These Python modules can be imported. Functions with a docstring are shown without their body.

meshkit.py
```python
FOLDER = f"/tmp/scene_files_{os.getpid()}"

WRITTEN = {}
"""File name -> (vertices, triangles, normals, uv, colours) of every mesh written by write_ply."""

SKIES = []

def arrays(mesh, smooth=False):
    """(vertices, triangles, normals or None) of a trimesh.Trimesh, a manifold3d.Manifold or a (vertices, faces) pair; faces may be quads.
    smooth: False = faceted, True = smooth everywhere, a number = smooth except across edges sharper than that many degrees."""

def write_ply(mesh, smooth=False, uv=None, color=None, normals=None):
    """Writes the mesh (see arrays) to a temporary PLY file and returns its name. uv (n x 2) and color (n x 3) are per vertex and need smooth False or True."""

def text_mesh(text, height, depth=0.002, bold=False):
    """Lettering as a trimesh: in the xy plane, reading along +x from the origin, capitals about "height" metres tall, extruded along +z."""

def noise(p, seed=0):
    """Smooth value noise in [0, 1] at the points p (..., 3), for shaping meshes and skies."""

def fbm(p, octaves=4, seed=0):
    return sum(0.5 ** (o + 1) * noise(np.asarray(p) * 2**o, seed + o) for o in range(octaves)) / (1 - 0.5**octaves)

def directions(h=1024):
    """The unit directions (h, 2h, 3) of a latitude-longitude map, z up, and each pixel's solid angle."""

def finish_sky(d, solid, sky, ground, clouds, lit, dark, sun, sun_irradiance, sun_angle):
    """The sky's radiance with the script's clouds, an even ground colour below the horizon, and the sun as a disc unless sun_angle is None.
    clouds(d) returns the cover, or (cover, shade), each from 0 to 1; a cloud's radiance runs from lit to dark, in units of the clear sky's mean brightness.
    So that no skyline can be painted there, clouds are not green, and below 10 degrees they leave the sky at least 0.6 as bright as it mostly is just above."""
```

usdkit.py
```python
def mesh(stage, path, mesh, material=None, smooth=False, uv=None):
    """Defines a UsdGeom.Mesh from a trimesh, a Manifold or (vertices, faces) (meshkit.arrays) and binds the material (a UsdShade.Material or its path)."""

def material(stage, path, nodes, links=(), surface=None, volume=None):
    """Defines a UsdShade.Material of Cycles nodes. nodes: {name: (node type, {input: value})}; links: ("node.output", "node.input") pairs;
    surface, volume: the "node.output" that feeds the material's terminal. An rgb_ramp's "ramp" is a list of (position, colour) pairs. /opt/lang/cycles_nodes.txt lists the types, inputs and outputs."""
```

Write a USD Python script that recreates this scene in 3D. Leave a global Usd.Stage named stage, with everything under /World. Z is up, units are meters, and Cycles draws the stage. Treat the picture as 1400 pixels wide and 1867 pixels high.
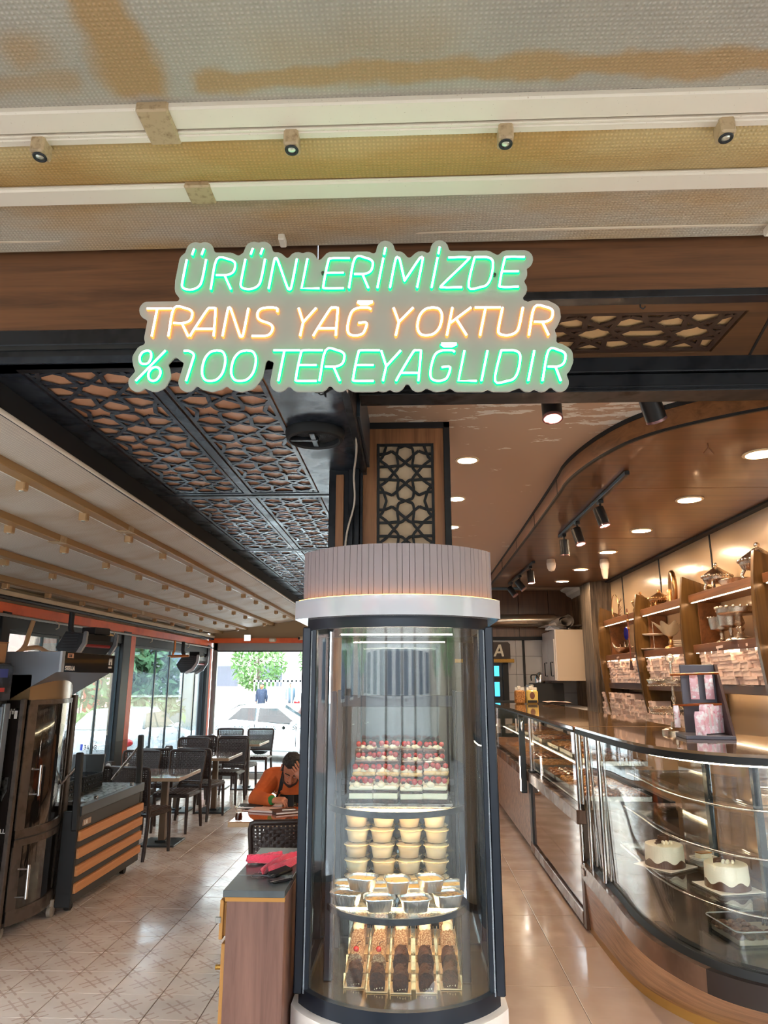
import math, random
import numpy as np, trimesh
from shapely.geometry import Polygon, LineString, Point, box as sbox
from shapely.ops import unary_union
from shapely import affinity
import meshkit, usdkit
from pxr import Usd, UsdGeom, UsdLux, UsdShade, Gf, Sdf

stage = Usd.Stage.CreateInMemory()
UsdGeom.SetStageUpAxis(stage, 'Z')
UsdGeom.SetStageMetersPerUnit(stage, 1.0)
UsdGeom.Xform.Define(stage, '/World')
PI = math.pi
rng = random.Random(7)

# ------------------------------------------------------------------ camera, sky, sun, exposure
F_PX, IW, IH, EYE = 1260.0, 1400, 1867, 1.75
PITCH = math.atan((1238 - 933.5) / F_PX)
YAW = math.atan(48 / F_PX * math.cos(PITCH))
FWD = np.array([-math.sin(YAW) * math.cos(PITCH), math.cos(YAW) * math.cos(PITCH), math.sin(PITCH)])
RGT = np.array([math.cos(YAW), math.sin(YAW), 0.0]); UPV = np.cross(RGT, FWD)
cam = UsdGeom.Camera.Define(stage, '/World/camera')
cam.CreateHorizontalApertureAttr(36.0)
cam.CreateVerticalApertureAttr(36.0 * IH / IW)
cam.CreateFocalLengthAttr(36.0 * F_PX / IW)
cam.CreateClippingRangeAttr(Gf.Vec2f(0.05, 500))
m4 = Gf.Matrix4d(1.0)
for r_, vec in enumerate((RGT, UPV, -FWD)):
    m4.SetRow(r_, Gf.Vec4d(*map(float, vec), 0))
m4.SetRow(3, Gf.Vec4d(0, 0, EYE, 1))
cam.AddTransformOp().Set(m4)
cam.CreateExposureAttr(2.45)

dome = UsdLux.DomeLight.Define(stage, '/World/sky')
dome.CreateIntensityAttr(1.05)
dome.CreateColorAttr(Gf.Vec3f(0.79, 0.91, 1.0))
sun = UsdLux.DistantLight.Define(stage, '/World/sun')
sun.CreateIntensityAttr(1.5); sun.CreateAngleAttr(3.0); sun.CreateColorAttr(Gf.Vec3f(1, 0.95, 0.86))
sun.AddRotateXYZOp().Set(Gf.Vec3f(38, 0, -28))

# ------------------------------------------------------------------ helpers
def ray(px, py):
    return FWD + RGT * (px - IW / 2) / F_PX - UPV * (py - IH / 2) / F_PX
def at_z(px, py, z):
    r = ray(px, py); return np.array([0, 0, EYE]) + r * (z - EYE) / r[2]
def at_y(px, py, y):
    r = ray(px, py); return np.array([0, 0, EYE]) + r * y / r[1]
def at_x(px, py, x):
    r = ray(px, py); return np.array([0, 0, EYE]) + r * x / r[0]

_used = {}
def numbered(parent, name):
    k = (parent, name); n = _used.get(k, 0); _used[k] = n + 1
    return f'{parent}/{name}' + (f'_{n:03d}' if n else '')

def lin(c):
    if isinstance(c, str):
        c = [int(c[i:i + 2], 16) for i in (0, 2, 4)]
    return tuple(((v / 255) / 12.92 if v / 255 <= 0.04045 else ((v / 255 + 0.055) / 1.055) ** 2.4) for v in c)

def tag(p, label=None, cat=None, group=None, kind=None):
    for k, v in (('label', label), ('category', cat), ('group', group), ('kind', kind)):
        if v: p.SetCustomDataByKey(k, v)
    return p

def thing(name, label=None, cat=None, loc=(0, 0, 0), rotz=0.0, scale=1.0, group=None, kind=None):
    x = UsdGeom.Xform.Define(stage, numbered('/World', name))
    x.AddTranslateOp().Set(Gf.Vec3d(*map(float, loc)))
    x.AddRotateZOp().Set(float(rotz))
    s = (scale,) * 3 if np.ndim(scale) == 0 else scale
    x.AddScaleOp().Set(Gf.Vec3f(*map(float, s)))
    return tag(x.GetPrim(), label, cat, group, kind)

def dup(root, loc, rotz=0.0, label=None, scale=1.0, group=None):
    was = root.GetCustomData()
    nm = root.GetName()
    if nm[-4:-3] == '_' and nm[-3:].isdigit(): nm = nm[:-4]
    r = thing(nm, label or was.get('label'), was.get('category'), loc, rotz, scale, group or was.get('group'))
    r.GetReferences().AddInternalReference(root.GetPath()); r.SetInstanceable(True)
    return r

_BV = np.array([[x, y, z] for x in (-1, 1) for y in (-1, 1) for z in (-1, 1)], float)
_BF = np.array([[0, 1, 3], [0, 3, 2], [4, 6, 7], [4, 7, 5], [0, 4, 5], [0, 5, 1], [2, 3, 7], [2, 7, 6], [0, 2, 6], [0, 6, 4], [1, 5, 7], [1, 7, 3]])
def _chv(h, b):
    return np.array([[sx * (h[0] - (b if k != 0 else 0)), sy * (h[1] - (b if k != 1 else 0)), sz * (h[2] - (b if k != 2 else 0))]
                     for sx, sy, sz in _BV for k in range(3)])
def _orient(v, f):
    c = v.mean(0); n = np.cross(v[f[:, 1]] - v[f[:, 0]], v[f[:, 2]] - v[f[:, 0]])
    flip = ((v[f].mean(1) - c) * n).sum(1) < 0
    f = f.copy(); f[flip] = f[flip][:, ::-1]; return f
_ch = trimesh.convex.convex_hull(_chv((1, 1, 1), 0.2))
_CF = []
_src = _chv((1, 1, 1), 0.2)
_map = [int(np.argmin(((_src - q) ** 2).sum(1))) for q in _ch.vertices]
_CF = _orient(_src, np.array([[_map[i] for i in t] for t in _ch.faces]))

class MB:
    def __init__(s): s.v, s.f, s.n = [], [], 0
    def add(s, v, f):
        v = np.asarray(v, float); f = np.asarray(f, int)
        if f.shape[1] == 4: f = np.vstack([f[:, [0, 1, 2]], f[:, [0, 2, 3]]])
        s.v.append(v); s.f.append(f + s.n); s.n += len(v); return s
    def tm(s, t): return s.add(t.vertices, t.faces)
    def box(s, x0, x1, y0, y1, z0, z1, b=0.0):
        c = np.array([(x0 + x1) / 2, (y0 + y1) / 2, (z0 + z1) / 2]); h = np.abs(np.array([x1 - x0, y1 - y0, z1 - z0])) / 2
        if b > 0:
            b = min(b, h.min() * 0.9); return s.add(c + _chv(h, b), _CF)
        return s.add(c + _BV * h, _BF)
    def bar(s, p0, p1, w, hgt, up=(0, 0, 1), b=0.0):
        p0, p1 = np.asarray(p0, float), np.asarray(p1, float); d = p1 - p0; L = np.linalg.norm(d); d = d / L
        u = np.asarray(up, float)
        if abs(d @ u) > 0.98: u = np.array([0, 1.0, 0])
        r = np.cross(d, u); r /= np.linalg.norm(r); u = np.cross(r, d)
        h = np.array([w / 2, L / 2, hgt / 2])
        v, f = (_chv(h, min(b, h.min() * 0.9)), _CF) if b > 0 else (_BV * h, _BF)
        return s.add((p0 + p1) / 2 + v[:, :1] * r + v[:, 1:2] * d + v[:, 2:] * u, f)
    def tube(s, pts, r, n=8, closed=False, cap=True):
        p = np.asarray(pts, float); m = len(p)
        rr = np.full(m, r) if np.ndim(r) == 0 else np.asarray(r, float)
        t = np.roll(p, -1, 0) - np.roll(p, 1, 0) if closed else np.gradient(p, axis=0)
        t /= np.maximum(np.linalg.norm(t, axis=1, keepdims=True), 1e-12)
        u = np.array([0, 0, 1.0]) if abs(t[0][2]) < 0.9 else np.array([1.0, 0, 0])
        V = []; a = np.linspace(0, 2 * PI, n, endpoint=False)
        for i in range(m):
            x = np.cross(t[i], u)
            if np.linalg.norm(x) < 1e-6: x = np.cross(t[i], [0.3, 1, 0.2])
            x /= np.linalg.norm(x); u = np.cross(x, t[i])
            V.append(p[i] + rr[i] * (np.cos(a)[:, None] * x + np.sin(a)[:, None] * u))
        V = np.vstack(V); Fq = []
        for i in range(m if closed else m - 1):
            j = (i + 1) % m
            for k in range(n):
                l = (k + 1) % n; Fq += [[i * n + k, i * n + l, j * n + l], [i * n + k, j * n + l, j * n + k]]
        if cap and not closed:
            V = np.vstack([V, p[0], p[-1]]); c0 = len(V) - 2
            for k in range(n):
                l = (k + 1) % n; Fq += [[c0, l, k], [c0 + 1, (m - 1) * n + k, (m - 1) * n + l]]
        return s.add(V, np.array(Fq))
    def cyl(s, p0, p1, r, n=20, r1=None):
        return s.tube([p0, p1], [r, r if r1 is None else r1], n)
    def lathe(s, prof, c=(0, 0, 0), n=32, sx=1.0, sy=1.0):
        prof = np.asarray(prof, float); m = len(prof); a = np.linspace(0, 2 * PI, n, endpoint=False)
        V = np.stack([prof[:, 0][:, None] * np.cos(a) * sx, prof[:, 0][:, None] * np.sin(a) * sy, np.repeat(prof[:, 1][:, None], n, 1)], -1).reshape(-1, 3)
        Fq = []
        for i in range(m - 1):
            for k in range(n):
                l = (k + 1) % n; Fq += [[i * n + k, i * n + l, (i + 1) * n + l], [i * n + k, (i + 1) * n + l, (i + 1) * n + k]]
        return s.add(V + np.asarray(c, float), np.array(Fq))
    def prism(s, poly, z0, z1, fn=None):
        """extrudes a shapely polygon from z0 to z1; fn maps the (n,3) vertices to world"""
        for g in getattr(poly, 'geoms', [poly]):
            if g.is_empty or g.area < 1e-9: continue
            t = trimesh.creation.extrude_polygon(g, z1 - z0, engine='earcut')
            v = np.array(t.vertices); v[:, 2] += z0
            s.add(fn(v) if fn else v, t.faces)
        return s
    def ball(s, c, r, sub=2, sc=(1, 1, 1)):
        t = trimesh.creation.icosphere(sub, 1.0)
        return s.add(np.asarray(c, float) + t.vertices * r * np.asarray(sc), t.faces)
    def quad(s, a, b, c, d): return s.add([a, b, c, d], [[0, 1, 2, 3]])
    def sheet(s, P):
        """P (n,m,3) grid"""
        n, m = P.shape[:2]; f = []
        for i in range(n - 1):
            for j in range(m - 1):
                a = i * m + j; f.append([a, a + 1, a + m + 1, a + m])
        return s.add(P.reshape(-1, 3), np.array(f))
    def move(s, d): s.v = [v + np.asarray(d, float) for v in s.v]; return s
    def rotz(s, a):
        c, q = math.cos(a), math.sin(a); R = np.array([[c, -q, 0], [q, c, 0], [0, 0, 1]])
        s.v = [v @ R.T for v in s.v]; return s
    def xf(s, fn): s.v = [fn(v) for v in s.v]; return s
    def get(s): return np.vstack(s.v), np.vstack(s.f)

def obj(name, mb, mat, parent=None, smooth=30, label=None, cat=None, group=None, kind=None):
    base = '/World' if parent is None else str(parent.GetPath())
    mesh = mb.get() if isinstance(mb, MB) else mb
    p = usdkit.mesh(stage, numbered(base, name), mesh, mat, smooth=smooth).GetPrim()
    return tag(p, label, cat, group, kind)

# ------------------------------------------------------------------ materials
_mats = {}
def mat(name, col=(128, 128, 128), rough=0.5, metal=0.0, var=None, bump=None, coat=0.0, emit=None, spec=None, trans=0.0, ior=1.5, sheen=0.0, alpha=None, rand=None, sss=0.0, wood=None, rvar=None):
    """var=(scale, colour2, lo, hi[,stretch xyz]); bump=(scale, strength[,stretch xyz]); wood=(axis, scale, colour2); rand=brightness spread per object"""
    if name in _mats: return _mats[name]
    p = {'base_color': lin(col), 'roughness': rough, 'metallic': metal, 'coat_weight': coat, 'transmission_weight': trans, 'ior': ior}
    if spec is not None: p['specular_ior_level'] = spec
    if sheen: p['sheen_weight'] = sheen
    if sss: p['subsurface_weight'] = sss; p['subsurface_scale'] = 0.02
    if emit: p['emission_color'] = lin(emit[0]); p['emission_strength'] = emit[1]
    nodes, links = {'p': ('principled_bsdf', p)}, []
    colout = None
    if var or bump or wood or rvar:
        nodes['tc'] = ('geometry', {})
    if wood:
        ax, sc, c2 = wood
        st = [sc, sc, sc]; st['xyz'.index(ax)] = sc * 0.05
        nodes['wm'] = ('mapping', {'scale': tuple(st)}); links.append(('tc.position', 'wm.vector'))
        nodes['wn'] = ('noise_texture', {'scale': 3.0, 'detail': 6.0, 'roughness': 0.65, 'distortion': 0.6}); links.append(('wm.vector', 'wn.vector'))
        nodes['wr'] = ('rgb_ramp', {'ramp': [(0.3, lin(c2)), (0.52, tuple(np.array(lin(c2)) * 0.35 + np.array(lin(col)) * 0.65)), (0.7, lin(col))]}); links.append(('wn.fac', 'wr.fac'))
        nodes['wb'] = ('bump', {'strength': 0.12, 'distance': 0.003}); links += [('wn.fac', 'wb.height'), ('wb.normal', 'p.normal')]
        colout = 'wr.color'
    if var:
        nodes['m1'] = ('mapping', {'scale': tuple(var[4]) if len(var) > 4 else (1, 1, 1)}); links.append(('tc.position', 'm1.vector'))
        nodes['n1'] = ('noise_texture', {'scale': float(var[0]), 'detail': 5.0, 'roughness': 0.6}); links.append(('m1.vector', 'n1.vector'))
        nodes['r1'] = ('rgb_ramp', {'ramp': [(var[2], lin(col)), (var[3], lin(var[1]))]}); links.append(('n1.fac', 'r1.fac'))
        if colout:
            nodes['mx'] = ('mix_color', {'blend_type': 'multiply', 'fac': 1.0}); links += [(colout, 'mx.a'), ('r1.color', 'mx.b')]; colout = 'mx.result'
        else: colout = 'r1.color'
    if rand:
        nodes['oi'] = ('object_info', {}); nodes['mr'] = ('map_range', {'from_min': 0.0, 'from_max': 1.0, 'to_min': 1 - rand, 'to_max': 1 + rand}); links.append(('oi.random', 'mr.value'))
        nodes['hs'] = ('hsv', {'color': lin(col)}); links.append(('mr.result', 'hs.value'))
        if colout: links.append((colout, 'hs.color'))
        colout = 'hs.color'
    if colout: links.append((colout, 'p.base_color'))
    if bump:
        nodes['m2'] = ('mapping', {'scale': tuple(bump[2]) if len(bump) > 2 else (1, 1, 1)}); links.append(('tc.position', 'm2.vector'))
        nodes['n2'] = ('noise_texture', {'scale': float(bump[0]), 'detail': 4.0}); links.append(('m2.vector', 'n2.vector'))
        nodes['b2'] = ('bump', {'strength': float(bump[1]), 'distance': 0.01}); links += [('n2.fac', 'b2.height'), ('b2.normal', 'p.normal')]
    if rvar:
        nodes['n3'] = ('noise_texture', {'scale': float(rvar[0]), 'detail': 4.0}); links.append(('tc.position', 'n3.vector'))
        nodes['mr3'] = ('map_range', {'from_min': 0.35, 'from_max': 0.65, 'to_min': float(rvar[1]), 'to_max': float(rvar[2]), 'clamp': True}); links += [('n3.fac', 'mr3.value'), ('mr3.result', 'p.roughness')]
    m = usdkit.material(stage, '/World/Looks/' + name, nodes, links, surface='p.BSDF')
    _mats[name] = m; return m

def glass(name, tint=(0.95, 0.985, 0.975), ior=1.5, rough=0.0):
    if name in _mats: return _mats[name]
    m = usdkit.material(stage, '/World/Looks/' + name, {
        't': ('transparent_bsdf', {'color': tint}), 'g': ('glossy_bsdf', {'color': (1, 1, 1), 'roughness': rough}),
        'ge': ('geometry', {}), 'mi': ('mix_float', {'a': ior, 'b': 1.0 / ior}),
        'f': ('fresnel', {}), 'x': ('mix_closure', {})},
        [('ge.backfacing', 'mi.fac'), ('mi.result', 'f.IOR'), ('f.fac', 'x.fac'), ('t.BSDF', 'x.closure1'), ('g.BSDF', 'x.closure2')], surface='x.closure')
    _mats[name] = m; return m

def emis(name, col, strength):
    if name in _mats: return _mats[name]
    m = usdkit.material(stage, '/World/Looks/' + name, {'e': ('emission', {'color': lin(col), 'strength': float(strength)})}, surface='e.emission')
    _mats[name] = m; return m

def smooth_path(pts, n=12):
    """Catmull-Rom through pts"""
    p = np.asarray(pts, float); q = np.vstack([2 * p[0] - p[1], p, 2 * p[-1] - p[-2]]); out = []
    for i in range(len(p) - 1):
        a, b, c, d = q[i:i + 4]; t = np.linspace(0, 1, n, endpoint=False)[:, None]
        out.append(0.5 * (2 * b + (c - a) * t + (2 * a - 5 * b + 4 * c - d) * t ** 2 + (3 * b - a - 3 * c + d) * t ** 3))
    return np.vstack(out + [p[-1:]])

def rrect(w, d, r, n=5):
    return sbox(-w / 2 + r, -d / 2 + r, w / 2 - r, d / 2 - r).buffer(r, quad_segs=n)
# ================================================================== STRUCTURE
GLASS = glass('clear_glass')
GLASS_G = glass('green_glass', (0.97, 0.985, 0.98))
BLACK = mat('black_metal', (30, 32, 37), 0.38, 0.3, rvar=(6, 0.25, 0.5))
BLACKM = mat('black_matte', (24, 24, 26), 0.6)
SOFFIT = mat('soffit_black', (40, 46, 56), 0.22, 0.25, var=(5, (62, 70, 82), 0.5, 0.75, (1, .3, 1)), rvar=(4, 0.14, 0.42))
WOODF = mat('fascia_wood', (122, 78, 46), 0.5, wood=('x', 6, (78, 48, 28)))
WOODV = mat('column_wood', (172, 118, 78), 0.42, wood=('z', 7, (112, 72, 46)))
WOODC = mat('ceiling_wood', (112, 70, 36), 0.28, wood=('x', 5, (80, 47, 22)), coat=0.15)
CREAM = mat('cream_paint', (205, 186, 160), 0.55)
ALUW = mat('rib_white', (222, 208, 190), 0.42, var=(140, (150, 120, 90), 0.66, 0.74, (1, 1, 1)))
ALUT = mat('rib_tan', (176, 150, 116), 0.5, var=(50, (128, 100, 68), 0.5, 0.75))
ORANGE = mat('orange_paint', (232, 104, 52), 0.42, var=(3, (204, 82, 40), 0.45, 0.7))
CHROME = mat('chrome', (215, 212, 208), 0.12, 1.0)
STEEL = mat('brushed_steel', (176, 172, 166), 0.32, 1.0, rvar=(30, 0.22, 0.42))

# ---- floor: patterned square tiles on the terrace side, large plain tiles inside
TP, TX0, TY0 = 0.30, -1.735, 4.13
def tile_pattern():
    n, l = {}, []
    def math_(k, t, a, b=None, clampv=False):
        n[k] = ('math', {'math_type': t, **({'value1': a} if not isinstance(a, str) else {}), **({'value2': b} if b is not None and not isinstance(b, str) else {})})
        if isinstance(a, str): l.append((a, k + '.value1'))
        if isinstance(b, str): l.append((b, k + '.value2'))
        return k + '.value'
    n['g'] = ('geometry', {}); n['s'] = ('separate_xyz', {}); l.append(('g.position', 's.vector'))
    u = math_('u', 'divide', math_('u0', 'subtract', 's.x', TX0), TP); v = math_('v', 'divide', math_('v0', 'subtract', 's.y', TY0), TP)
    n['nz'] = ('noise_texture', {'scale': 45.0, 'detail': 3.0}); l.append(('g.position', 'nz.vector'))
    wob = math_('wob', 'multiply', math_('wob0', 'subtract', 'nz.fac', 0.5), 0.06)
    a = math_('a2', 'add', math_('a1', 'add', u, v), wob); b = math_('b2', 'add', math_('b1', 'subtract', u, v), wob)
    def wrap(k, x): return math_(k + 'w', 'subtract', x, math_(k + 'r', 'round', x))
    A = math_('Aa', 'absolute', wrap('A', a)); B = math_('Ba', 'absolute', wrap('B', b))
    def bars(k, x, y):
        d = math_(k + 'd', 'absolute', math_(k + 'e', 'subtract', x, 0.125))
        return math_(k + 'm', 'multiply', math_(k + 'l', 'less_than', d, 0.03), math_(k + 'n', 'less_than', y, 0.40))
    ln = math_('ln', 'maximum', bars('p', A, B), bars('q', B, A))
    n['nn'] = ('noise_texture', {'scale': 1.4, 'detail': 4.0}); l.append(('g.position', 'nn.vector'))
    n['rr'] = ('rgb_ramp', {'ramp': [(0.3, lin((194, 172, 158))), (0.7, lin((210, 190, 176)))]}); l.append(('nn.fac', 'rr.fac'))
    f = math_('f', 'multiply', ln, 0.5)
    n['mx'] = ('mix_color', {'b': lin((150, 112, 94))}); l += [(f, 'mx.fac'), ('rr.color', 'mx.a')]
    n['p'] = ('principled_bsdf', {'roughness': 0.22}); l.append(('mx.result', 'p.base_color'))
    n['n3'] = ('noise_texture', {'scale': 3.0, 'detail': 5.0}); l.append(('g.position', 'n3.vector'))
    n['m3'] = ('map_range', {'from_min': 0.3, 'from_max': 0.7, 'to_min': 0.12, 'to_max': 0.3}); l += [('n3.fac', 'm3.value'), ('m3.result', 'p.roughness')]
    return usdkit.material(stage, '/World/Looks/patterned_tile', n, l, surface='p.BSDF')
TILE_L = tile_pattern()
TILE_R = mat('plain_tile', (210, 182, 162), 0.18, var=(1.2, (198, 170, 150), 0.35, 0.7), rvar=(3, 0.12, 0.26))
GROUT = mat('grout', (96, 76, 64), 0.8)
floor = thing('floor', kind='structure')
obj('grout_bed', MB().box(-3.82, 3.1, 2.2, 13.3, -0.1, -0.003), GROUT, floor)
tl = []
for i in range(-7, 5):
    for j in range(-6, 31):
        x0, y0 = TX0 + i * TP, TY0 + j * TP
        if x0 < -3.85 or x0 + TP > -0.24: continue
        tl.append((y0, x0))
tl.sort()
rest = MB()
vis = [t for t in tl if t[0] > 3.6]
keep = set(vis[:225])
for (y0, x0) in tl:
    mb = MB() if (y0, x0) in keep else rest
    z = rng.uniform(-0.0006, 0.0006)
    gx, gy = 0.0022, 0.0016
    mb.box(x0 + gx, x0 + TP - gx, y0 + gy, y0 + TP - gy, -0.012, z, 0.0012)
    if mb is not rest: obj('patterned_tile', mb, TILE_L, floor, smooth=False)
obj('patterned_tile', rest, TILE_L, floor, smooth=False, kind='stuff')
XR = -0.24
for j in range(-4, 14):
    for k in range(6):
        x0 = 0.93 + (k - 2) * 0.63 if k > 0 else XR; x1 = 0.93 + (k - 1) * 0.63
        if k == 0: x1 = 0.93 - 0.63
        if x1 > 3.15: continue
        y0 = 4.62 + j * 0.63
        obj('plain_tile', MB().box(x0 + 0.0018, x1 - 0.0018, y0 + 0.0018, y0 + 0.63 - 0.0018, -0.012, rng.uniform(-0.0005, 0.0005), 0.0012), TILE_R, floor, smooth=False)

# ---- awning fabric with a woven relief and brown stains
def fabric_mat(name, k, cream, stain, lo, hi):
    n = {'g': ('geometry', {}), 's': ('separate_xyz', {}),
         'w1': ('wave_texture', {'wave_type': 'bands', 'bands_direction': 'x', 'scale': k}), 'w2': ('wave_texture', {'wave_type': 'bands', 'bands_direction': 'y', 'scale': k}),
         'mm': ('math', {'math_type': 'multiply'}), 'ad': ('math', {'math_type': 'add'}), 'bp': ('bump', {'strength': 0.55, 'distance': 0.004}),
         'mp': ('mapping', {'scale': (0.55, 1.5, 1.0)}), 'nz': ('noise_texture', {'scale': 2.2, 'detail': 3.0, 'roughness': 0.45}),
         'rp': ('rgb_ramp', {'ramp': [(lo, lin(cream)), (hi, lin(stain))]}),
         'p': ('principled_bsdf', {'roughness': 0.6}), 'mr': ('map_range', {'from_min': 0.0, 'from_max': 1.0, 'to_min': 0.8, 'to_max': 1.06}), 'hs': ('hsv', {})}
    l = [('g.position', 'w1.vector'), ('g.position', 'w2.vector'), ('w1.fac', 'mm.value1'), ('w2.fac', 'mm.value2'), ('mm.value', 'bp.height'), ('bp.normal', 'p.normal'),
         ('g.position', 'mp.vector'), ('mp.vector', 'nz.vector'), ('nz.fac', 'rp.fac'), ('rp.color', 'hs.color'), ('mm.value', 'mr.value'), ('mr.result', 'hs.value'), ('hs.color', 'p.base_color')]
    return usdkit.material(stage, '/World/Looks/' + name, n, l, surface='p.BSDF')
def stained_fabric(name):
    n = {'g': ('geometry', {}), 'nz': ('noise_texture', {'scale': 5.0, 'detail': 4.0}), 's': ('separate_xyz', {}), 'n2': ('noise_texture', {'scale': 60.0, 'detail': 2.0}), 'n3': ('noise_texture', {'scale': 1.6, 'detail': 3.0}),
         'w1': ('wave_texture', {'wave_type': 'bands', 'bands_direction': 'x', 'scale': 22}), 'w2': ('wave_texture', {'wave_type': 'bands', 'bands_direction': 'y', 'scale': 22}),
         'mm': ('math', {'math_type': 'multiply'}), 'bp': ('bump', {'strength': 0.55, 'distance': 0.004}), 'p': ('principled_bsdf', {'roughness': 0.6}),
         'mr': ('map_range', {'to_min': 0.82, 'to_max': 1.06}), 'hs': ('hsv', {}), 'base': ('rgb_ramp', {'ramp': [(0.35, lin((168, 158, 146))), (0.65, lin((184, 174, 158)))]})}
    l = [('g.position', 'w1.vector'), ('g.position', 'w2.vector'), ('w1.fac', 'mm.value1'), ('w2.fac', 'mm.value2'), ('mm.value', 'bp.height'), ('bp.normal', 'p.normal'), ('g.position', 'nz.vector'), ('g.position', 's.vector'), ('g.position', 'n2.vector'), ('g.position', 'n3.vector'), ('n3.fac', 'base.fac')]
    n['dn'] = ('math', {'math_type': 'multiply_add', 'value2': 0.14, 'value3': -0.07}); l.append(('nz.fac', 'dn.value1'))
    for ax in 'xy': n['d' + ax] = ('math', {'math_type': 'add'}); l += [('s.' + ax, f'd{ax}.value1'), ('dn.value', f'd{ax}.value2')]
    last = None
    for i, (x0, x1, y0, y1, a, e) in enumerate(((-.905, -.735, 1.2, 1.765, .85, .03), (-.66, 2.2, 1.65, 1.745, .8, .022), (-3.0, -.95, 1.66, 1.74, .5, .03), (-1.15, -1.0, 1.52, 1.65, .6, .05), (-.45, .15, 1.53, 1.66, .3, .08))):
        m = []
        for ax, lo, hi in (('x', x0, x1), ('y', y0, y1)):
            for k, (v, up) in enumerate(((lo, 1), (hi, 0))):
                q = f'b{i}{ax}{k}'; n[q] = ('map_range', {'range_type': 'smoothstep', 'from_min': v - e, 'from_max': v + e, 'to_min': 0.0 if up else 1.0, 'to_max': 1.0 if up else 0.0, 'clamp': True}); l.append((f'd{ax}.value', q + '.value')); m.append(q + '.result')
        prev = m[0]
        for k in range(1, 4): q = f'p{i}{k}'; n[q] = ('math', {'math_type': 'multiply'}); l += [(prev, q + '.value1'), (m[k], q + '.value2')]; prev = q + '.value'
        q = f's{i}'; n[q] = ('math', {'math_type': 'multiply', 'value2': a}); l.append((prev, q + '.value1'))
        if last: n[f'm{i}'] = ('math', {'math_type': 'maximum'}); l += [(last, f'm{i}.value1'), (q + '.value', f'm{i}.value2')]; last = f'm{i}.value'
        else: last = q + '.value'
    n['mx'] = ('mix_color', {'b': lin((176, 136, 84))}); l += [(last, 'mx.fac'), ('base.color', 'mx.a'), ('mx.result', 'hs.color'), ('mm.value', 'mr.value'), ('mr.result', 'hs.value'), ('hs.color', 'p.base_color')]
    return usdkit.material(stage, '/World/Looks/' + name, n, l, surface='p.BSDF')
FAB1 = stained_fabric('awning_fabric') if True else fabric_mat('awning_fabric', 22, (176, 168, 156), (178, 140, 88), 0.55, 0.62)
FABY = fabric_mat('awning_fabric_stained', 22, (196, 168, 116), (184, 142, 82), 0.42, 0.6)
FABC = fabric_mat('awning_fabric_pale', 22, (184, 170, 150), (186, 150, 104), 0.5, 0.7)
FAB2 = fabric_mat('terrace_fabric', 22, (206, 194, 180), (188, 164, 136), 0.46, 0.75)

def rib_pair(y0, y1, z0, z1): pass
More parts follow.
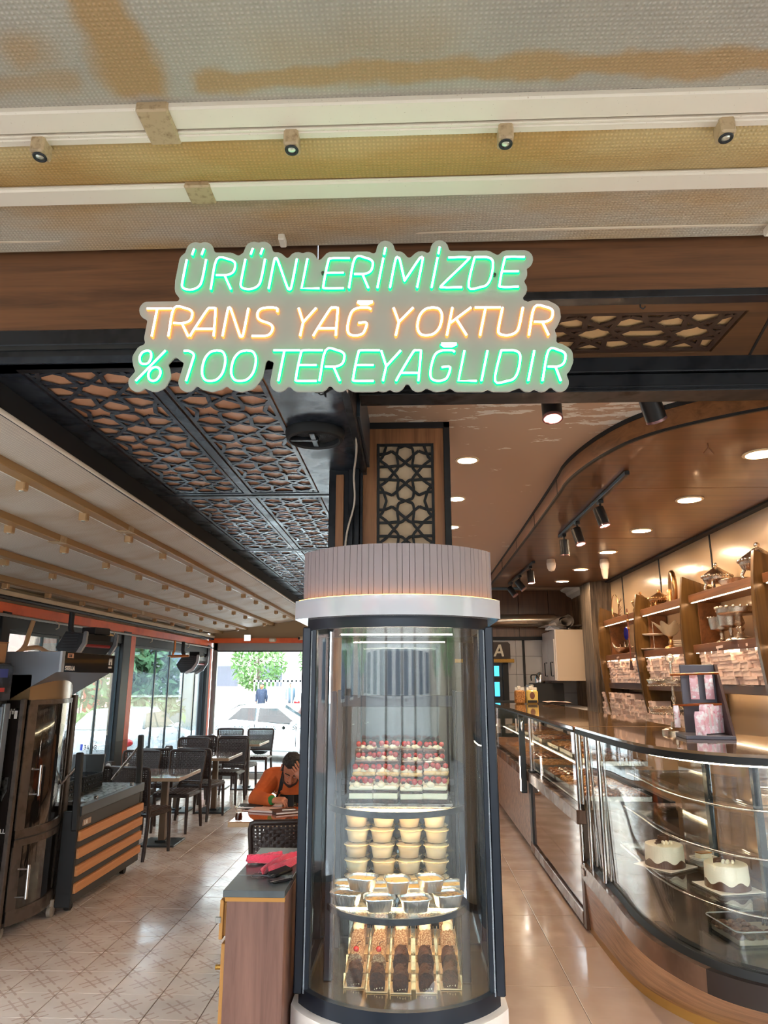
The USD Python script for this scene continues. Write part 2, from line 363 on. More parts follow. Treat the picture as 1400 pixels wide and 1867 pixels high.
# front awning: ribs run across the picture
awn = thing('awning', 'cream woven awning canopy stretched over the entrance above the lettered sign', 'awning')
RIBS = [(-5.0, -4.91), (-3.6, -3.51), (-2.2, -2.11), (-0.8, -0.71), (0.45, 0.54), (1.10, 1.19), (1.795, 1.885), (2.15, 2.235)]
def fab(y0, y1, x0, x1, zt, sag, nx=40, ny=12):
    yy = np.linspace(y0, y1, ny); xx = np.linspace(x0, x1, nx); P = np.zeros((ny, nx, 3))
    for i, y in enumerate(yy):
        t = (y - y0) / (y1 - y0)
        for j, x in enumerate(xx):
            P[i, j] = (x, y, zt - sag * math.sin(PI * t) + 0.006 * math.sin(x * 2.1 + y * 5) * math.sin(PI * t))
    P2 = P.copy(); P2[..., 2] += 0.004
    return MB().sheet(P[:, ::-1]).sheet(P2)
XA0, XA1 = -4.6, 4.4
edges = [-1.0] + [b for _, b in RIBS]
for (a, b), (c, d) in zip(RIBS[:-1], RIBS[1:]):
    obj('fabric_panel', fab(b - 0.02, c + 0.02, XA0, XA1, 3.525, 0.035), FABY if a > 1.7 else FAB1, awn, smooth=True)
obj('fabric_panel', fab(2.22, 2.56, XA0, XA1, 3.53, 0.0), FABC, awn, smooth=True)
for k, (a, b) in enumerate(RIBS):
    m = MB().box(XA0, XA1, a, b, 3.50, 3.575, 0.006)
    if k == 6: m.box(XA0, XA1, b + 0.004, b + 0.016, 3.497, 3.512, 0.002).box(XA0, XA1, b + 0.016, b + 0.046, 3.494, 3.520, 0.004)
    else: m.box(XA0, XA1, a - 0.006, b + 0.006, 3.507, 3.512, 0.001)
    obj('rib', m, ALUW, awn)
g = at_z(283, 213, 3.5)
obj('joint_sleeve', MB().box(g[0] - 0.052, g[0] + 0.052, 1.788, 1.937, 3.489, 3.58, 0.006), ALUT, awn, label='tan sleeve joining two lengths of rib')
g = at_z(366, 356, 3.5)
obj('joint_sleeve', MB().box(g[0] - 0.048, g[0] + 0.048, 2.142, 2.243, 3.494, 3.58, 0.006), ALUT, awn, label='tan sleeve joining two lengths of rib')
obj('edge_trim', MB().box(XA0, XA1, 2.50, 2.555, 3.535, 3.58, 0.006).box(XA0, XA1, 2.485, 2.5, 3.53, 3.545, 0.003), CREAM, awn)
for px in (516, 1384):
    q = at_z(px, 440, 3.52)
    obj('clip', MB().box(q[0] - 0.013, q[0] + 0.013, 2.47, 2.53, 3.50, 3.545, 0.004), ALUW, awn)
obj('roof_deck', MB().box(XA0, XA1, -5.0, 2.59, 3.66, 3.70), BLACKM, awn)

# header over the entrance: wood fascia, black channel, wood soffit with a star grille, black track
hd = thing('trim_1', kind='structure')
xs = at_y(577, 500, 2.6)[0]
obj('wood_fascia', MB().box(-4.7, xs, 2.60, 2.66, 3.18, 3.70, 0.003), WOODF, hd)
obj('wood_fascia', MB().box(xs + 0.006, 4.6, 2.60, 2.66, 3.315, 3.70, 0.003), WOODF, hd)
obj('channel', MB().box(-4.7, -0.24, 2.595, 2.70, 3.11, 3.18, 0.004).box(-4.7, -0.24, 2.607, 2.70, 3.03, 3.108, 0.004), BLACK, hd)
obj('edge_strip', MB().box(-0.24, 4.6, 2.598, 2.66, 3.28, 3.315, 0.003), BLACK, hd)
obj('track_beam', MB().box(-0.24, 4.6, 3.15, 3.30, 3.205, 3.30, 0.004).box(-0.24, 4.6, 3.165, 3.30, 3.115, 3.20, 0.004).box(-0.24, 4.6, 3.158, 3.30, 3.105, 3.118, 0.003).box(-0.24, 4.6, 3.158, 3.3, 3.128, 3.134, .002), BLACK, hd)

# ---- girih grille built from bands
def girih(cw, cl, nx, ny, x0, y0, rect, band):
    quarter = [[(0, 145), (40, 105), (80, 92), (120, 97), (220, 87), (335, 87)], [(0, 145), (60, 195), (108, 245), (175, 300)],
               [(175, 300), (240, 270), (285, 258), (335, 258)], [(150, 0), (105, 55), (92, 100), (102, 180), (108, 245), (92, 335), (48, 358), (0, 378)],
               [(150, 0), (240, 105), (335, 178)], [(335, 178), (300, 215), (282, 260), (245, 375)]]
    lines = []
    for q in quarter:
        q = smooth_path(q, 4)[:, :2] if len(q) > 2 else np.array(q, float)
        for sx in (1, -1):
            for sy in (1, -1): lines.append(LineString([(x * sx * cw / 670, y * sy * cl / 750) for x, y in q]))
    cell = unary_union([l.buffer(band / 2, quad_segs=2, cap_style=2) for l in lines])
    allc = unary_union([affinity.translate(cell, x0 + i * cw, y0 + j * cl) for i in range(nx) for j in range(ny)])
    fr = rect.difference(rect.buffer(-band * 1.0, join_style=2))
    return unary_union([allc.intersection(rect), fr]).simplify(band * 0.03)

# left soffit: black ceiling strip with grille panels running away along the terrace
so = thing('ceiling_soffit', kind='structure')
Z0 = 3.03
PX = [(-1.67, -1.165), (-1.115, -0.63)]; PY = [(2.66 + 2.16 * k, 4.70 + 2.16 * k) for k in range(5)]
sheet_ = sbox(-1.9, 2.6, -0.27, 13.25)
holes = unary_union([sbox(a, c, b, d) for a, b in PX for c, d in PY])
obj('black_board', MB().prism(sheet_.difference(holes), Z0, Z0 + 0.03), SOFFIT, so, smooth=False)
obj('seam_line', MB().box(-1.9, -0.27, 4.745, 4.765, Z0 - 0.004, Z0 + 0.002).box(-1.9, -.27, 6.905, 6.92, Z0 - 0.004, Z0 + 0.002).box(-1.9, -.27, 9.065, 9.08, Z0 - 0.004, Z0 + 0.002).box(-1.9, -.27, 11.2, 11.22, Z0 - 0.004, Z0 + 0.002), BLACKM, so, smooth=False)
obj('top_deck', MB().box(-1.9, -0.27, 2.6, 13.25, Z0 + 0.06, Z0 + 0.1), BLACKM, so, smooth=False)
WOODP = mat('grille_backing_wood', (196, 146, 112), 0.24, var=(3, (168, 112, 78), 0.4, 0.7))
for a, b in PX:
    w = b - a
    for (c, d) in PY:
        pl = girih(0.46, 0.515, 3, 5, (a + b) / 2 - 0.46 , c + 0.25, sbox(a + 0.012, c + 0.012, b - 0.012, d - 0.012), 0.0205)
        lp = obj('grille_panel', MB().prism(pl, Z0 + 0.003, Z0 + 0.010), SOFFIT, so, smooth=False)
        obj('backing_board', MB().box(a, b, c, d, Z0 + 0.0155, Z0 + 0.0255), WOODP, lp, smooth=False)
# entrance soffit
ro = thing('ceiling_soffit', kind='structure')
zr = 3.281
rp = sbox(-0.1, 2.725, 1.46, 3.115)
obj('wood_board', MB().prism(sbox(-0.24, 2.6, 4.6, 3.16).difference(rp), zr, zr + 0.02), mat('soffit_wood', (104, 70, 42), 0.5, wood=('x', 6, (70, 46, 28))), ro, smooth=False)
lp = obj('grille_panel', MB().prism(girih(0.44, 0.40, 5, 2, -0.02, 2.93, sbox(-0.09, 2.733, 1.45, 3.107), 0.024), zr + 0.004, zr + 0.012), mat('grille_brown', (58, 38, 26), 0.55), ro, smooth=False)
obj('backing_board', MB().box(-0.1, 1.46, 2.725, 3.115, zr + 0.02, zr + 0.03), mat('grille_cream', (206, 168, 120), 0.6, var=(120, (120, 84, 50), 0.66, 0.74)), lp, smooth=False)
obj('seam_line', MB().bar((1.56, 2.70, zr - 0.001), (1.66, 3.15, zr - 0.001), 0.012, 0.004).bar((1.66, 2.68, zr - 0.001), (1.80, 3.15, zr - 0.001), 0.008, 0.004), BLACKM, ro, smooth=False)
obj('screw_hook', MB().tube([(0.98, 2.66, zr), (0.98, 2.66, zr - 0.012), (0.992, 2.66, zr - 0.02), (1.0, 2.66, zr - 0.01)], 0.003, 6), BLACKM, ro)

# black drop face between soffit and interior ceiling, post beside the column
tr = thing('trim_2', kind='structure')
obj('drop_face', MB().box(-0.30, -0.262, 2.7, 13.2, 3.0, 3.40, 0.003), BLACK, tr)
obj('drop_rail', MB().box(-0.262, -0.245, 3.3, 13.2, 3.05, 3.40, 0.002), mat('grey_rail', (70, 78, 88), 0.4, 0.3), tr)
obj('post', MB().box(-0.50, -0.30, 4.17, 4.30, 0, 3.04, 0.004), BLACK, tr)
obj('post_strip', MB().box(-0.455, -0.405, 4.155, 4.172, 0, 3.0, 0.003), WOODV, tr)
obj('post_profile', MB().box(-0.375, -0.345, 4.14, 4.18, 0, 3.03, 0.003).box(-0.335, -0.305, 4.13, 4.18, 0, 3.03, 0.003).box(-.30, -.285, 4.12, 4.2, 0, 3.34, .002), BLACK, tr)

# interior ceiling with peeling paint near the entrance
def peel():
    n = {'g': ('geometry', {}), 's': ('separate_xyz', {}), 'm': ('mapping', {'scale': (1.1, 3.2, 1)}), 'nz': ('noise_texture', {'scale': 3.2, 'detail': 7.0, 'roughness': 0.62}),
         'mr': ('map_range', {'from_min': 3.4, 'from_max': 4.7, 'to_min': 0.45, 'to_max': 0.66, 'clamp': True}), 'lt': ('math', {'math_type': 'greater_than'}),
         'mx': ('mix_color', {'a': lin((196, 164, 138)), 'b': lin((236, 228, 216))}), 'p': ('principled_bsdf', {'roughness': 0.5}), 'bp': ('bump', {'strength': 0.5, 'distance': 0.004, 'invert': True})}
    l = [('g.position', 's.vector'), ('g.position', 'm.vector'), ('m.vector', 'nz.vector'), ('s.y', 'mr.value'), ('nz.fac', 'lt.value1'), ('mr.result', 'lt.value2'), ('lt.value', 'mx.fac'), ('mx.result', 'p.base_color'), ('lt.value', 'bp.height'), ('bp.normal', 'p.normal')]
    return usdkit.material(stage, '/World/Looks/peeling_paint', n, l, surface='p.BSDF')
ZC = 3.345
ce = thing('ceiling', kind='structure')
obj('painted_board', MB().box(-0.27, 3.1, 3.15, 13.0, ZC, ZC + 0.1), peel(), ce, smooth=False)
obj('roof_slab', MB().box(-0.27, 4.6, 2.68, 13.3, ZC + 0.14, ZC + 0.22), BLACKM, ce, smooth=False)
# sky picture panel in the far ceiling
SKYP = usdkit.material(stage, '/World/Looks/sky_print', {'g': ('geometry', {}), 'm': ('mapping', {'scale': (0.7, 2.2, 1)}), 'nz': ('noise_texture', {'scale': 1.6, 'detail': 6.0}),
    'r': ('rgb_ramp', {'ramp': [(0.3, lin((40, 96, 140))), (0.48, lin((110, 160, 186))), (0.6, lin((206, 200, 204))), (0.72, lin((196, 150, 140)))]}), 'p': ('principled_bsdf', {'roughness': 0.3})},
    [('g.position', 'm.vector'), ('m.vector', 'nz.vector'), ('nz.fac', 'r.fac'), ('r.color', 'p.base_color')], surface='p.BSDF')
obj('sky_print_panel', MB().box(0.2, 2.1, 11.4, 12.7, ZC - 0.012, ZC), SKYP, ce, smooth=False)

# curved bulkhead over the counters
ZB = 3.19
ctrl = [(1.27, 11.2), (1.24, 8.0), (1.20, 5.6), (1.185, 5.1), (1.22, 4.72), (1.30, 4.36), (1.42, 4.08), (1.62, 3.86), (1.95, 3.63), (2.4, 3.42), (3.04, 3.28)]
edge = smooth_path(ctrl, 8)
bulk = thing('ceiling_bulkhead', kind='structure')
poly = Polygon(list(map(tuple, edge)) + [(3.04, 11.2)]).buffer(0)
ys = [3.2, 5.25, 7.22, 9.2, 11.25]
for a, b in zip(ys[:-1], ys[1:]):
    obj('wood_panel', MB().prism(poly.buffer(-0.012).intersection(sbox(1.0, a + 0.003, 3.0, b - 0.003)), ZB, ZB + 0.012), WOODC, bulk, smooth=False)
obj('core', MB().prism(poly.buffer(-0.02), ZB + 0.01, ZC), BLACKM, bulk, smooth=False)
fr = poly.difference(poly.buffer(-0.012)).intersection(sbox(0, 0, 3.03, 20))
obj('wood_fascia', MB().prism(fr, ZB + 0.012, ZC - 0.012), mat('bulkhead_fascia', (150, 100, 60), 0.35, wood=('y', 5, (106, 66, 36))), bulk, smooth=30)
obj('black_edge', MB().prism(poly.difference(poly.buffer(-0.02)).intersection(sbox(0, 0, 3.03, 20)), ZB - 0.004, ZB + 0.012).prism(poly.buffer(0.006).difference(poly.buffer(-0.01)).intersection(sbox(0, 0, 3.03, 20)), ZC - 0.03, ZC - 0.001), BLACKM, bulk, smooth=30)
sj = MB()
for y in (5.42, 6.6, 7.9, 9.3):
    sj.box(edge[np.argmin(abs(edge[:, 1] - y)), 0] - 0.003, edge[np.argmin(abs(edge[:, 1] - y)), 0] + 0.01, y - 0.008, y + 0.008, ZB, ZC)
obj('fascia_joint', sj, BLACKM, bulk, smooth=False)
obj('wall_strip', MB().box(2.96, 3.05, 3.3, 11.2, ZB - 0.02, ZB + 0.02, 0.004), BLACKM, bulk)

# right-hand wall, far wall, streaked stone pier
WALLR = mat('wall_tan_gloss', (196, 166, 132), 0.18, coat=0.3)
wr = thing('wall_right', kind='structure')
obj('wall_panel', MB().box(3.04, 3.14, 2.6, 13.0, 0, 3.4), WALLR, wr, smooth=False)
jn = MB()
for y in (5.52, 6.98, 8.45, 9.95): jn.box(3.032, 3.045, y - 0.012, y + 0.012, 2.5, ZB)
obj('wall_joint', jn, BLACKM, wr, smooth=False)
STONE = mat('streaked_stone', (120, 104, 88), 0.4, var=(6, (64, 54, 46), 0.4, 0.6, (3, 3, 0.25)))
wr = thing('pillar', kind='structure')
obj('stone_pier', MB().box(2.72, 3.06, 10.55, 11.15, 0, 3.3, 0.004), STONE, wr, smooth=False)
wr = thing('trim_3', kind='structure')
obj('stone_cladding', MB().box(2.98, 3.04, 11.15, 12.9, 0, 3.3, 0.002), mat('streaked_stone_tan', (156, 128, 94), 0.45, var=(7, (84, 66, 48), 0.42, 0.62, (3, 3, 0.25))), wr, smooth=False)
obj('cornice', MB().prism(Polygon([(0, 0), (-0.22, 0), (-0.2, -0.03), (-0.13, -0.06), (-0.1, -0.11), (-0.03, -0.15), (0, -0.2)]), 11.22, 12.9, lambda v: np.stack([3.0 + v[:, 0], v[:, 2], ZC + v[:, 1]], 1)), mat('plaster_white', (216, 206, 192), 0.6), wr, smooth=False)
wb = thing('wall_back', kind='structure')
WOODB = mat('back_wood', (112, 72, 42), 0.35, wood=('z', 6, (76, 46, 26)))
for k in range(6):
    x0 = -0.2 + k * 0.55
    obj('wood_panel', MB().box(x0 + 0.003, x0 + 0.547, 12.88, 12.98, 2.47, ZC, 0.003), WOODB, wb)
WTILE = mat('wall_white_tile', (198, 192, 188), 0.18)
for r in range(8):
    for c in range(4):
        x0 = 1.30 + c * 0.62; z0 = 2.47 - (r + 1) * 0.32
        obj('wall_tile', MB().box(x0 + 0.002, x0 + 0.618, 12.9, 12.98, z0 + 0.002, z0 + 0.318, 0.002), WTILE, wb, smooth=False)
obj('backing', MB().box(-0.3, 3.1, 12.975, 13.1, 0, 3.4), mat('back_dark', (52, 44, 40), 0.6), wb, smooth=False)
obj('dark_strip', MB().box(-0.2, 2.4, 12.84, 12.9, 2.44, 2.50).bar((2.06, 12.88, 2.45), (2.06, 12.88, 1.62), 0.04, 0.03, (0, 1, 0)), BLACKM, wb, smooth=False)

# terrace: sloping fabric roof with ribs along the depth, window walls
YE, XL = 13.2, -3.8
tr2 = thing('terrace_awning', 'sloping cream fabric awning with tan ribs running along the glazed terrace', 'awning')
def zroof(x): return EYE + 1.061 - 0.151 * (-2.107 - x) + 0.05
RX = [-2.107, -2.61, -3.125, -3.60]
xs_ = [-1.8] + RX + [-3.84]
for a, b in zip(xs_[:-1], xs_[1:]):
    n = 10; yy = np.linspace(2.62, YE, 60); P = np.zeros((60, n, 3))
    for i, y in enumerate(yy):
        for j, t in enumerate(np.linspace(0, 1, n)):
            x = a + (b - a) * t
            P[i, j] = (x, y, zroof(x) - 0.028 * math.sin(PI * t) + 0.006 * math.sin(y * 3.1 + j) * math.sin(PI * t))
    Q = P.copy(); Q[..., 2] += 0.004
    obj('fabric_panel', MB().sheet(P).sheet(Q[:, ::-1]), FAB2, tr2, smooth=True)
for x in RX:
    z = zroof(x)
    rb = obj('rib', MB().box(x - 0.035, x + 0.045, 2.65, YE - 0.02, z - 0.05, z + 0.03, 0.005), mat('rib_brown', (152, 116, 72), 0.5), tr2)
    obj('light_track', MB().box(x - 0.05, x - 0.036, 2.65, YE - 0.05, z - 0.048, z - 0.03, 0.003), mat('track_white', (232, 226, 216), 0.25), rb)
    for y in (4.9, 9.1): obj('joint_sleeve', MB().box(x - 0.052, x + 0.05, y, y + 0.09, z - 0.055, z + 0.03, 0.003), ALUT, rb)
obj('edge_piping', MB().tube([(-1.8, 2.62, zroof(-1.8) - 0.005), (-1.8, YE, zroof(-1.8) - 0.005)], 0.012, 8), ALUW, tr2)
obj('gutter', MB().box(-3.84, -3.70, 2.65, YE, 2.50, 2.545, 0.004).box(-3.90, -3.84, 2.62, YE, 2.34, 2.95), CREAM, tr2)
obj('conduit', MB().tube([(-3.72, 2.65, 2.485), (-3.72, YE, 2.485)], 0.022, 8), BLACKM, tr2)
obj('side_flashing', MB().box(-1.86, -1.80, 2.65, YE, zroof(-1.8) - 0.01, 3.028), BLACKM, tr2, smooth=False)
obj('roof_deck', MB().box(-3.9, -1.91, 2.62, YE, 3.07, 3.1), BLACKM, tr2, smooth=False)

WFR = mat('window_frame_dark', (20, 24, 30), 0.5)
wl = thing('window_1', kind='structure')
obj('orange_beam', MB().box(XL - 0.05, XL + 0.05, 2.65, YE, 2.345, 2.445, 0.004), ORANGE, wl)
obj('head_frame', MB().box(XL - 0.06, XL + 0.04, 2.65, YE, 2.20, 2.335, 0.004), WFR, wl)
obj('conduit', MB().tube([(XL + 0.07, 2.65, 2.325), (XL + 0.07, 9.0, 2.325), (XL + 0.07, YE, 2.32)], 0.014, 8), mat('grey_pipe', (150, 150, 148), 0.4), wl)
hk = MB()
for y in (7.2, 8.6, 9.9, 11.6):
    hk.tube([(XL + 0.08, y, 2.335), (XL + 0.12, y, 2.31), (XL + 0.12, y, 2.27), (XL + 0.09, y, 2.255)], 0.006, 6)
obj('pipe_clip', hk, ALUW, wl)
obj('lower_frame', MB().box(XL - 0.06, XL + 0.04, 2.65, YE, 0, 0.10, 0.004), WFR, wl)
for y0, y1, m in ((9.06, 9.30, WFR), (9.30, 9.46, ORANGE), (6.28, 6.42, WFR), (12.92, 13.08, WFR), (13.08, 13.2, ORANGE), (3.0, 3.15, WFR)):
    obj('window_post', MB().box(XL - 0.07, XL + 0.06, y0, y1, 0, 2.36, 0.004), m, wl)
pane_y = [3.15, 4.2, 5.25, 6.28, None, 6.42, 7.12, 7.46, 8.52, 9.06, None, 9.46, 10.42, 11.03, 11.76, 12.40, 12.92]
for a, b in zip(pane_y[:-1], pane_y[1:]):
    if a is None or b is None: continue
    pn = obj('window_pane', MB().box(XL - 0.008, XL + 0.004, a + 0.005, b - 0.005, 0.10, 2.20), glass('tinted_window_glass', (0.64, 0.68, 0.69)), wl, smooth=False)
    obj('pane_edge', MB().box(XL - 0.014, XL + 0.012, b - 0.014, b + 0.010, 0.10, 2.20).box(XL - 0.014, XL + 0.012, a, b, 0.10, 0.13).box(XL - 0.014, XL + 0.012, a, b, 2.17, 2.20), mat('pane_edge', (40, 52, 58), 0.3), pn, smooth=False)

we = thing('wall_end', kind='structure')
XI = -0.45
obj('fabric_gable', MB().prism(Polygon([(XL, 2.5), (XI, 2.5), (XI, 3.02), (-1.8, 2.92), (XL, 2.62)]), 0, 0.03, lambda v: np.stack([v[:, 0], YE + v[:, 2], v[:, 1]], 1)), mat('gable_cloth', (164, 140, 108), 0.7), we, smooth=False)
obj('orange_beam', MB().box(XL, XI, YE - 0.06, YE + 0.04, 2.41, 2.50, 0.004), ORANGE, we)
wn = thing('window_2', kind='structure')
GREYF = mat('window_frame_grey', (150, 152, 152), 0.35, 0.2)
obj('window_frame', MB().box(XL + 0.1, XI, YE - 0.03, YE + 0.05, 2.27, 2.41, 0.004).box(XL + 0.08, XL + 0.17, YE - 0.03, YE + 0.05, 0, 2.41, 0.004).box(XL + 0.08, XI, YE - 0.05, YE + 0.06, 0, 0.10, 0.004), GREYF, wn)
obj('window_gasket', MB().box(XL + 0.16, XI, YE - 0.02, YE + 0.03, 2.25, 2.272).box(XL + 0.16, XI, YE - 0.02, YE + 0.03, 0.10, 0.115), WFR, wn, smooth=False)
obj('window_pane', MB().box(XL + 0.16, XI, YE, YE + 0.012, 0.11, 2.26), GLASS, wn, smooth=False)
obj('window_post', MB().box(XI - 0.08, XI, YE - 0.06, YE + 0.06, 0, 2.5, 0.003), WFR, wn)
# ================================================================== NEON SIGN
SY = 2.30
GLY = {
 'U': [[(0, 1), (0.0, .3), (.06, .08), (.3, 0), (.62, 0), (.9, .1), (1, .32), (1, 1)]],
 'R': [[(0, 0), (0, 1), (.6, 1), (.92, .9), (1, .74), (.94, .56), (.65, .47), (.12, .47)], [(.55, .47), (1, 0)]],
 'N': [[(0, 0), (0, .95), (.06, 1), (.16, .94), (.82, .05), (.92, 0), (1, .06), (1, 1)]],
 'L': [[(0, 1), (0, .0), (1, 0)]],
 'E': [[(1, 1), (.12, 1), (0, .88), (0, .12), (.12, 0), (1, 0)], [(0.02, .52), (.85, .52)]],
 'I': [[(0, 0), (0, 1)]],
 'M': [[(0, 0), (0, .94), (.08, 1), (.16, .93), (.46, .3), (.52, .3), (.85, .93), (.93, 1), (1, .94), (1, 0)]],
 'Z': [[(.02, 1), (.95, 1), (1, .9), (.02, .1), (.06, 0), (1, 0)]],
 'D': [[(.05, 1), (.6, 1), (.9, .9), (1, .66), (1, .3), (.88, .08), (.6, 0), (0, 0), (0, .92), (.05, 1)]],
 'T': [[(0, 1), (1, 1)], [(.42, 1), (.42, 0)]],
 'A': [[(0, 0), (.12, .25), (.5, .94), (.62, 1), (.8, 1), (.86, .9), (1, 0)], [(.14, .26), (.95, .26)]],
 'S': [[(1, .86), (.9, 1), (.3, 1), (.08, .88), (.1, .68), (.3, .55), (.72, .44), (.92, .3), (.88, .1), (.66, 0), (.0, 0)]],
 'Y': [[(0, 1), (.42, .48), (.4, 0)], [(.42, .48), (1, 1)]],
 'G': [[(1, .95), (.85, 1), (.4, 1), (.1, .9), (0, .66), (0, .3), (.12, .08), (.4, 0), (.68, .02), (.88, .12), (.92, .45), (.5, .45)]],
 'O': [[(.5, 1), (.2, .94), (0, .7), (0, .3), (.2, .05), (.5, 0), (.8, .06), (1, .3), (1, .7), (.8, .95), (.5, 1)]],
 'K': [[(0, 0), (0, 1)], [(.95, 1), (.06, .45)], [(.3, .6), (1, 0)]],
 '1': [[(0, .98), (.35, .98), (.72, .86), (.7, .6), (.55, 0)]],
 '%': [[(1.0, 1), (0.05, 0)], [(.28, 1), (.1, .94), (.02, .78), (.1, .6), (.26, .55), (.42, .6), (.48, .78), (.42, .94), (.28, 1)], [(.74, .46), (.58, .4), (.5, .24), (.58, .06), (.74, 0), (.9, .06), (.98, .24), (.9, .4), (.74, .46)]],
}
GLY['0'] = GLY['O']
DI = [[(.22, 1.16), (.27, 1.36)], [(.72, 1.16), (.77, 1.36)]]
LINES = [
 (178, 90, 'green', [('U', 215, 272, 'd'), ('R', 303, 362, ''), ('U', 388, 446, 'd'), ('N', 474, 540, ''), ('L', 571, 624, ''), ('E', 634, 696, ''), ('R', 711, 768, ''), ('I', 795, 796, 'i'), ('M', 832, 912, ''), ('I', 955, 956, 'i'), ('Z', 985, 1045, ''), ('D', 1064, 1124, ''), ('E', 1154, 1212, '')]),
 (318, 236, 'warm', [('T', 98, 172, ''), ('R', 178, 236, ''), ('A', 242, 312, ''), ('N', 338, 398, ''), ('S', 424, 486, ''), ('Y', 546, 598, ''), ('A', 606, 672, ''), ('G', 702, 760, 'b'), ('Y', 826, 884, ''), ('O', 908, 974, ''), ('K', 1000, 1058, ''), ('T', 1066, 1142, ''), ('U', 1148, 1208, ''), ('R', 1242, 1300, '')]),
 (452, 362, 'green', [('%', 78, 152, ''), ('1', 206, 250, ''), ('0', 272, 334, ''), ('0', 358, 424, ''), ('T', 470, 548, ''), ('E', 553, 616, ''), ('R', 624, 684, ''), ('E', 722, 784, ''), ('Y', 788, 846, ''), ('A', 850, 916, ''), ('G', 946, 1006, 'b'), ('L', 1034, 1088, ''), ('I', 1102, 1103, ''), ('D', 1142, 1204, ''), ('I', 1240, 1241, ''), ('R', 1282, 1336, '')])]
sign = thing('neon_sign', 'three-line neon lettering sign in green and warm white on a scalloped clear board', 'sign')
NG1 = emis('neon_green', (20, 255, 140), 0.38); NG2 = emis('neon_green_core', (150, 255, 215), 0.95)
NW1 = emis('neon_warm', (255, 150, 70), 0.42); NW2 = emis('neon_warm_core', (255, 222, 190), 0.95)
SIGNM = mat('sign_acrylic', (176, 176, 168), 0.3, var=(160, (150, 150, 140), 0.66, 0.75), coat=0.3)
shapes, letters = [], []
for base, top, colr, ls in LINES:
    for ch, xa, xb, mark in ls:
        st = [list(s) for s in GLY[ch]]
        if mark == 'd': st += DI
        if mark == 'i': st += [[(0, 1.12), (0, 1.36)]]
        if mark == 'b': st += [[(.25, 1.2), (.42, 1.13), (.8, 1.13), (1.02, 1.2)], [(.22, 1.3), (.5, 1.22)] if False else [(.25, 1.22), (1.02, 1.22)]]
        w = xb - xa; hh = base - top; sh = 0.2
        tilt = -0.010 if base < 200 else (-0.004 if base < 400 else 0.0)
        pxs = []
        for s in st:
            q = []
            for (u, v) in s:
                cx = xa + u * w + v * hh * sh; cy = base - v * hh + tilt * (cx - 700) * 0.8
                q.append((200 + cx / 1.628, 420 + cy / 1.628))
            pxs.append(q)
        letters.append((colr, pxs)); shapes += [LineString(q).buffer(16.5) for q in pxs]
def sgn(px, py, y=SY):
    return at_y(px, py, y)
out = unary_union(shapes).buffer(5).buffer(-5)
out = unary_union([Polygon(g.exterior) for g in getattr(out, 'geoms', [out])]).simplify(0.4)
def smap(v):
    P = np.array([at_y(x, y, SY) for x, y in v[:, :2]]); P[:, 1] += v[:, 2]; return P
obj('backing_board', MB().prism(out, 0.0, 0.007, smap), SIGNM, sign, smooth=False)
for colr, pxs in letters:
    m, c = MB(), MB()
    for q in pxs:
        w3 = np.array([at_y(x, y, SY) for x, y in q]); w3[:, 1] -= 0.009
        if len(w3) > 4: w3 = smooth_path(w3, 4)
        elif len(w3) > 2: pass
        m.tube(w3, 0.0074, 8); w4 = w3.copy(); w4[:, 1] -= 0.0046; c.tube(w4, 0.0049, 6)
        for e in (w3[0], w3[-1]): m.tube([e, e + np.array([0, 0.009, 0])], 0.005, 6)
    L = obj('letter', m, NG1 if colr == 'green' else NW1, sign, smooth=True)
    obj('tube_front', c, NG2 if colr == 'green' else NW2, L, smooth=True)
for px, py in ((589, 500), (901, 503)):
    p = at_y(px, py, SY)
    obj('standoff_screw', MB().cyl(p + [0, -0.012, 0], p + [0, 0.3, 0], 0.006, 12), mat('screw_steel', (120, 124, 120), 0.3, 1.0), sign)
cb = MB().tube(smooth_path([(-0.30, 2.33, 3.0), (-0.28, 2.5, 2.98), (-0.27, 3.0, 3.01), (-0.285, 3.6, 3.0), (-0.33, 4.0, 2.95), (-0.335, 4.11, 2.8), (-0.38, 4.11, 2.6), (-0.40, 4.12, 2.3), (-0.41, 4.12, 2.0)]), 0.006, 8)
obj('power_cable', cb, mat('cable_cream', (206, 190, 176), 0.5), None, label='pale power cable running from the sign down beside the column', cat='cable')
tg = MB()
for k in range(7):
    a = k * 0.9; tg.tube(smooth_path([(-0.36 + 0.02 * math.sin(a), 2.72, 3.03), (-0.37 + 0.03 * math.cos(a), 2.73, 2.98 - 0.01 * k), (-0.33 + 0.02 * math.sin(a * 2), 2.74, 2.96), (-0.31, 2.75, 3.0)]), 0.004, 6)
obj('cable_bundle', tg, BLACKM, None, label='tangle of black cables under the soffit behind the sign', cat='cable')
# recessed ceiling speaker
q = at_z(574, 786, Z0)
sp = thing('ceiling_speaker', 'round black speaker set in the black soffit beside the post', 'speaker', (q[0], 3.46, Z0))
obj('ring', MB().lathe([(0.155, 0.0), (0.158, -0.012), (0.15, -0.05), (0.135, -0.055), (0.128, -0.045), (0.125, 0.0)], n=40), BLACKM, sp)
obj('grille', MB().lathe([(0.0, -0.03), (0.06, -0.034), (0.126, -0.02), (0.126, 0.0)], n=32), mat('speaker_mesh', (44, 46, 48), 0.55, 0.3, bump=(300, 0.8)), sp)
obj('bracket', MB().box(-0.13, 0.02, -0.012, 0.012, -0.052, -0.03, 0.004).box(-0.02, 0.012, -0.1, 0.1, -0.05, -0.034, 0.004), BLACK, sp)

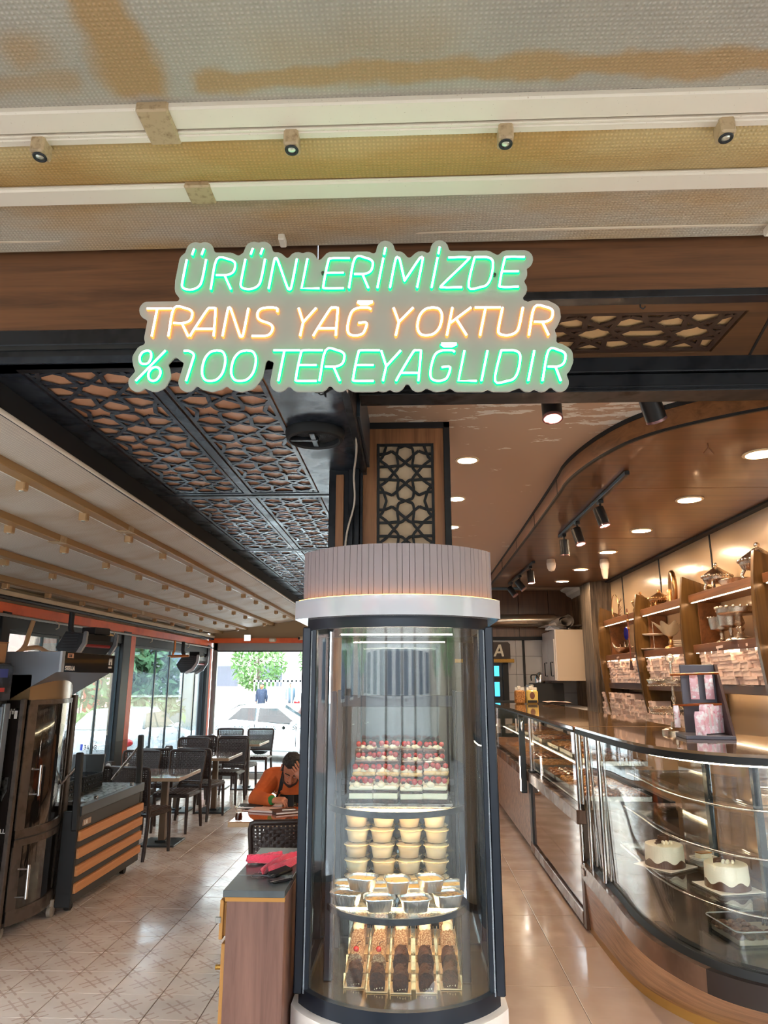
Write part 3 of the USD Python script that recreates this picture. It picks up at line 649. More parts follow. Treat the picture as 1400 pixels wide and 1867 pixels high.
# awning spotlights: tan housing, dark ring and glass lens
LENS = mat('spot_lens', (210, 214, 200), 0.06, 0.6, coat=1.0)
def spot(name, label, group, loc, rot):
    t = thing(name, label, 'spotlight', loc, rot, group=group)
    obj('housing', MB().box(-0.024, 0.024, -0.035, 0.026, -0.048, 0.012, 0.006), ALUT, t)
    obj('ring', MB().tube([(0.019 * math.cos(a), -0.006 - 0.001, -0.049 + 0.0) if False else (0.0185 * math.cos(a), 0.019 * math.sin(a) - 0.006, -0.05) for a in np.linspace(0, 2 * PI, 24, endpoint=False)], 0.0045, 6, closed=True), BLACKM, t)
    obj('lens', MB().ball((0, -0.006, -0.046), 0.015, 2, (1, 1, 0.5)), LENS, t)
    return t
s0 = None
for k, px in enumerate((55, 523, 930, 1341)):
    lx = [(-1.22), (-0.375), (0.325), (1.03)][k]
    lab = ['first', 'second', 'third', 'fourth'][k]
    lb = f'small tan awning spotlight on the front rib, {lab} of four from the left'
    loc = (lx, 1.925, 3.492)
    if s0 is None: s0 = spot('awning_spotlight', lb, 'spotlights on the front awning rib', loc, 0)
    else: dup(s0, loc, 0, lb)
tsp = None
for x, ya, yb, nm in ((RX[0], 4.377 - 0.75 * 1, 12.6, 'rib nearest the soffit'), (RX[1], 5.145 - 0.75, 12.7, 'second rib from the soffit'), (RX[2], 5.99 - 0.75, 12.8, 'third rib from the soffit'), (RX[3], 6.84 - 1.5, 12.6, 'rib nearest the windows')):
    y = ya
    while y < yb:
        ordn = ['first', 'second', 'third', 'fourth', 'fifth', 'sixth', 'seventh', 'eighth', 'ninth', 'tenth', 'eleventh', 'twelfth', 'thirteenth', 'fourteenth'][int(round((y - ya) / 0.75))]; lb = f'small spotlight on the terrace awning {nm}, {ordn} from the entrance'; loc = (x - 0.04, y, zroof(x) - 0.05); gp = 'spotlights on terrace ' + nm
        if tsp is None:
            tsp = thing('terrace_spotlight', lb, 'spotlight', loc, group=gp)
            obj('housing', MB().box(-0.03, 0.025, -0.024, 0.024, -0.045, 0.012, 0.006), mat('spot_brown', (176, 138, 96), 0.5), tsp)
            obj('lens', MB().ball((-0.004, 0, -0.045), 0.014, 1, (1, 1, .5)), LENS, tsp)
        else: dup(tsp, loc, 0, lb, group=gp)
        y += 0.75

# ================================================================== COLUMN
co = thing('pillar', kind='structure')
CY = 4.17
obj('core', MB().box(-0.32, 0.262, CY + 0.03, 4.75, 0, ZC), BLACKM, co, smooth=False)
obj('black_frame', MB().box(-0.325, -0.312, CY, CY + 0.06, 0, ZC, 0.003).box(0.222, 0.262, CY - 0.012, CY + 0.06, 0, ZC, 0.003).box(-0.325, 0.262, CY - 0.012, CY + 0.06, ZC - 0.04, ZC, 0.003), BLACKM, co)
obj('wood_face', MB().prism(sbox(-0.312, 2.0, 0.222, ZC - 0.04).difference(sbox(-0.2, 2.1, 0.16, 3.205)), 0, 0.03, lambda v: np.stack([v[:, 0], CY + v[:, 2], v[:, 1]], 1)), WOODV, co, smooth=False)
gp_ = girih(0.325, 0.362, 2, 5, -0.02, 3.205 - 0.195 - 0.362 * 3, sbox(-0.198, 2.1, 0.158, 3.203), 0.0155)
obj('grille', MB().prism(gp_, 0, 0.012, lambda v: np.stack([v[:, 0], CY - 0.004 + v[:, 2], v[:, 1]], 1)), BLACKM, co, smooth=False)
obj('grille_backing', MB().box(-0.2, 0.16, CY + 0.022, CY + 0.03, 2.1, 3.205), mat('grille_back_tan', (214, 184, 150), 0.6), co, smooth=False)

# ================================================================== CENTRAL CASE
CX = -0.062
def dplan(hw, yf, yc, yb, n=36):
    s = yc - yf; R = (hw * hw + s * s) / (2 * s); cy = yf + R; a0 = math.asin(hw / R)
    arc = [(CX + R * math.sin(a), cy - R * math.cos(a)) for a in np.linspace(-a0, a0, n)]
    return arc, Polygon(arc + [(CX + hw, yb), (CX - hw, yb)])
NAVY = mat('case_frame_navy', (28, 35, 46), 0.32, 0.3)
case = thing('display_case', 'tall round-fronted glass cake display case with a ribbed white crown', 'display case')
YF, YC, YB = 3.22, 3.46, 4.08
def wall_of(poly, t): return poly.difference(poly.buffer(-t, join_style=2))
_, pb = dplan(0.475, YF - 0.05, YC - 0.02, YB)
obj('base', MB().prism(pb, 0.06, 0.36).prism(pb.buffer(-0.04), 0.0, 0.06), mat('case_base_white', (226, 214, 206), 0.3), case)
_, pf = dplan(0.445, YF, YC, YB)
obj('lower_frame', MB().prism(wall_of(pf, 0.03), 0.36, 0.425), NAVY, case)
obj('upper_frame', MB().prism(wall_of(pf, 0.03), 1.985, 2.035), NAVY, case)
obj('deck', MB().prism(pf.buffer(-0.02), 0.36, 0.40), mat('case_deck', (190, 172, 140), 0.14, 0.9), case)
# posts at the corners, with a pale gasket line
for s in (-1, 1):
    x = CX + s * 0.445
    p = obj('corner_post', MB().box(x - 0.022, x + 0.022, YC - 0.02, YC + 0.05, 0.40, 2.0, 0.006).box(x - s * 0.05, x - s * 0.022, YC - 0.035, YC + 0.02, 0.40, 2.0, 0.004), NAVY, case)
    obj('gasket', MB().box(x - s * 0.026 - 0.003, x - s * 0.026 + 0.003, YC - 0.038, YC - 0.03, 0.41, 1.98), mat('gasket_grey', (150, 156, 164), 0.5, bump=(260, 0.8)), p, smooth=False)
    obj('rear_post', MB().box(x - 0.022, x + 0.022, YB - 0.05, YB, 0.40, 2.0, 0.005), NAVY, case)
    obj('side_pane', MB().box(x - 0.003, x + 0.003, YC + 0.05, YB - 0.05, 0.42, 1.99), GLASS, case, smooth=False)
arc, _ = dplan(0.405, YF + 0.012, YC - 0.03, YB, 48)
arc2, _ = dplan(0.399, YF + 0.018, YC - 0.03, YB, 48)
CASEG = glass('case_glass', (0.93, 0.97, 0.98), 1.62)
def curtain(arc, z0, z1): 
    a = np.array(arc); return np.stack([np.column_stack([a, np.full(len(a), z0)]), np.column_stack([a, np.full(len(a), z1)])])
obj('front_glass', MB().sheet(curtain(arc, 0.42, 1.99)).sheet(curtain(arc2, 0.42, 1.99)[::-1]), CASEG, case, smooth=True)
obj('rear_pane', MB().box(CX - 0.42, CX + 0.42, YB - 0.03, YB - 0.024, 0.42, 1.99), GLASS, case, smooth=False)
# crown
_, r1 = dplan(0.505, YF - 0.065, YC - 0.03, YB + 0.01, 48)
obj('crown_ring', MB().prism(r1, 2.035, 2.125), mat('crown_white_gloss', (206, 208, 218), 0.08, coat=0.8), case, smooth=30)
arc3, r2 = dplan(0.465, YF - 0.015, YC, YB, 64)
RIBM = mat('crown_ribbed', (164, 150, 153), 0.5)
obj('crown_drum', MB().prism(r2.buffer(-0.012), 2.125, 2.372), RIBM, case, smooth=30)
bnd = np.array(dplan(0.465, YF - 0.015, YC, YB, 200)[0]); seg = np.r_[0, np.cumsum(np.linalg.norm(np.diff(bnd, axis=0), axis=1))]
def along(d): return np.array([np.interp(d, seg, bnd[:, 0]), np.interp(d, seg, bnd[:, 1])])
d = 0.0; wd = [0.034, 0.026, 0.042, 0.03, 0.038, 0.024]; k = 0
while d < seg[-1] - 0.01:
    w = wd[k % 6] if k < 99 else 0.03; a, b = along(d + 0.0012), along(min(d + w - 0.0012, seg[-1])); k += 1; d += w
    t = (b - a) / np.linalg.norm(b - a); nrm = np.array([t[1], -t[0]])
    q = [a, b, b - nrm * 0.014, a - nrm * 0.014]
    obj('crown_slat', MB().prism(Polygon(q).buffer(0), 2.126, 2.374), RIBM, case, smooth=False)
for s in (-1, 1): obj('crown_slat', MB().box(CX + s * 0.465 - 0.006, CX + s * 0.465 + 0.006, YC + 0.005, YB, 2.126, 2.374, 0.002), RIBM, case, smooth=False)
a5 = np.array(dplan(0.487, YF - 0.042, YC - 0.02, YB, 48)[0])
obj('glow_strip', MB().tube(np.column_stack([a5, np.full(len(a5), 2.128)]), 0.0035, 6), emis('crown_led', (255, 170, 84), 1.6), case)
# inner rack
for x in (-0.392, 0.246):
    obj('rack_post', MB().box(x - 0.021, x + 0.021, 3.58, 3.62, 0.40, 1.69, 0.004), NAVY, case)
    obj('rack_post', MB().box(x - 0.014, x + 0.014, 3.98, 4.01, 0.40, 1.69, 0.004), NAVY, case)
obj('rack_rail', MB().box(-0.392, 0.246, 3.985, 4.005, 1.60, 1.66, 0.003).box(-0.392, 0.246, 3.985, 4.005, 1.19, 1.22, 0.003), NAVY, case)
rack_arc = lambda z0, z1, hw=0.335, yf=3.36, yc=3.60: MB().prism(wall_of(dplan2(hw, yf, yc, 4.0), 0.014), z0, z1)
def dplan2(hw, yf, yc, yb):
    global CX
    o, CX2 = CX, -0.073; CX = CX2; p = dplan(hw, yf, yc, yb)[1]; CX = o; return p
CASE_Z = (1.165, 0.73)
for z in CASE_Z:
    obj('shelf_frame', rack_arc(z - 0.03, z - 0.004), NAVY, case)
    obj('shelf_glass', MB().prism(dplan2(0.325, 3.37, 3.61, 3.99), z - 0.006, z - 0.001), GLASS_G, case, smooth=False)
obj('led_strip', MB().box(-0.36, 0.22, 3.60, 3.612, 0.692, 0.700), emis('case_led', (255, 208, 150), 14.0), case, smooth=False)
obj('led_strip', MB().box(-0.36, 0.22, 3.60, 3.612, 1.126, 1.134), emis('case_led', (255, 208, 150), 14.0), case, smooth=False)
obj('led_strip', MB().box(-0.36, 0.22, 3.66, 3.672, 1.972, 1.98), emis('case_led_cool', (255, 226, 190), 22.0), case, smooth=False)
# corner mirror strip inside
obj('mirror_panel', MB().box(0.30, 0.36, 4.02, 4.03, 0.42, 1.95), mat('mirror_dark', (150, 160, 170), 0.05, 1.0), case, smooth=False)

# ---- things in the case
CHERRY = mat('cherry_red', (176, 24, 22), 0.15, coat=0.6); CREAMC = mat('whipped_cream', (244, 228, 196), 0.5, sss=0.1); SPONGE = mat('chocolate_sponge', (78, 42, 26), 0.8, bump=(160, .6), var=(60, (52, 26, 16), .4, .6))
CRUMB = mat('nut_crumb', (150, 104, 70), 0.8, bump=(220, 0.8), var=(150, (214, 180, 140), 0.45, 0.6)); CARAMEL = mat('caramel', (176, 108, 48), 0.25, coat=0.4)
CREAMY = mat('cream_yellow', (232, 200, 140), .5, var=(40, (214, 168, 96), .45, .6)); CHOCC = mat('chocolate_coat', (96, 56, 38), .35, var=(30, (206, 176, 140), .6, .7), coat=.3)
def cake_slice(name, label, group, loc, variant, sc=1.0):
    r = random.Random(variant * 17 + 3)
    t = thing(name, label, 'cake', loc, 0, sc, group)
    w, dp = 0.058, 0.045
    CR = [CREAMC, CREAMY, CHOCC][variant]
    obj('sponge', MB().box(-w, w, -dp, dp, 0, 0.018, 0.003).box(-w, w, -dp, dp, 0.045, 0.057, 0.003), SPONGE, t)
    obj('cream_layer', MB().box(-w + .001, w - .001, -dp + .001, dp - .001, 0.018, 0.045, 0.003).box(-w, w, -dp, dp, 0.057, 0.076, 0.006), CR, t)
    c = MB()
    for k in range(9): c.ball((r.uniform(-w, w) * .85, r.uniform(-dp, dp) * .8, 0.079), r.uniform(0.012, 0.020), 1, (1, 1, 0.8))
    obj('cream_dollop', c, CREAMC, t, smooth=True)
    for k in range(4):
        x, y = (-0.04 + 0.027 * k + r.uniform(-.006, .006), r.uniform(-0.03, 0.03))
        ch = obj('cherry', MB().ball((x, y, 0.098), r.uniform(0.012, 0.0165), 2), CHERRY, t, smooth=True)
    v = MB()
    for k in range(3): v.box(-0.05 + .04 * k, -0.032 + .04 * k, -0.005, 0.012, 0.084, 0.10, 0.003)
    obj('chocolate_piece', v, [SPONGE, CARAMEL, SPONGE][variant % 3], t)
    return t
rows = ['front', 'second', 'third', 'rear']
first = {}
zt = CASE_Z[0]
ct = thing('cake_tray', 'wide steel tray under the cake slices on the upper shelf of the round case', 'tray', (-0.06, 3.68, zt))
obj('plate', MB().box(-0.25, 0.25, -0.2, 0.28, 0.0, 0.006, 0.002), STEEL, ct); obj('rim', MB().tube([(-.25, -.2, .01), (.25, -.2, .01), (.25, .28, .01), (-.25, .28, .01)], .006, 6, closed=True), STEEL, ct)
for r_ in range(4):
    for c_ in range(4):
        x = -0.06 + (-0.175, -0.057, 0.062, 0.18)[c_] + rng.uniform(-.006, .006); y = 3.55 + r_ * 0.108; z = zt + 0.012 + (0.0, 0.05, 0.095, 0.14)[r_]
        side = 'one of the pair on the window side' if c_ < 2 else 'one of the pair on the counter side'
        lb = f'{["cream-topped chocolate", "yellow cream", "chocolate-coated", "chocolate-coated"][r_]} slice with cherries, {rows[r_]} row of upper shelf, {["first", "second", "third", "fourth"][c_]} from the windows'
        gpn = f'cake slices, {rows[r_]} row, {side}'
        key = (0, 1, 2, 2)[r_]
        if key not in first: first[key] = cake_slice('cake_slice', lb, gpn, (x, y, z), key, 1.0)
        else: dup(first[key], (x, y, z), rng.uniform(-9, 9), lb, rng.uniform(.93, 1.06), group=gpn)
# risers for the stepped rows
rs = thing('cake_riser', 'stepped clear riser that lifts the rear rows of cake slices in the round case', 'riser', (0, 0, 0))
obj('step', MB().box(-0.30, 0.18, 3.612, 3.715, zt + 0.008, zt + 0.06).box(-0.30, 0.18, 3.718, 3.822, zt + 0.008, zt + 0.105).box(-0.30, 0.18, 3.825, 3.95, zt + 0.008, zt + 0.15), mat('riser_grey', (150, 140, 132), 0.2), rs, smooth=False)
# foil bowls and clear cups on the middle shelf
FOIL = mat('foil', (206, 210, 214), 0.25, 1.0, bump=(120, 0.5, (1, 1, .15)))
PUD = mat('baked_pudding', (226, 168, 84), 0.3, var=(50, (112, 52, 18), 0.48, 0.66), coat=0.4)
PUDC = mat('custard_pudding', (234, 196, 118), 0.3, var=(40, (190, 120, 50), 0.56, 0.7), coat=0.4)
def foil_bowl(label, group, loc, pm):
    t = thing('foil_bowl', label, 'bowl', loc, rng.uniform(-20, 20), group=group)
    n = 40; a = np.linspace(0, 2 * PI, n, endpoint=False); sq = (np.abs(np.cos(a)) ** 4 + np.abs(np.sin(a)) ** 4) ** -0.25
    def ring(r, z, w=0): return np.column_stack([r * sq * np.cos(a) * 1.0, r * sq * np.sin(a) * 0.85, z + w * np.cos(a * 14)])
    P = np.stack([ring(.0005, 0.0), ring(0.052, 0.0), ring(0.066, 0.052), ring(0.073, 0.056, .0012), ring(0.074, 0.052), ring(0.067, 0.05)])
    P = np.concatenate([P, P[:, :1]], 1)
    obj('foil', MB().sheet(P), FOIL, t, smooth=25)
    Q = np.stack([ring(.0005, 0.047), ring(.03, 0.047, .001), ring(0.064, 0.043)]); Q = np.concatenate([Q, Q[:, :1]], 1)
    obj('pudding', MB().sheet(Q[:, ::-1]), pm, t, smooth=True)
    return t
zs_ = CASE_Z[1]; fb = {}
def place_bowl(x, y, z, lb, gpn, v, rz):
    if v not in fb: fb[v] = foil_bowl(lb, gpn, (x, y, z), [PUD, PUDC][v])
    else: dup(fb[v], (x, y, z), rz, lb, group=gpn)
for k, (x, y) in enumerate(((-0.305, 3.55), (-0.15, 3.475), (0.012, 3.475), (0.165, 3.55))):
    place_bowl(x, y, zs_ + 0.001, f'foil bowl of baked pudding, lower front row, {["first", "second", "third", "fourth"][k]} from the window side', 'foil bowls of baked pudding in the round case', 0, k * 7)
for k, (x, y) in enumerate(((-0.235, 3.57), (-0.07, 3.54), (0.085, 3.57))):
    place_bowl(x, y, zs_ + 0.061, f'foil bowl of baked pudding stacked on the front bowls, {["first", "middle", "last"][k]} from the window side', 'foil bowls of baked pudding in the round case', 1, 90 + k * 9)
for k, (x, y) in enumerate(((-0.315, 3.71), (-0.15, 3.67), (0.02, 3.67), (0.185, 3.71))):
    place_bowl(x, y, zs_ + 0.001, f'foil bowl of custard behind the front bowls, {["first", "second", "third", "fourth"][k]} from the window side', 'foil bowls behind the front row', 1, k * 5)
CUPM = mat('clear_plastic', (236, 236, 232), 0.06, trans=0.92, ior=1.2)
def cup(label, group, loc, v):
    t = thing('dessert_cup', label, 'cup', loc, 0, group=group)
    obj('cream_filling', MB().lathe([(0.0, 0.003), (0.036, 0.003), (0.043, 0.03), (0.046, 0.05), (0.03, 0.058), (0.0, 0.06)], n=24, sx=1.15), CREAMC if v else mat('pudding_beige', (226, 206, 170), 0.5), t, smooth=True)
    obj('cup_wall', MB().lathe([(0.0, 0.0), (0.039, 0.0), (0.05, 0.056), (0.056, 0.058), (0.054, 0.062), (0.045, 0.07), (0.0, 0.076)], n=24, sx=1.15), CUPM, t, smooth=40)
    obj('topping', MB().box(-0.02, 0.016, -0.012, 0.014, 0.054, 0.066, 0.003), CARAMEL if v else SPONGE, t)
    obj('lid_rim', MB().tube([(0.063 * math.cos(a), 0.055 * math.sin(a), 0.060) for a in np.linspace(0, 2 * PI, 24, endpoint=False)], 0.0026, 5, closed=True), mat('plastic_rim', (236, 214, 160), 0.15, coat=.5), t)
    return t
cups = {}
for col, (x, y0) in enumerate(((-0.275, 3.80), (-0.145, 3.79), (-0.01, 3.80), (0.12, 3.79))):
    for lev in range(5):
        for dpt in range(2):
            z = zs_ + 0.002 + lev * 0.072
            cn = ['first', 'second', 'third', 'fourth'][col]
            lb = f'lidded dessert cup, {["lowest", "second lowest", "middle", "second highest", "topmost"][lev]} in the {cn} {"front" if dpt == 0 else "rear"} stack from the window side'
            gpn = f'dessert cups in the {cn} {"front" if dpt == 0 else "rear"} stack'
            loc = (x + rng.uniform(-.006, .006), y0 + dpt * 0.125 + rng.uniform(-.006, .006), z); v = (col + lev) % 2
            if v not in cups: cups[v] = cup('' or lb, gpn, loc, v)
            else: dup(cups[v], loc, rng.uniform(-8, 8), lb, group=gpn)
# bottom deck: paper trays with chocolate bars and log cakes
PAPER = mat('tray_paper', (236, 206, 164), 0.4)
zd = 0.402
def choc(label, group, loc, v):
    r = random.Random(v); t = thing('chocolate_cake', label, 'cake', loc, 0, group=group)
    n = 30; P = []
    L = (0.105, 0.1, 0.085)[v]; H = (0.075, 0.07, 0.10)[v]
    prof = [(-0.030, 0)] + [(-0.034 * math.copysign(abs(math.cos(a)) ** .75, math.cos(a)) * -1 * -1 if False else -0.034 * math.copysign(abs(math.cos(a)) ** .75, math.cos(a)), .25 + .75 * abs(math.sin(a)) ** .75) for a in np.linspace(0, PI, 19)] + [(0.030, 0)]
    ys_ = np.linspace(-L / 2, L / 2, 18)
    G = np.array([[(x * (1 + .14 * (meshkit.noise(np.array([[y * 90, x * 90, z * 6 + v]]))[0] - .4)), y, z * H * (1 + 0.12 * (meshkit.noise(np.array([[y * 80, x * 120, v + 5]]))[0] - .5))) for x, z in prof] for y in ys_])
    m = MB().sheet(G)
    for e, yy in ((0, -1), (-1, 1)):
        c = G[e].mean(0); idx = len(prof); vv = np.vstack([G[e], c]); m.add(vv, [[i, (i + 1) % idx, idx] for i in range(idx)])
    obj('log', m, [SPONGE, CRUMB, CRUMB][v], t, smooth=40)
    s = MB()
    for k in range(26 if v == 0 else 14):
        s.ball((r.uniform(-.03, .03), -L / 2 + r.uniform(-.002, .01), r.uniform(0.004, 0.02)), 0.0022, 0)
    obj('sugar_pearl', s, CREAMC, t, kind='stuff')
    if v == 0:
        d = MB()
        for k in range(14): d.ball((r.uniform(-.022, .022), r.uniform(-L / 2, L / 2), H * r.uniform(.9, 1.02)), r.uniform(.004, .007), 0)
        obj('crumb_topping', d, SPONGE, t, kind='stuff')
    if v == 2:
        obj('cream_top', MB().ball((0, -0.012, H), 0.028, 2, (1, 1.1, .8)).ball((0.004, 0.022, H + 0.006), 0.024, 2), CREAMC, t, smooth=True)
    if v == 1:
        obj('cherry', MB().ball((0, -0.02, H + 0.01), 0.013, 2), CHERRY, t, smooth=True)
        obj('stalk', MB().tube(smooth_path([(0, -0.02, H + .02), (.006, -.016, H + .035), (.02, -.01, H + .04)]), .0015, 5), SPONGE, t)
    return t
chs = {}; tray0 = None
colx = (-0.265, -0.16, -0.055, 0.06, 0.17)
for r_ in range(4):
    for c_, x in enumerate(colx):
        y = 3.52 + r_ * 0.135; z = zd + (0.0, 0.03, 0.06, 0.09)[r_]
        if r_ == 0: y += (0.045, 0.005, -0.005, 0.005, 0.045)[c_]
        cn = ['first', 'second', 'third', 'fourth', 'fifth'][c_]
        loc = (x, y, z)
        lb = f'pale paper tray with dotted edge, {rows[r_]} row, lowest deck, {cn} from the window side'
        if tray0 is None:
            tray0 = thing('paper_tray', lb, 'tray', loc, group='paper trays on the lowest deck')
            obj('sheet', MB().box(-0.046, 0.046, -0.062, 0.062, 0, 0.003, 0.001), PAPER, tray0, smooth=False)
            obj('side', MB().box(0.044, 0.047, -0.062, 0.062, 0, 0.016).box(-0.047, -0.044, -0.062, 0.062, 0, 0.016), PAPER, tray0, smooth=False)
        else: dup(tray0, loc, 0, lb)
        v = 0 if r_ == 0 else (1 if (r_ == 1 and c_ in (0, 1)) else (2 if r_ >= 2 else 0))
        kind_ = ['dark chocolate log cake', 'brown crumb cake with cherry', 'crumbed cake with white cream'][v]
        lb = f'{kind_}, {rows[r_]} row, lowest deck, {cn} from windows'
        loc2 = (x, y, z + 0.004)
        if v not in chs: chs[v] = choc(lb, 'chocolate cakes on the lowest deck', loc2, v)
        else: dup(chs[v], loc2, rng.uniform(-3, 3), lb)
rs2 = thing('deck_riser', 'stepped riser that lifts the rear rows of chocolate cakes on the lowest deck', 'riser', (0, 0, 0))
obj('step', MB().box(-0.32, 0.225, 3.59, 3.722, 0.401, 0.431).box(-0.32, 0.225, 3.724, 3.857, 0.401, 0.461).box(-0.32, 0.225, 3.859, 4.0, 0.401, 0.491), mat('case_deck', ()), rs2, smooth=False)
# ================================================================== COUNTERS
LEDGE = mat('counter_ledge_bronze', (120, 92, 76), 0.22, 0.55, rvar=(4, 0.15, 0.3))
WOODK = mat('counter_wood', (176, 130, 92), 0.38, wood=('x', 5, (104, 68, 42)))
DARKG = mat('counter_dark_glass', (40, 32, 28), 0.06, coat=0.8)
TOPG = mat('counter_top_gloss', (126, 100, 74), 0.07, coat=0.6)
PANELR = mat('counter_gloss_panel', (150, 122, 100), 0.05, coat=1.0)
cl_ = thing('straight_counter', 'long straight pastry counter with gloss front, glazed upper case and dark glass top', 'counter')
X0c = 1.24
obj('plinth', MB().box(X0c + 0.05, 2.0, 5.58, 10.8, 0, 0.08), BLACKM, cl_, smooth=False)
obj('wood_front', MB().box(X0c, X0c + 0.03, 7.82, 10.8, 0.05, 0.70, 0.003), WOODK, cl_)
obj('gloss_front', MB().box(X0c + 0.012, X0c + 0.03, 5.6, 7.66, 0.13, 0.70, 0.002), PANELR, cl_)
obj('bottom_rail', MB().box(X0c - 0.01, X0c + 0.04, 5.58, 7.8, 0.03, 0.12, 0.004), LEDGE, cl_)
obj('dark_post', MB().box(X0c - 0.008, X0c + 0.03, 7.66, 7.78, 0.06, 0.82, 0.004), mat('counter_post', (40, 44, 46), 0.25, 0.4), cl_)
obj('mid_ledge', MB().box(X0c - 0.012, X0c + 0.06, 5.58, 10.8, 0.70, 0.80, 0.004), LEDGE, cl_)
obj('dark_band', MB().box(X0c + 0.03, X0c + 0.05, 5.58, 10.8, 0.795, 0.84), DARKG, cl_, smooth=False)
obj('cabinet_body', MB().box(X0c + 0.035, 1.98, 5.60, 10.78, 0.08, 0.80), mat('counter_inside', (92, 74, 60), 0.4), cl_, smooth=False)
obj('upper_glass', MB().box(X0c + 0.03, X0c + 0.036, 5.62, 10.8, 0.83, 1.36), GLASS_G, cl_, smooth=False)
obj('shelf_glass', MB().box(X0c + 0.10, 1.85, 5.65, 10.75, 1.085, 1.095), GLASS_G, cl_, smooth=False)
obj('top_slab', MB().box(X0c - 0.01, 2.02, 5.545, 10.85, 1.365, 1.40, 0.004), TOPG, cl_)
obj('top_edge', MB().box(X0c - 0.014, X0c - 0.004, 5.545, 10.85, 1.355, 1.372), BLACKM, cl_, smooth=False)
obj('rear_frame', MB().box(1.93, 1.97, 5.6, 10.8, 0.80, 0.86).box(1.93, 1.97, 5.6, 10.8, 1.33, 1.366).box(1.93, 1.97, 7.6, 7.66, .8, 1.36).box(1.93, 1.97, 9.2, 9.26, .8, 1.36).box(1.93, 1.97, 10.74, 10.8, .8, 1.36), mat('counter_post', ()), cl_, smooth=False)
for y, x in ((10.78, 1.26), (7.70, 1.26), (5.60, 1.262), (5.66, 1.30)):
    obj('chrome_post', MB().cyl((x, y, 0.80 if y > 5.7 else 0.42), (x, y, 1.366), 0.016, 16), CHROME, cl_, smooth=True)
dp = thing('receipt_printer_stand', 'slim dark stand with chrome bell end and white tag at the far counter corner', 'stand', (1.195, 7.86, 0))
obj('column', MB().box(-0.03, 0.03, -0.03, 0.03, 0.58, 1.34, 0.004), mat('counter_post', ()), dp)
obj('bell', MB().lathe([(0, 1.34), (.03, 1.33), (.035, 1.28), (.03, 1.2), (0.01, 1.17), (0, 1.17)], n=16), CHROME, dp, smooth=True)
obj('tag', MB().box(-0.055, -0.05, 0.0, 0.05, 1.20, 1.33), mat('paper_white', (238, 226, 220), 0.6), dp, smooth=False)
ld = MB()
for k in range(22): ld.box(-0.036, -0.031, -0.018, -0.008, 0.60 + k * 0.016, 0.608 + k * 0.016).box(-0.036, -0.031, 0.008, 0.018, 0.60 + k * 0.016, 0.608 + k * 0.016)
obj('led_dots', ld, emis('led_white', (255, 244, 226), 8.0), dp, smooth=False, kind='stuff')
# trays with pastry heaps
BRN = mat('baked_pastry', (196, 140, 72), 0.5, var=(60, (132, 82, 34), 0.4, 0.62), bump=(90, 0.7)); BRN2 = mat('syrup_pastry', (176, 106, 50), 0.3, var=(50, (110, 60, 24), .4, .6), coat=.3)
TRAYW = mat('tray_steel', (196, 186, 172), 0.25, 0.9)
def pastry_tray(label, loc, nx, ny, sz, m, group='trays of pastries in the straight counter', tilt=0):
    t = thing('pastry_tray', label, 'tray', loc, 0, group=group)
    w, dpt = sz
    obj('tray', MB().box(-w / 2, w / 2, -dpt / 2, dpt / 2, 0, 0.006, 0.002).box(-w / 2, -w / 2 + .006, -dpt / 2, dpt / 2, 0, 0.035).box(w / 2 - .006, w / 2, -dpt / 2, dpt / 2, 0, 0.035).box(-w / 2, w / 2, -dpt / 2, -dpt / 2 + .006, 0, 0.035).box(-w / 2, w / 2, dpt / 2 - .006, dpt / 2, 0, 0.035), TRAYW, t, smooth=False)
    r = random.Random(int(loc[1] * 100)); 
    heap = MB()
    for i in range(nx):
        for j in range(ny):
            x = -w / 2 + 0.03 + (w - 0.06) * (i + .5) / nx; y = -dpt / 2 + .03 + (dpt - .06) * (j + .5) / ny
            a = (w - .06) / nx * .46; b = (dpt - .06) / ny * .46
            heap.box(x - a, x + a, y - b, y + b, 0.006, 0.04 + r.uniform(0, .014), min(a, b) * .45)
    obj('pastries', heap, m, t, smooth=False, kind='stuff')
    return t
for k, y in enumerate((5.95, 6.55, 7.15, 7.95, 8.6, 9.3, 10.0)):
    wh = ['nearest the corner', 'second from the corner', 'third from the corner', 'fourth from the corner', 'fifth from the corner', 'sixth from the corner', 'farthest'][k]
    pastry_tray(f'lower steel tray of golden pastries in the straight counter, {wh}', (1.58, y, 0.845), 8, 8, (0.5, 0.54), BRN if k % 2 else BRN2)
    pastry_tray(f'raised steel tray of golden pastries on the counter glass shelf, {wh}', (1.60, y, 1.098), 8, 8, (0.44, 0.52), BRN2 if k % 2 else BRN)

# curved corner counter
Lc = [(1.24, 5.56), (1.235, 5.15), (1.225, 4.72), (1.21, 4.32), (1.25, 3.95), (1.38, 3.63), (1.58, 3.45), (1.86, 3.37), (2.3, 3.34), (3.02, 3.34)]
Bc = [(1.26, 5.56), (1.262, 5.2), (1.27, 4.9), (1.29, 4.66), (1.345, 4.42), (1.47, 4.18), (1.66, 4.0), (1.95, 3.88), (2.35, 3.84), (3.02, 3.84)]
Tc = [(1.27, 5.52), (1.272, 5.15), (1.275, 4.75), (1.285, 4.38), (1.325, 4.03), (1.46, 3.72), (1.66, 3.55), (1.92, 3.47), (2.32, 3.44), (3.02, 3.44)]
Lp, Bp, Tp = (smooth_path(q, 8) for q in (Lc, Bc, Tc))
def off(path, d):
    t = np.gradient(path, axis=0); t /= np.linalg.norm(t, axis=1, keepdims=True); return path + np.column_stack([-t[:, 1], t[:, 0]]) * d   # to the inner side
def wall2(pa, za, pb_, zb, n=2):
    return np.stack([np.column_stack([pa * (1 - t) + pb_ * t, np.full(len(pa), za * (1 - t) + zb * t)]) for t in np.linspace(0, 1, n)])
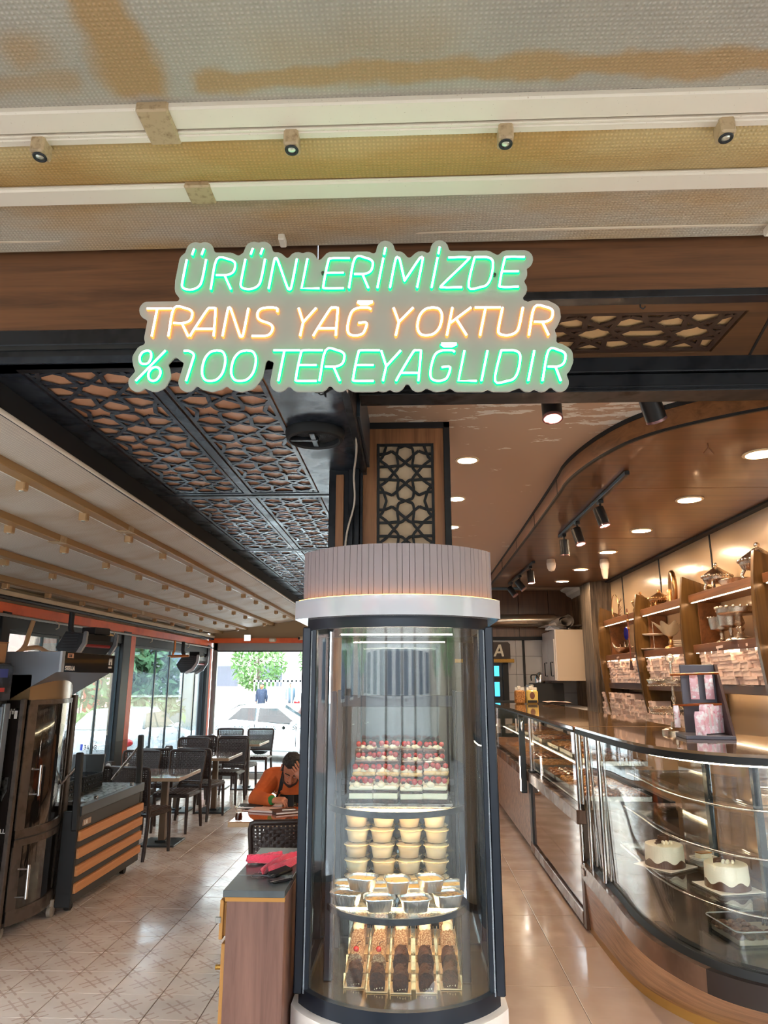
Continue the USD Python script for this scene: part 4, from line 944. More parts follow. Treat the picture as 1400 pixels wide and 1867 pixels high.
def solid(pa, za, pb_, zb, th):
    G = wall2(pa, za, pb_, zb); H = wall2(off(pa, th), za, off(pb_, th), zb); m = MB().sheet(G).sheet(H[::-1])
    m.sheet(np.stack([G[0], H[0]])[::-1]).sheet(np.stack([G[1], H[1]])); m.sheet(np.stack([G[:, 0], H[:, 0]])).sheet(np.stack([G[:, -1], H[:, -1]])[::-1]); return m
cc = thing('corner_counter', 'large corner cake counter with curved glass front and wood base', 'counter')
WOODK2 = mat('counter_wood_curved', (166, 116, 78), 0.33, wood=('z', 1.2, (108, 70, 44)), coat=0.2)
_n = {'g': ('geometry', {}), 'm': ('mapping', {'scale': (1.6, 1.6, 22)}), 'nz': ('noise_texture', {'scale': 1.6, 'detail': 6.0, 'roughness': 0.6, 'distortion': 0.8}),
      'r': ('rgb_ramp', {'ramp': [(0.3, lin((132, 92, 64))), (0.5, lin((172, 126, 90))), (0.68, lin((192, 146, 108)))]}), 'p': ('principled_bsdf', {'roughness': 0.32, 'coat_weight': 0.2})}
WOODK2 = usdkit.material(stage, '/World/Looks/counter_wood_sweep', _n, [('g.position', 'm.vector'), ('m.vector', 'nz.vector'), ('nz.fac', 'r.fac'), ('r.color', 'p.base_color')], surface='p.BSDF')
obj('wood_base', solid(Bp, 0.05, Lp, 0.345, 0.03), WOODK2, cc, smooth=40)
obj('kick_strip', solid(off(Bp, 0.004), 0.0, Bp, 0.05, 0.03), mat('kick_tan', (168, 120, 56), 0.45), cc, smooth=40)
nb = int(len(Lp) * 0.56)
obj('ledge', solid(off(Lp, -0.008)[:nb], 0.345, off(Lp, -0.004)[:nb], 0.445, 0.05), LEDGE, cc, smooth=40)
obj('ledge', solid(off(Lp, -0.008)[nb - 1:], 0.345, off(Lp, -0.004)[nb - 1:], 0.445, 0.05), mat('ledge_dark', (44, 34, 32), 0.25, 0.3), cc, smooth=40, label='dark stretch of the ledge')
obj('sill', solid(off(Lp, 0.03), 0.44, off(Lp, 0.05), 0.475, 0.03), BLACKM, cc, smooth=40)
gv = MB()
Lq = off(Lp, 0.10)
for k in range(26, len(Lq) - 1):
    for t in np.linspace(0, 1, 5, endpoint=False):
        c = Lq[k] * (1 - t) + Lq[k + 1] * t; dd = (Lq[k + 1] - Lq[k]); dd = dd / np.linalg.norm(dd); nn = np.array([-dd[1], dd[0]])
        gv.bar((*c, 0.468), (*(c + nn * 0.04 + dd * 0.008), 0.468), 0.006, 0.006)
obj('vent_slots', gv, BLACKM, cc, smooth=False, kind='stuff')
i0 = 4
Gp = off(Lp, 0.058); 
obj('curved_glass', MB().sheet(wall2(Gp[i0:], 0.47, Tp[i0:], 1.36, 2)).sheet(wall2(off(Gp, .008)[i0:], 0.47, off(Tp, .008)[i0:], 1.36, 2)[::-1]), GLASS_G, cc, smooth=True)
deck = np.vstack([off(Lp, 0.09), [(3.02, 4.4), (2.1, 4.6), (1.98, 5.0), (1.98, 5.56)]])
obj('deck', MB().prism(Polygon(deck).buffer(0), 0.43, 0.465), mat('deck_steel', (136, 126, 116), 0.16, 0.85), cc, smooth=False)
obj('body', MB().prism(Polygon(np.vstack([off(Bp, 0.04), [(3.02, 4.4), (2.1, 4.6), (1.98, 5.0), (1.98, 5.56)]])).buffer(0), 0.02, 0.43), mat('counter_inside', ()), cc, smooth=False)
topp = np.vstack([off(Tp, -0.03), [(3.02, 4.45), (2.2, 4.62), (2.05, 5.0), (2.02, 5.5)]])
obj('top_slab', MB().prism(Polygon(topp).buffer(0), 1.372, 1.40), TOPG, cc, smooth=False)
obj('top_edge', solid(off(Tp, -0.032), 1.35, off(Tp, -0.032), 1.385, 0.03), BLACKM, cc, smooth=40)
for z, ins in ((0.70, 0.16), (0.94, 0.20), (1.15, 0.24)):
    shp = off(Lp, ins)[i0 + 6:]
    shp = shp[shp[:, 0] < 2.9]
    pl = Polygon(np.vstack([shp, [(2.9, 4.3), (2.2, 4.5), (1.9, 4.95), (1.9, shp[0, 1])]])).buffer(0)
    s = obj('glass_shelf', MB().prism(pl, z - 0.008, z), glass('shelf_glass_green', (0.94, 0.975, 0.965)), cc, smooth=False)
    obj('shelf_trim', MB().tube(np.column_stack([off(Lp, ins - .004)[i0 + 6:][:len(shp)], np.full(len(shp), z - 0.022)]), 0.006, 6), CHROME, s, smooth=True)
for i, z0 in ((i0, 0.44), (i0 + 7, 0.46)):
    g, t = off(Lp, 0.03)[i], off(Tp, 0.0)[i]
    obj('chrome_post', MB().tube([(*g, z0), (*t, 1.37)], 0.015, 12).tube([(g[0] + .028, g[1] - .03, z0), (t[0] + .028, t[1] - .03, 1.37)], 0.008, 10), CHROME, cc, smooth=True)
e = at_y(1392, 1400, 3.52)
obj('glass_joint', MB().bar((1.86 - .005, 3.42, 0.47), (1.875, 3.50, 1.36), 0.012, 0.012), BLACKM, cc, smooth=False)
obj('rear_frame', MB().prism(LineString([(1.98, 5.5), (1.98, 5.0), (2.12, 4.62), (3.0, 4.42)]).buffer(0.015, cap_style=2), 0.465, 0.52).prism(LineString([(1.98, 5.5), (1.98, 5.0), (2.12, 4.62), (3.0, 4.42)]).buffer(0.015, cap_style=2), 1.3, 1.37).box(1.965, 1.995, 4.97, 5.03, .46, 1.37).box(2.1, 2.14, 4.6, 4.64, .46, 1.37).box(2.55, 2.59, 4.51, 4.55, .46, 1.37), mat('counter_post', ()), cc, smooth=False)
obj('rear_pane', MB().prism(LineString([(1.98, 5.5), (1.98, 5.0), (2.12, 4.62), (3.0, 4.42)]).buffer(0.003, cap_style=2), 0.52, 1.3), GLASS_G, cc, smooth=False)
obj('floor_bracket', MB().box(1.262, 1.30, 5.43, 5.50, 0.1, 0.40, 0.004).box(1.235, 1.262, 5.50, 5.58, 0.02, 0.43, 0.003), mat('bracket_brown', (96, 62, 40), 0.4), cc)
obj('rating_plate', MB().box(1.225, 1.230, 5.44, 5.53, 0.385, 0.42), mat('plate_grey', (150, 126, 112), .3, .6), cc, smooth=False)

for z_, i_ in ((1.345, .10),):
    p_ = off(Lp, i_)[i0 + 8:]; p_ = p_[p_[:, 0] < 2.8]
    obj('led_strip', MB().tube(np.column_stack([p_, np.full(len(p_), z_)]), 0.004, 5), emis('corner_led', (255, 232, 200), 16.0), cc, smooth=False)
obj('led_strip', MB().box(1.34, 1.352, 5.7, 10.7, 1.35, 1.36).box(1.36, 1.372, 5.7, 10.7, 1.07, 1.08), emis('counter_led', (255, 226, 180), 6.0), cl_, smooth=False)
# cakes and dessert on the lowest glass shelf
ICING = mat('white_icing', (240, 226, 202), 0.45, sss=0.05, bump=(30, 0.15, (1, 1, 8))); CHOC = mat('chocolate_band', (92, 58, 40), 0.4)
def round_cake(label, loc, rz):
    t = thing('round_cake', label, 'cake', loc, rz, 0.8, group='round cakes on the corner counter shelf')
    obj('cake_card', MB().box(-0.155, 0.155, -0.155, 0.155, 0, 0.004, 0.001), mat('card_white', (236, 224, 212), 0.5), t)
    obj('icing', MB().lathe([(0.0, 0.15), (0.118, 0.15), (0.128, 0.146), (0.131, 0.138), (0.136, 0.006), (0.0, 0.005)], n=56), ICING, t, smooth=40)
    n = 72; a = np.linspace(0, 2 * PI, n + 1); zt_ = 0.044 + 0.012 * np.sin(a * 7)
    G = np.stack([np.column_stack([0.1375 * np.cos(a), 0.1375 * np.sin(a), np.full(n + 1, 0.005)]), np.column_stack([0.1368 * np.cos(a), 0.1368 * np.sin(a), zt_]), np.column_stack([0.1335 * np.cos(a), 0.1335 * np.sin(a), zt_ + 0.003])])
    obj('chocolate_wave', MB().sheet(G), CHOC, t, smooth=40)
    obj('chocolate_ring', MB().lathe([(0.036, 0.15), (0.039, 0.15), (0.041, 0.19), (0.038, 0.192), (0.035, 0.188), (0.034, 0.152)], (0.045, 0.03, 0), 28), CHOC, t, smooth=40)
    b = MB()
    for k, (x, y) in enumerate(((-0.04, -0.03), (-0.015, -0.04), (-0.03, -0.055), (-0.058, -0.05), (0.005, -0.058), (-0.045, -0.072), (-0.008, -0.078))): b.ball((x + .02, y + .02, 0.16), 0.0115, 2)
    obj('white_bead', b, ICING, t, smooth=True, kind='stuff')
    obj('chocolate_curl', MB().bar((-0.085, 0.0, 0.152), (0.02, 0.04, 0.152), 0.004, 0.05).bar((-0.07, 0.02, 0.152), (-0.01, 0.0, 0.16), 0.02, 0.014, b=.004), CHOC, t)
    return t
q1, q2 = at_z(1213, 1578, .702), at_z(1327, 1618, .702)
rc1 = round_cake('white iced round cake with chocolate ring, farther of two on the lowest curved shelf', (*q1[:2], 0.702), 35)
dup(rc1, (*q2[:2], 0.702), 12, 'white iced round cake with chocolate ring, nearer of two on the lowest curved shelf', 0.8)
q3 = at_z(1283, 1566, .702)
ds = thing('dessert_plate', 'small white plate with a brown-topped milk cake square between the two round cakes', 'plate', (*q3[:2], 0.702), 20, 0.75)
obj('plate', MB().prism(rrect(0.19, 0.13, 0.03), 0.0, 0.006).tube([(x, y, 0.014) for x, y in rrect(0.19, 0.13, 0.03).exterior.coords[:-1]], 0.007, 6, closed=True), mat('porcelain', (236, 226, 212), 0.15, coat=.5), ds)
obj('sponge', MB().box(-0.055, 0.055, -0.035, 0.035, 0.006, 0.045, 0.004), CREAMC, ds)
obj('caramel_top', MB().box(-0.057, 0.057, -0.037, 0.037, 0.045, 0.053, 0.003), CARAMEL, ds)
q4 = at_z(1352, 1705, .47)
tb = thing('cookie_box', 'clear plastic box of brown biscuits and a folded paper on the counter deck', 'box', (q4[0] + 0.06, q4[1] - 0.02, 0.467), 8)
obj('tub', MB().prism(rrect(0.36, 0.30, 0.03), 0, 0.003).prism(rrect(0.36, 0.30, 0.03).difference(rrect(0.352, 0.292, 0.028)), 0.0, 0.075), glass('box_plastic', (0.93, 0.93, 0.92), 1.45), tb, smooth=40)
obj('rim', MB().tube([(x, y, 0.075) for x, y in rrect(0.365, 0.305, 0.032).exterior.coords[:-1]], 0.004, 6, closed=True), mat('plastic_rim_clear', (210, 206, 200), .1, trans=.6), tb, smooth=True)
obj('paper', MB().box(-0.16, 0.12, -0.12, 0.13, 0.004, 0.03, 0.003), mat('paper_cream', (222, 198, 166), 0.7), tb)
r = random.Random(5)
COOK = mat('biscuit', (150, 104, 72), 0.7, var=(40, (112, 70, 46), 0.4, 0.6), bump=(90, .6))
bk = 0
for i in range(7):
    for j in range(5):
        x, y = -0.15 + i * 0.047 + r.uniform(-.006, .006), -0.115 + j * 0.054 + r.uniform(-.006, .006)
        if x > 0.03 and y > -0.03: continue
        obj('biscuit', MB().ball((x, y, 0.042), 0.025, 2, (1, .9, .55)), COOK, tb, smooth=True); bk += 1
obj('tongs', MB().tube([(0.06, 0.02, 0.05), (0.13, 0.11, 0.09)], 0.005, 6).tube([(0.075, 0.01, 0.05), (0.135, 0.10, 0.09)], 0.005, 6), STEEL, tb)

# things on the counter top
SILVER = mat('ornate_silver', (214, 196, 176), 0.2, 1.0, bump=(110, 0.35)); GOLDS = mat('ornate_brass', (206, 160, 108), 0.24, 1.0, bump=(110, 0.35))
qs = at_z(1234, 1337, 1.4)
st = thing('tiered_stand', 'two-tier silver cake stand with beaded rims and ring handle on the counter top', 'cake stand', (qs[0], qs[1], 1.40))
k_ = qs[1] / 1260 * 1.0
def stand_tier(z, r):
    m = MB().lathe([(0, z), (r * .95, z + .004), (r, z + .016), (r * 1.01, z + .014), (r * .98, z - .004), (r * .5, z - .01), (0, z - .01)], n=40); return m
obj('pole', MB().cyl((0, 0, 0), (0, 0, 0.46), 0.008, 12).lathe([(0, .2), (.012, .205), (.016, .225), (.01, .24), (0, .245)], n=14).lathe([(0, .08), (.012, .085), (.018, .11), (.01, .13), (0, .135)], n=14), SILVER, st, smooth=True)
obj('ring_handle', MB().tube([(0.026 * math.cos(a), 0, 0.485 + 0.026 * math.sin(a)) for a in np.linspace(0, 2 * PI, 24, endpoint=False)], 0.006, 8, closed=True), SILVER, st, smooth=True)
for z, r_ in ((0.145, 0.155), (0.325, 0.155)):
    tp = obj('tier', stand_tier(z, r_), SILVER, st, smooth=40)
    bd = MB()
    for a in np.linspace(0, 2 * PI, 40, endpoint=False):
        bd.ball((r_ * math.cos(a), r_ * math.sin(a), z + 0.018), 0.0065, 0).ball((r_ * .97 * math.cos(a), r_ * .97 * math.sin(a), z - 0.016), 0.010, 0)
    obj('beading', bd, SILVER, tp, smooth=True, kind='stuff')
obj('foot', MB().lathe([(0.09, 0), (0.09, 0.02), (0.07, 0.03), (0.035, 0.04), (0.03, 0.07), (0, 0.08)], n=30), SILVER, st, smooth=40)
qb = at_z(1296, 1346, 1.4)
bs = thing('bag_display', 'dark grey display stand with pink printed lollipop bags hanging on copper rods', 'display stand', (qb[0] + 0.0, qb[1] + 0.05, 1.40), -8)
DG = mat('display_grey', (96, 94, 106), 0.5)
obj('back_board', MB().box(-0.10, 0.115, 0.10, 0.118, 0.0, 0.44, 0.003), DG, bs); obj('base_board', MB().box(-0.16, 0.12, -0.16, 0.118, 0, 0.022, 0.003), DG, bs)
obj('side_board', MB().prism(Polygon([(-0.16, 0), (0.118, 0), (0.118, 0.44), (0.08, 0.44)]), 0, 0.016, lambda v: np.stack([0.105 + v[:, 2], v[:, 0], v[:, 1]], 1)), mat('display_brown', (72, 50, 50), .5), bs)
COPR = mat('copper_rod', (206, 126, 78), 0.3, 0.9)
for z in (0.385, 0.20):
    obj('rod', MB().cyl((-0.19, -0.03, z - .01), (0.09, -0.05, z), 0.007, 8), COPR, bs)
    obj('rod', MB().cyl((-0.10, -0.02, z - .005), (0.09, 0.10, z), 0.006, 8), COPR, bs)
PINK = mat('bag_pink', (236, 176, 186), 0.3, var=(30, (250, 240, 240), 0.5, 0.62), coat=0.5); BAGW = mat('bag_clear', (226, 206, 206), 0.15, var=(40, (206, 96, 120), 0.55, 0.66), coat=.6)
def bag(parent, x, y, z, h, m, w=0.052):
    G = []
    for t in np.linspace(0, 1, 7):
        d = 0.010 * math.sin(PI * min(1, t * 1.05)) + 0.002; ww = w * (0.82 if t > .9 else 1)
        G.append([(x - ww / 2, y, z - h + t * h), (x, y - d, z - h + t * h), (x + ww / 2, y, z - h + t * h), (x, y + d, z - h + t * h), (x - ww / 2, y, z - h + t * h)])
    obj('gift_bag', MB().sheet(np.array(G)), m, parent, smooth=60)
for x in (-0.03, 0.06): bag(bs, x, 0.07, 0.385, 0.16, PINK)
for k in range(8): bag(bs, -0.035 + k * 0.017, -0.115 + k * 0.018, 0.20, 0.17, BAGW if k % 2 else PINK)
bag(bs, -0.07, -0.15, 0.16, 0.14, PINK, 0.06); bag(bs, -0.175, -0.04, 0.19, 0.13, BAGW, 0.035)
# cookie packets, paper and duct end at the far end of the counter
for k, (px, m) in enumerate(((948, BRN), (970, mat('packet_yellow', (216, 188, 96), 0.3, coat=.5)))):
    q = at_y(px, 1283, 10.5)
    t = thing('cookie_packet', ['clear packet of golden cookies on the far counter end', 'yellow packet with a brown face print on the far counter end'][k], 'packet', (q[0], 10.5, 1.401))
    s = 0.075 if k == 0 else 0.085
    obj('bag', MB().box(-s, s, -0.05, 0.05, 0, 0.19, 0.02), m, t, smooth=40)
    obj('crimped_top', MB().box(-s * .9, s * .9, -0.012, 0.012, 0.185, 0.23, .004).box(-s * .5, s * .2, -.02, .02, .2, .25, .008), mat('cellophane', (226, 220, 206), .12, coat=.8), t)
    if k == 1:
        obj('face_print', MB().lathe([(0, -0.001), (0.045, 0.0), (0, 0.001)], n=24).xf(lambda v: np.stack([v[:, 0] * .8, v[:, 2] * 1 - 0.052, v[:, 1] * 1.1 + .115], 1)), mat('print_brown', (110, 66, 44), .5), t, smooth=False)
        obj('print_band', MB().box(-.07, .07, -.0525, -.05, .015, .05), BLACKM, t, smooth=False)
q = at_y(1015, 1283, 10.3)
pp = thing('paper_sheets', 'loose pinkish paper sheets lying on the far counter top', 'paper', (q[0], 10.3, 1.402))
for k in range(3):
    G = np.array([[(x, y, 0.004 + 0.012 * k + 0.012 * math.sin(x * 9 + k) ** 2) for x in np.linspace(-0.17, 0.17, 9)] for y in np.linspace(-0.2, 0.2, 4)])
    obj('sheet', MB().sheet(G).sheet(G[::-1] - [0, 0, .002]), mat('paper_pink', (228, 200, 190), .6), pp, smooth=True)

# ================================================================== RIGHT WALL SHELVES
WOODS = mat('shelf_wood', (126, 78, 42), 0.4, wood=('y', 6, (84, 50, 28))); UPR = mat('shelf_upright', (112, 80, 40), 0.25, 0.2, wood=('z', 6, (72, 50, 24)))
LEDW = emis('shelf_led', (255, 222, 182), 4.0)
sh = thing('wall_shelving', 'dark wood wall shelving with bowed uprights and lit shelf edges', 'shelving')
bays = [(4.0, 5.45), (5.53, 6.92), (7.02, 8.38), (8.46, 10.0)]
for a, b in bays:
    for z0, z1 in ((2.475, 2.55), (1.995, 2.07)):
        s = obj('shelf', MB().box(2.74, 3.035, a, b, z0, z1, 0.003), WOODS, sh)
        obj('led_strip', MB().box(2.752, 2.764, a + .03, b - .03, z0 - 0.008, z0 - 0.001), LEDW, s, smooth=False)
    obj('side_panel', MB().box(2.82, 3.035, b - 0.03, b, 2.07, 2.475), WOODS, sh, smooth=False)
    obj('shelf', MB().box(2.76, 3.035, a, b, 1.625, 1.70, 0.003), mat('shelf_wood_dark', (84, 58, 42), .4), sh)
    if a < 6.5: obj('led_strip', MB().box(2.975, 2.987, a + .03, b - .03, 1.6222, 1.6246), LEDW, sh, smooth=False)
    if a > 7.5: obj('shelf', MB().box(2.70, 3.035, a, 10.4, 1.19, 1.235, 0.003), mat('shelf_wood_dark', ()), sh)
    elif a > 5: obj('counter_ledge', MB().box(2.72, 3.035, a, b, 1.17, 1.20, 0.003), mat('shelf_wood_dark', ()), sh)
for y in (5.49, 6.97, 8.42, 10.03):
    zz = np.linspace(1.25, 2.74, 16); prof = [(2.66 + 0.10 * ((z - 2.2) / 0.9) ** 2 + 0.03 * max(0, (z - 2.2)), z) for z in zz]
    poly = Polygon(prof + [(3.03, 2.62), (3.03, 1.3)])
    obj('upright', MB().prism(poly.buffer(0), -0.022, 0.022, lambda v, y=y: np.stack([v[:, 0], y + v[:, 2], v[:, 1]], 1)), UPR, sh, smooth=30)
# white cake boxes
BOXW = mat('box_white', (226, 200, 188), 0.55, rand=0.10); BOXF = mat('box_fold', (206, 172, 158), 0.6)
bx = None
nlev = {1.705: 5, 1.24: 5}
ORD = ['first', 'second', 'third', 'fourth', 'fifth', 'sixth', 'seventh', 'eighth', 'ninth', 'tenth', 'eleventh', 'twelfth', 'thirteenth']
def boxrow(y0, y1, z0, rows_, cols, lab0, grp):
    global bx
    w = (y1 - y0) / cols
    for c in range(cols):
        for r_ in range(rows_):
            h = 0.064
            loc = (2.86 + rng.uniform(-.02, .02), y0 + (c + .5) * w + rng.uniform(-.003, .003), z0 + r_ * (h + 0.003))
            rz = rng.uniform(-4, 4)
            lab = f'{lab0}, {ORD[c]} column from the entrance, {ORD[r_]} row up'
            if bx is None:
                bx = thing('cake_box', lab, 'box', loc, rz, group=grp)
                obj('carton', MB().box(-0.10, 0.12, -0.062, 0.062, 0, h - .004, 0.002), BOXW, bx, smooth=False)
                obj('lid_flap', MB().bar((-0.102, -0.062, h - 0.004), (-0.106, 0.060, h - 0.012), 0.004, 0.022, (0, 0, 1)).box(-0.10, .12, -0.064, 0.064, h - .004, h), BOXW, bx, smooth=False)
                obj('tuck_slot', MB().box(-0.1012, -0.0995, -0.012, 0.012, 0.012, 0.016), BOXF, bx, smooth=False)
            else: dup(bx, loc, rz, lab, (1, w / 0.14, 1.0), group=grp)
boxrow(5.58, 6.82, 1.702, 5, 9, 'white cake box in the nearest shelf bay', 'white cake boxes, near shelf bay')
boxrow(7.06, 7.62, 1.702, 5, 4, 'white carton beside the second upright', 'white cartons beside the second upright')
boxrow(7.64, 8.34, 1.702, 5, 6, 'white cake box in the middle bay', 'white cake boxes, middle shelf bay')
boxrow(8.48, 9.98, 1.702, 5, 12, 'white cake box in the far bay', 'white cake boxes, far shelf bay')
boxrow(9.0, 10.35, 1.237, 5, 11, 'white cake box on the far low shelf', 'white cake boxes, far low shelf')
boxrow(8.3, 8.95, 1.237, 4, 5, 'white cake box low under the middle bay', 'white cake boxes, low under the middle bay')
boxrow(7.55, 8.1, 1.205, 3, 4, 'white cake box in the short low stack', 'white cake boxes, short low stack')

# ornate ware on the shelves
def footed_dish(label, loc, r, h, m, lid=True, rz=0):
    t = thing('ornate_dish', label, 'dish', loc, rz)
    obj('bowl', MB().lathe([(0, .25 * h), (r * .6, .26 * h), (r * .95, .38 * h), (r, .5 * h), (r * .94, .52 * h), (0, .5 * h)], n=28), m, t, smooth=40)
    b = MB()
    for a in np.linspace(0, 2 * PI, 26, endpoint=False): b.ball((r * math.cos(a), r * math.sin(a), .5 * h), r * .11, 0).tube([(r * .82 * math.cos(a), r * .82 * math.sin(a), .28 * h), (r * .98 * math.cos(a), r * .98 * math.sin(a), .48 * h)], r * .035, 4)
    obj('beading', b, m, t, smooth=True, kind='stuff')
    for a in np.linspace(PI / 4, PI * 9 / 4, 4, endpoint=False): obj('foot', MB().tube(smooth_path([(r * .75 * math.cos(a), r * .75 * math.sin(a), .3 * h), (r * .95 * math.cos(a), r * .95 * math.sin(a), .12 * h), (r * .8 * math.cos(a), r * .8 * math.sin(a), 0.01)], 4), r * .09, 6), m, t, smooth=True)
    if lid:
        l = obj('lid', MB().lathe([(r * .97, .52 * h), (r * .8, .62 * h), (r * .45, .74 * h), (r * .2, .84 * h), (0, .87 * h)], n=28), m, t, smooth=40)
        obj('knob', MB().ball((0, 0, .93 * h), r * .16, 2), m, l, smooth=True)
    return t
def goblet(label, loc, r, h, m, flat=False):
    t = thing('footed_bowl', label, 'bowl', loc)
    top = [(r * .25, .45 * h), (r * .9, .52 * h), (r, .78 * h), (r * 1.04, h), (r * .98, h), (0, .55 * h)] if not flat else [(r * .15, .74 * h), (r * .9, .78 * h), (r, .84 * h), (r * 1.02, h), (r * .97, h), (r * .93, .86 * h), (0, .85 * h)]
    obj('bowl', MB().lathe(top, n=30), m, t, smooth=40)
    obj('stem', MB().lathe([(0, 0), (r * .55, 0), (r * .5, .06 * h), (r * .2, .14 * h), (r * .12, .25 * h), (r * .2, .34 * h), (r * .14, .42 * h), (r * .25, .52 * h), (r * .12, .8 * h if flat else .5 * h)], n=20), m, t, smooth=40)
    b = MB()
    for a in np.linspace(0, 2 * PI, 20, endpoint=False): b.ball((r * 1.03 * math.cos(a), r * 1.03 * math.sin(a), h), r * .09, 0)
    obj('rim_beading', b, m, t, smooth=True, kind='stuff')
    return t
for i, (px, lb, r_, h_, m) in enumerate(((1383, 'large lidded silver dish on the top shelf nearest the entrance', .15, .30, SILVER), (1304, 'lidded silver dish on the top shelf just past the second upright', .13, .26, SILVER), (1196, 'low lidded brass dish on the top shelf left of the mirror', .12, .20, GOLDS), (1162, 'tall lidded brass dish on the top shelf over the third upright', .11, .26, GOLDS))):
    q = at_z(px, 1100, 2.55); k = at_x(px, 1060, 2.86)
    footed_dish(lb, (2.88, k[1], 2.552), r_, h_, m)
k = at_x(1335, 1050, 2.88); fl = thing('silver_tray', 'flat oval silver tray leaning between the two silver dishes', 'tray', (2.9, k[1], 2.552))
obj('tray', MB().lathe([(0, 0.03), (.14, .03), (.18, .06), (.185, .055), (.15, .01), (0, .01)], n=30, sx=.7), SILVER, fl, smooth=40)
k = at_x(1226, 1070, 2.88)
mr = thing('vanity_mirror', 'round ornate brass mirror frame standing on the top shelf', 'mirror', (2.88, k[1], 2.552))
obj('frame', MB().tube([(0.03 * math.cos(a), .135 * math.cos(a), .17 + .165 * math.sin(a)) for a in np.linspace(0, 2 * PI, 40, endpoint=False)], 0.028, 8, closed=True), GOLDS, mr, smooth=True)
obj('disc', MB().lathe([(0, -.004), (.12, -.004), (.12, .004), (0, .004)], n=30).xf(lambda v: np.stack([v[:, 2] + v[:, 0] * .2, v[:, 0], v[:, 1] * 1.2 + .17], 1)), mat('mirror_tan', (196, 160, 120), .1, .8), mr, smooth=False)
obj('figure', MB().lathe([(0, 0), (.05, 0), (.03, .05), (.035, .08), (.02, .11), (.03, .14), (0, .17)], (-.02, .06, 0), 14), GOLDS, mr, smooth=True)
for i, (px, lb, r_, h_, flat) in enumerate(((1314, 'fluted silver goblet bowl, inner of two on the second shelf', .10, .23, 0), (1338, 'engraved silver goblet bowl beside the flat cake pedestal', .10, .26, 0), (1362, 'flat silver cake pedestal with pierced rim on the second shelf', .17, .27, 1))):
    k = at_x(px, 1140, 2.86); goblet(lb, (2.86 - .03 * i, k[1], 2.072), r_, h_, SILVER, flat)
k = at_x(1222, 1160, 2.86)
gb = thing('crystal_bowl', 'scalloped crystal bowl on brass foot on the middle shelf', 'bowl', (2.86, k[1], 2.072))
n = 48; a = np.linspace(0, 2 * PI, n + 1)
G = np.stack([np.column_stack([r_ * np.cos(a) * (1 + w * np.cos(a * 8)), r_ * np.sin(a) * (1 + w * np.cos(a * 8)), z + w * .12 * np.cos(a * 8)]) for r_, z, w in ((.02, .13, 0), (.07, .16, .04), (.12, .22, .12), (.16, .27, .2), (.158, .272, .2), (.118, .225, .12), (.066, .166, .04), (.015, .14, 0))])
obj('bowl', MB().sheet(G), mat('crystal', (236, 226, 206), .08, trans=.7, coat=.5), gb, smooth=40)
obj('foot', MB().lathe([(0, 0), (.075, 0), (.06, .02), (.02, .04), (.028, .07), (.015, .1), (.03, .13), (0, .135)], n=24), GOLDS, gb, smooth=40)
k = at_x(1192, 1170, 2.86)
ts = thing('white_tier_stand', 'white two-tier plate stand on the middle shelf', 'cake stand', (2.86, k[1], 2.072))
obj('plate', MB().lathe([(0, .01), (.12, .012), (.15, .025), (.15, .02), (.12, .004), (0, .002)], n=30), mat('porcelain', ()), ts, smooth=40)
obj('plate', MB().lathe([(0, .18), (.10, .182), (.125, .195), (.125, .19), (.10, .174), (0, .172)], n=30), mat('porcelain', ()), ts, smooth=40)
obj('rod', MB().cyl((0, 0, 0), (0, 0, .32), .006, 8), SILVER, ts)
k = at_x(1135, 1168, 2.86)
sw = thing('shell_dish', 'spiky silver shell dish on the far shelf', 'dish', (2.86, k[1], 2.072))
m = MB().lathe([(0, .03), (.08, .05), (.14, .09), (.15, .085), (.09, .03), (0, .01)], n=24, sx=.8)
for a_ in np.linspace(0, 2 * PI, 14, endpoint=False): m.tube([(.1 * math.cos(a_), .13 * math.sin(a_), .08), (.13 * math.cos(a_), .19 * math.sin(a_), .13 + .03 * math.sin(a_ * 3))], [.012, .003], 5)
obj('shell', m, SILVER, sw, smooth=40)
k = at_x(1160, 1155, 2.72)
bl = thing('blue_disc', 'round deep blue evil-eye plate hanging at the third upright', 'ornament', (2.60, k[1], k[2]))
obj('disc', MB().lathe([(0, -.006), (.075, -.006), (.08, 0), (.075, .006), (0, .006)], n=30).xf(lambda v: np.stack([v[:, 2] * 1, v[:, 0], v[:, 1]], 1)), mat('evil_eye_blue', (16, 22, 120), .15, coat=.6), bl, smooth=40)
obj('hook', MB().tube([(0, 0, .08), (.08, 0, .12), (.1, 0, .11)], .003, 6), BLACKM, bl)
q = at_x(1159, 1150, 2.66)
tk = MB()
zz = np.linspace(1.93, 2.56, 16)
gd = thing('tassel', 'long brown tasselled cord hanging over the third upright', 'ornament', (2.57, q[1] - .02, 0))
obj('cord', MB().tube([(0, 0, z) for z in zz], 0.007, 6), mat('tassel_brown', (110, 52, 34), .7), gd)
for z in (2.5, 2.42, 2.33, 1.96): obj('bead', MB().ball((0, 0, z), .017, 2), GOLDS, gd, smooth=True)
obj('tuft', MB().cyl((0, 0, 1.85), (0, 0, 1.95), .022, 10, .01), mat('tassel_dark', (52, 26, 22), .8), gd)
hp = thing('wreath_hoop', 'thin brass wreath hoop with dried sprigs on the farthest top shelf', 'ornament', (2.85, 9.75, 2.552))
obj('hoop', MB().tube([(0, .16 * math.cos(a_), .17 + .17 * math.sin(a_)) for a_ in np.linspace(0, 2 * PI, 36, endpoint=False)], .006, 6, closed=True), GOLDS, hp)
sp_ = MB()
for k in range(16): sp_.tube([(0, -.16 + rng.uniform(-.02, .02), .02 + k * .012), (rng.uniform(-.04, .04), -.22 + rng.uniform(-.05, .05), .06 + k * .014)], .003, 4)
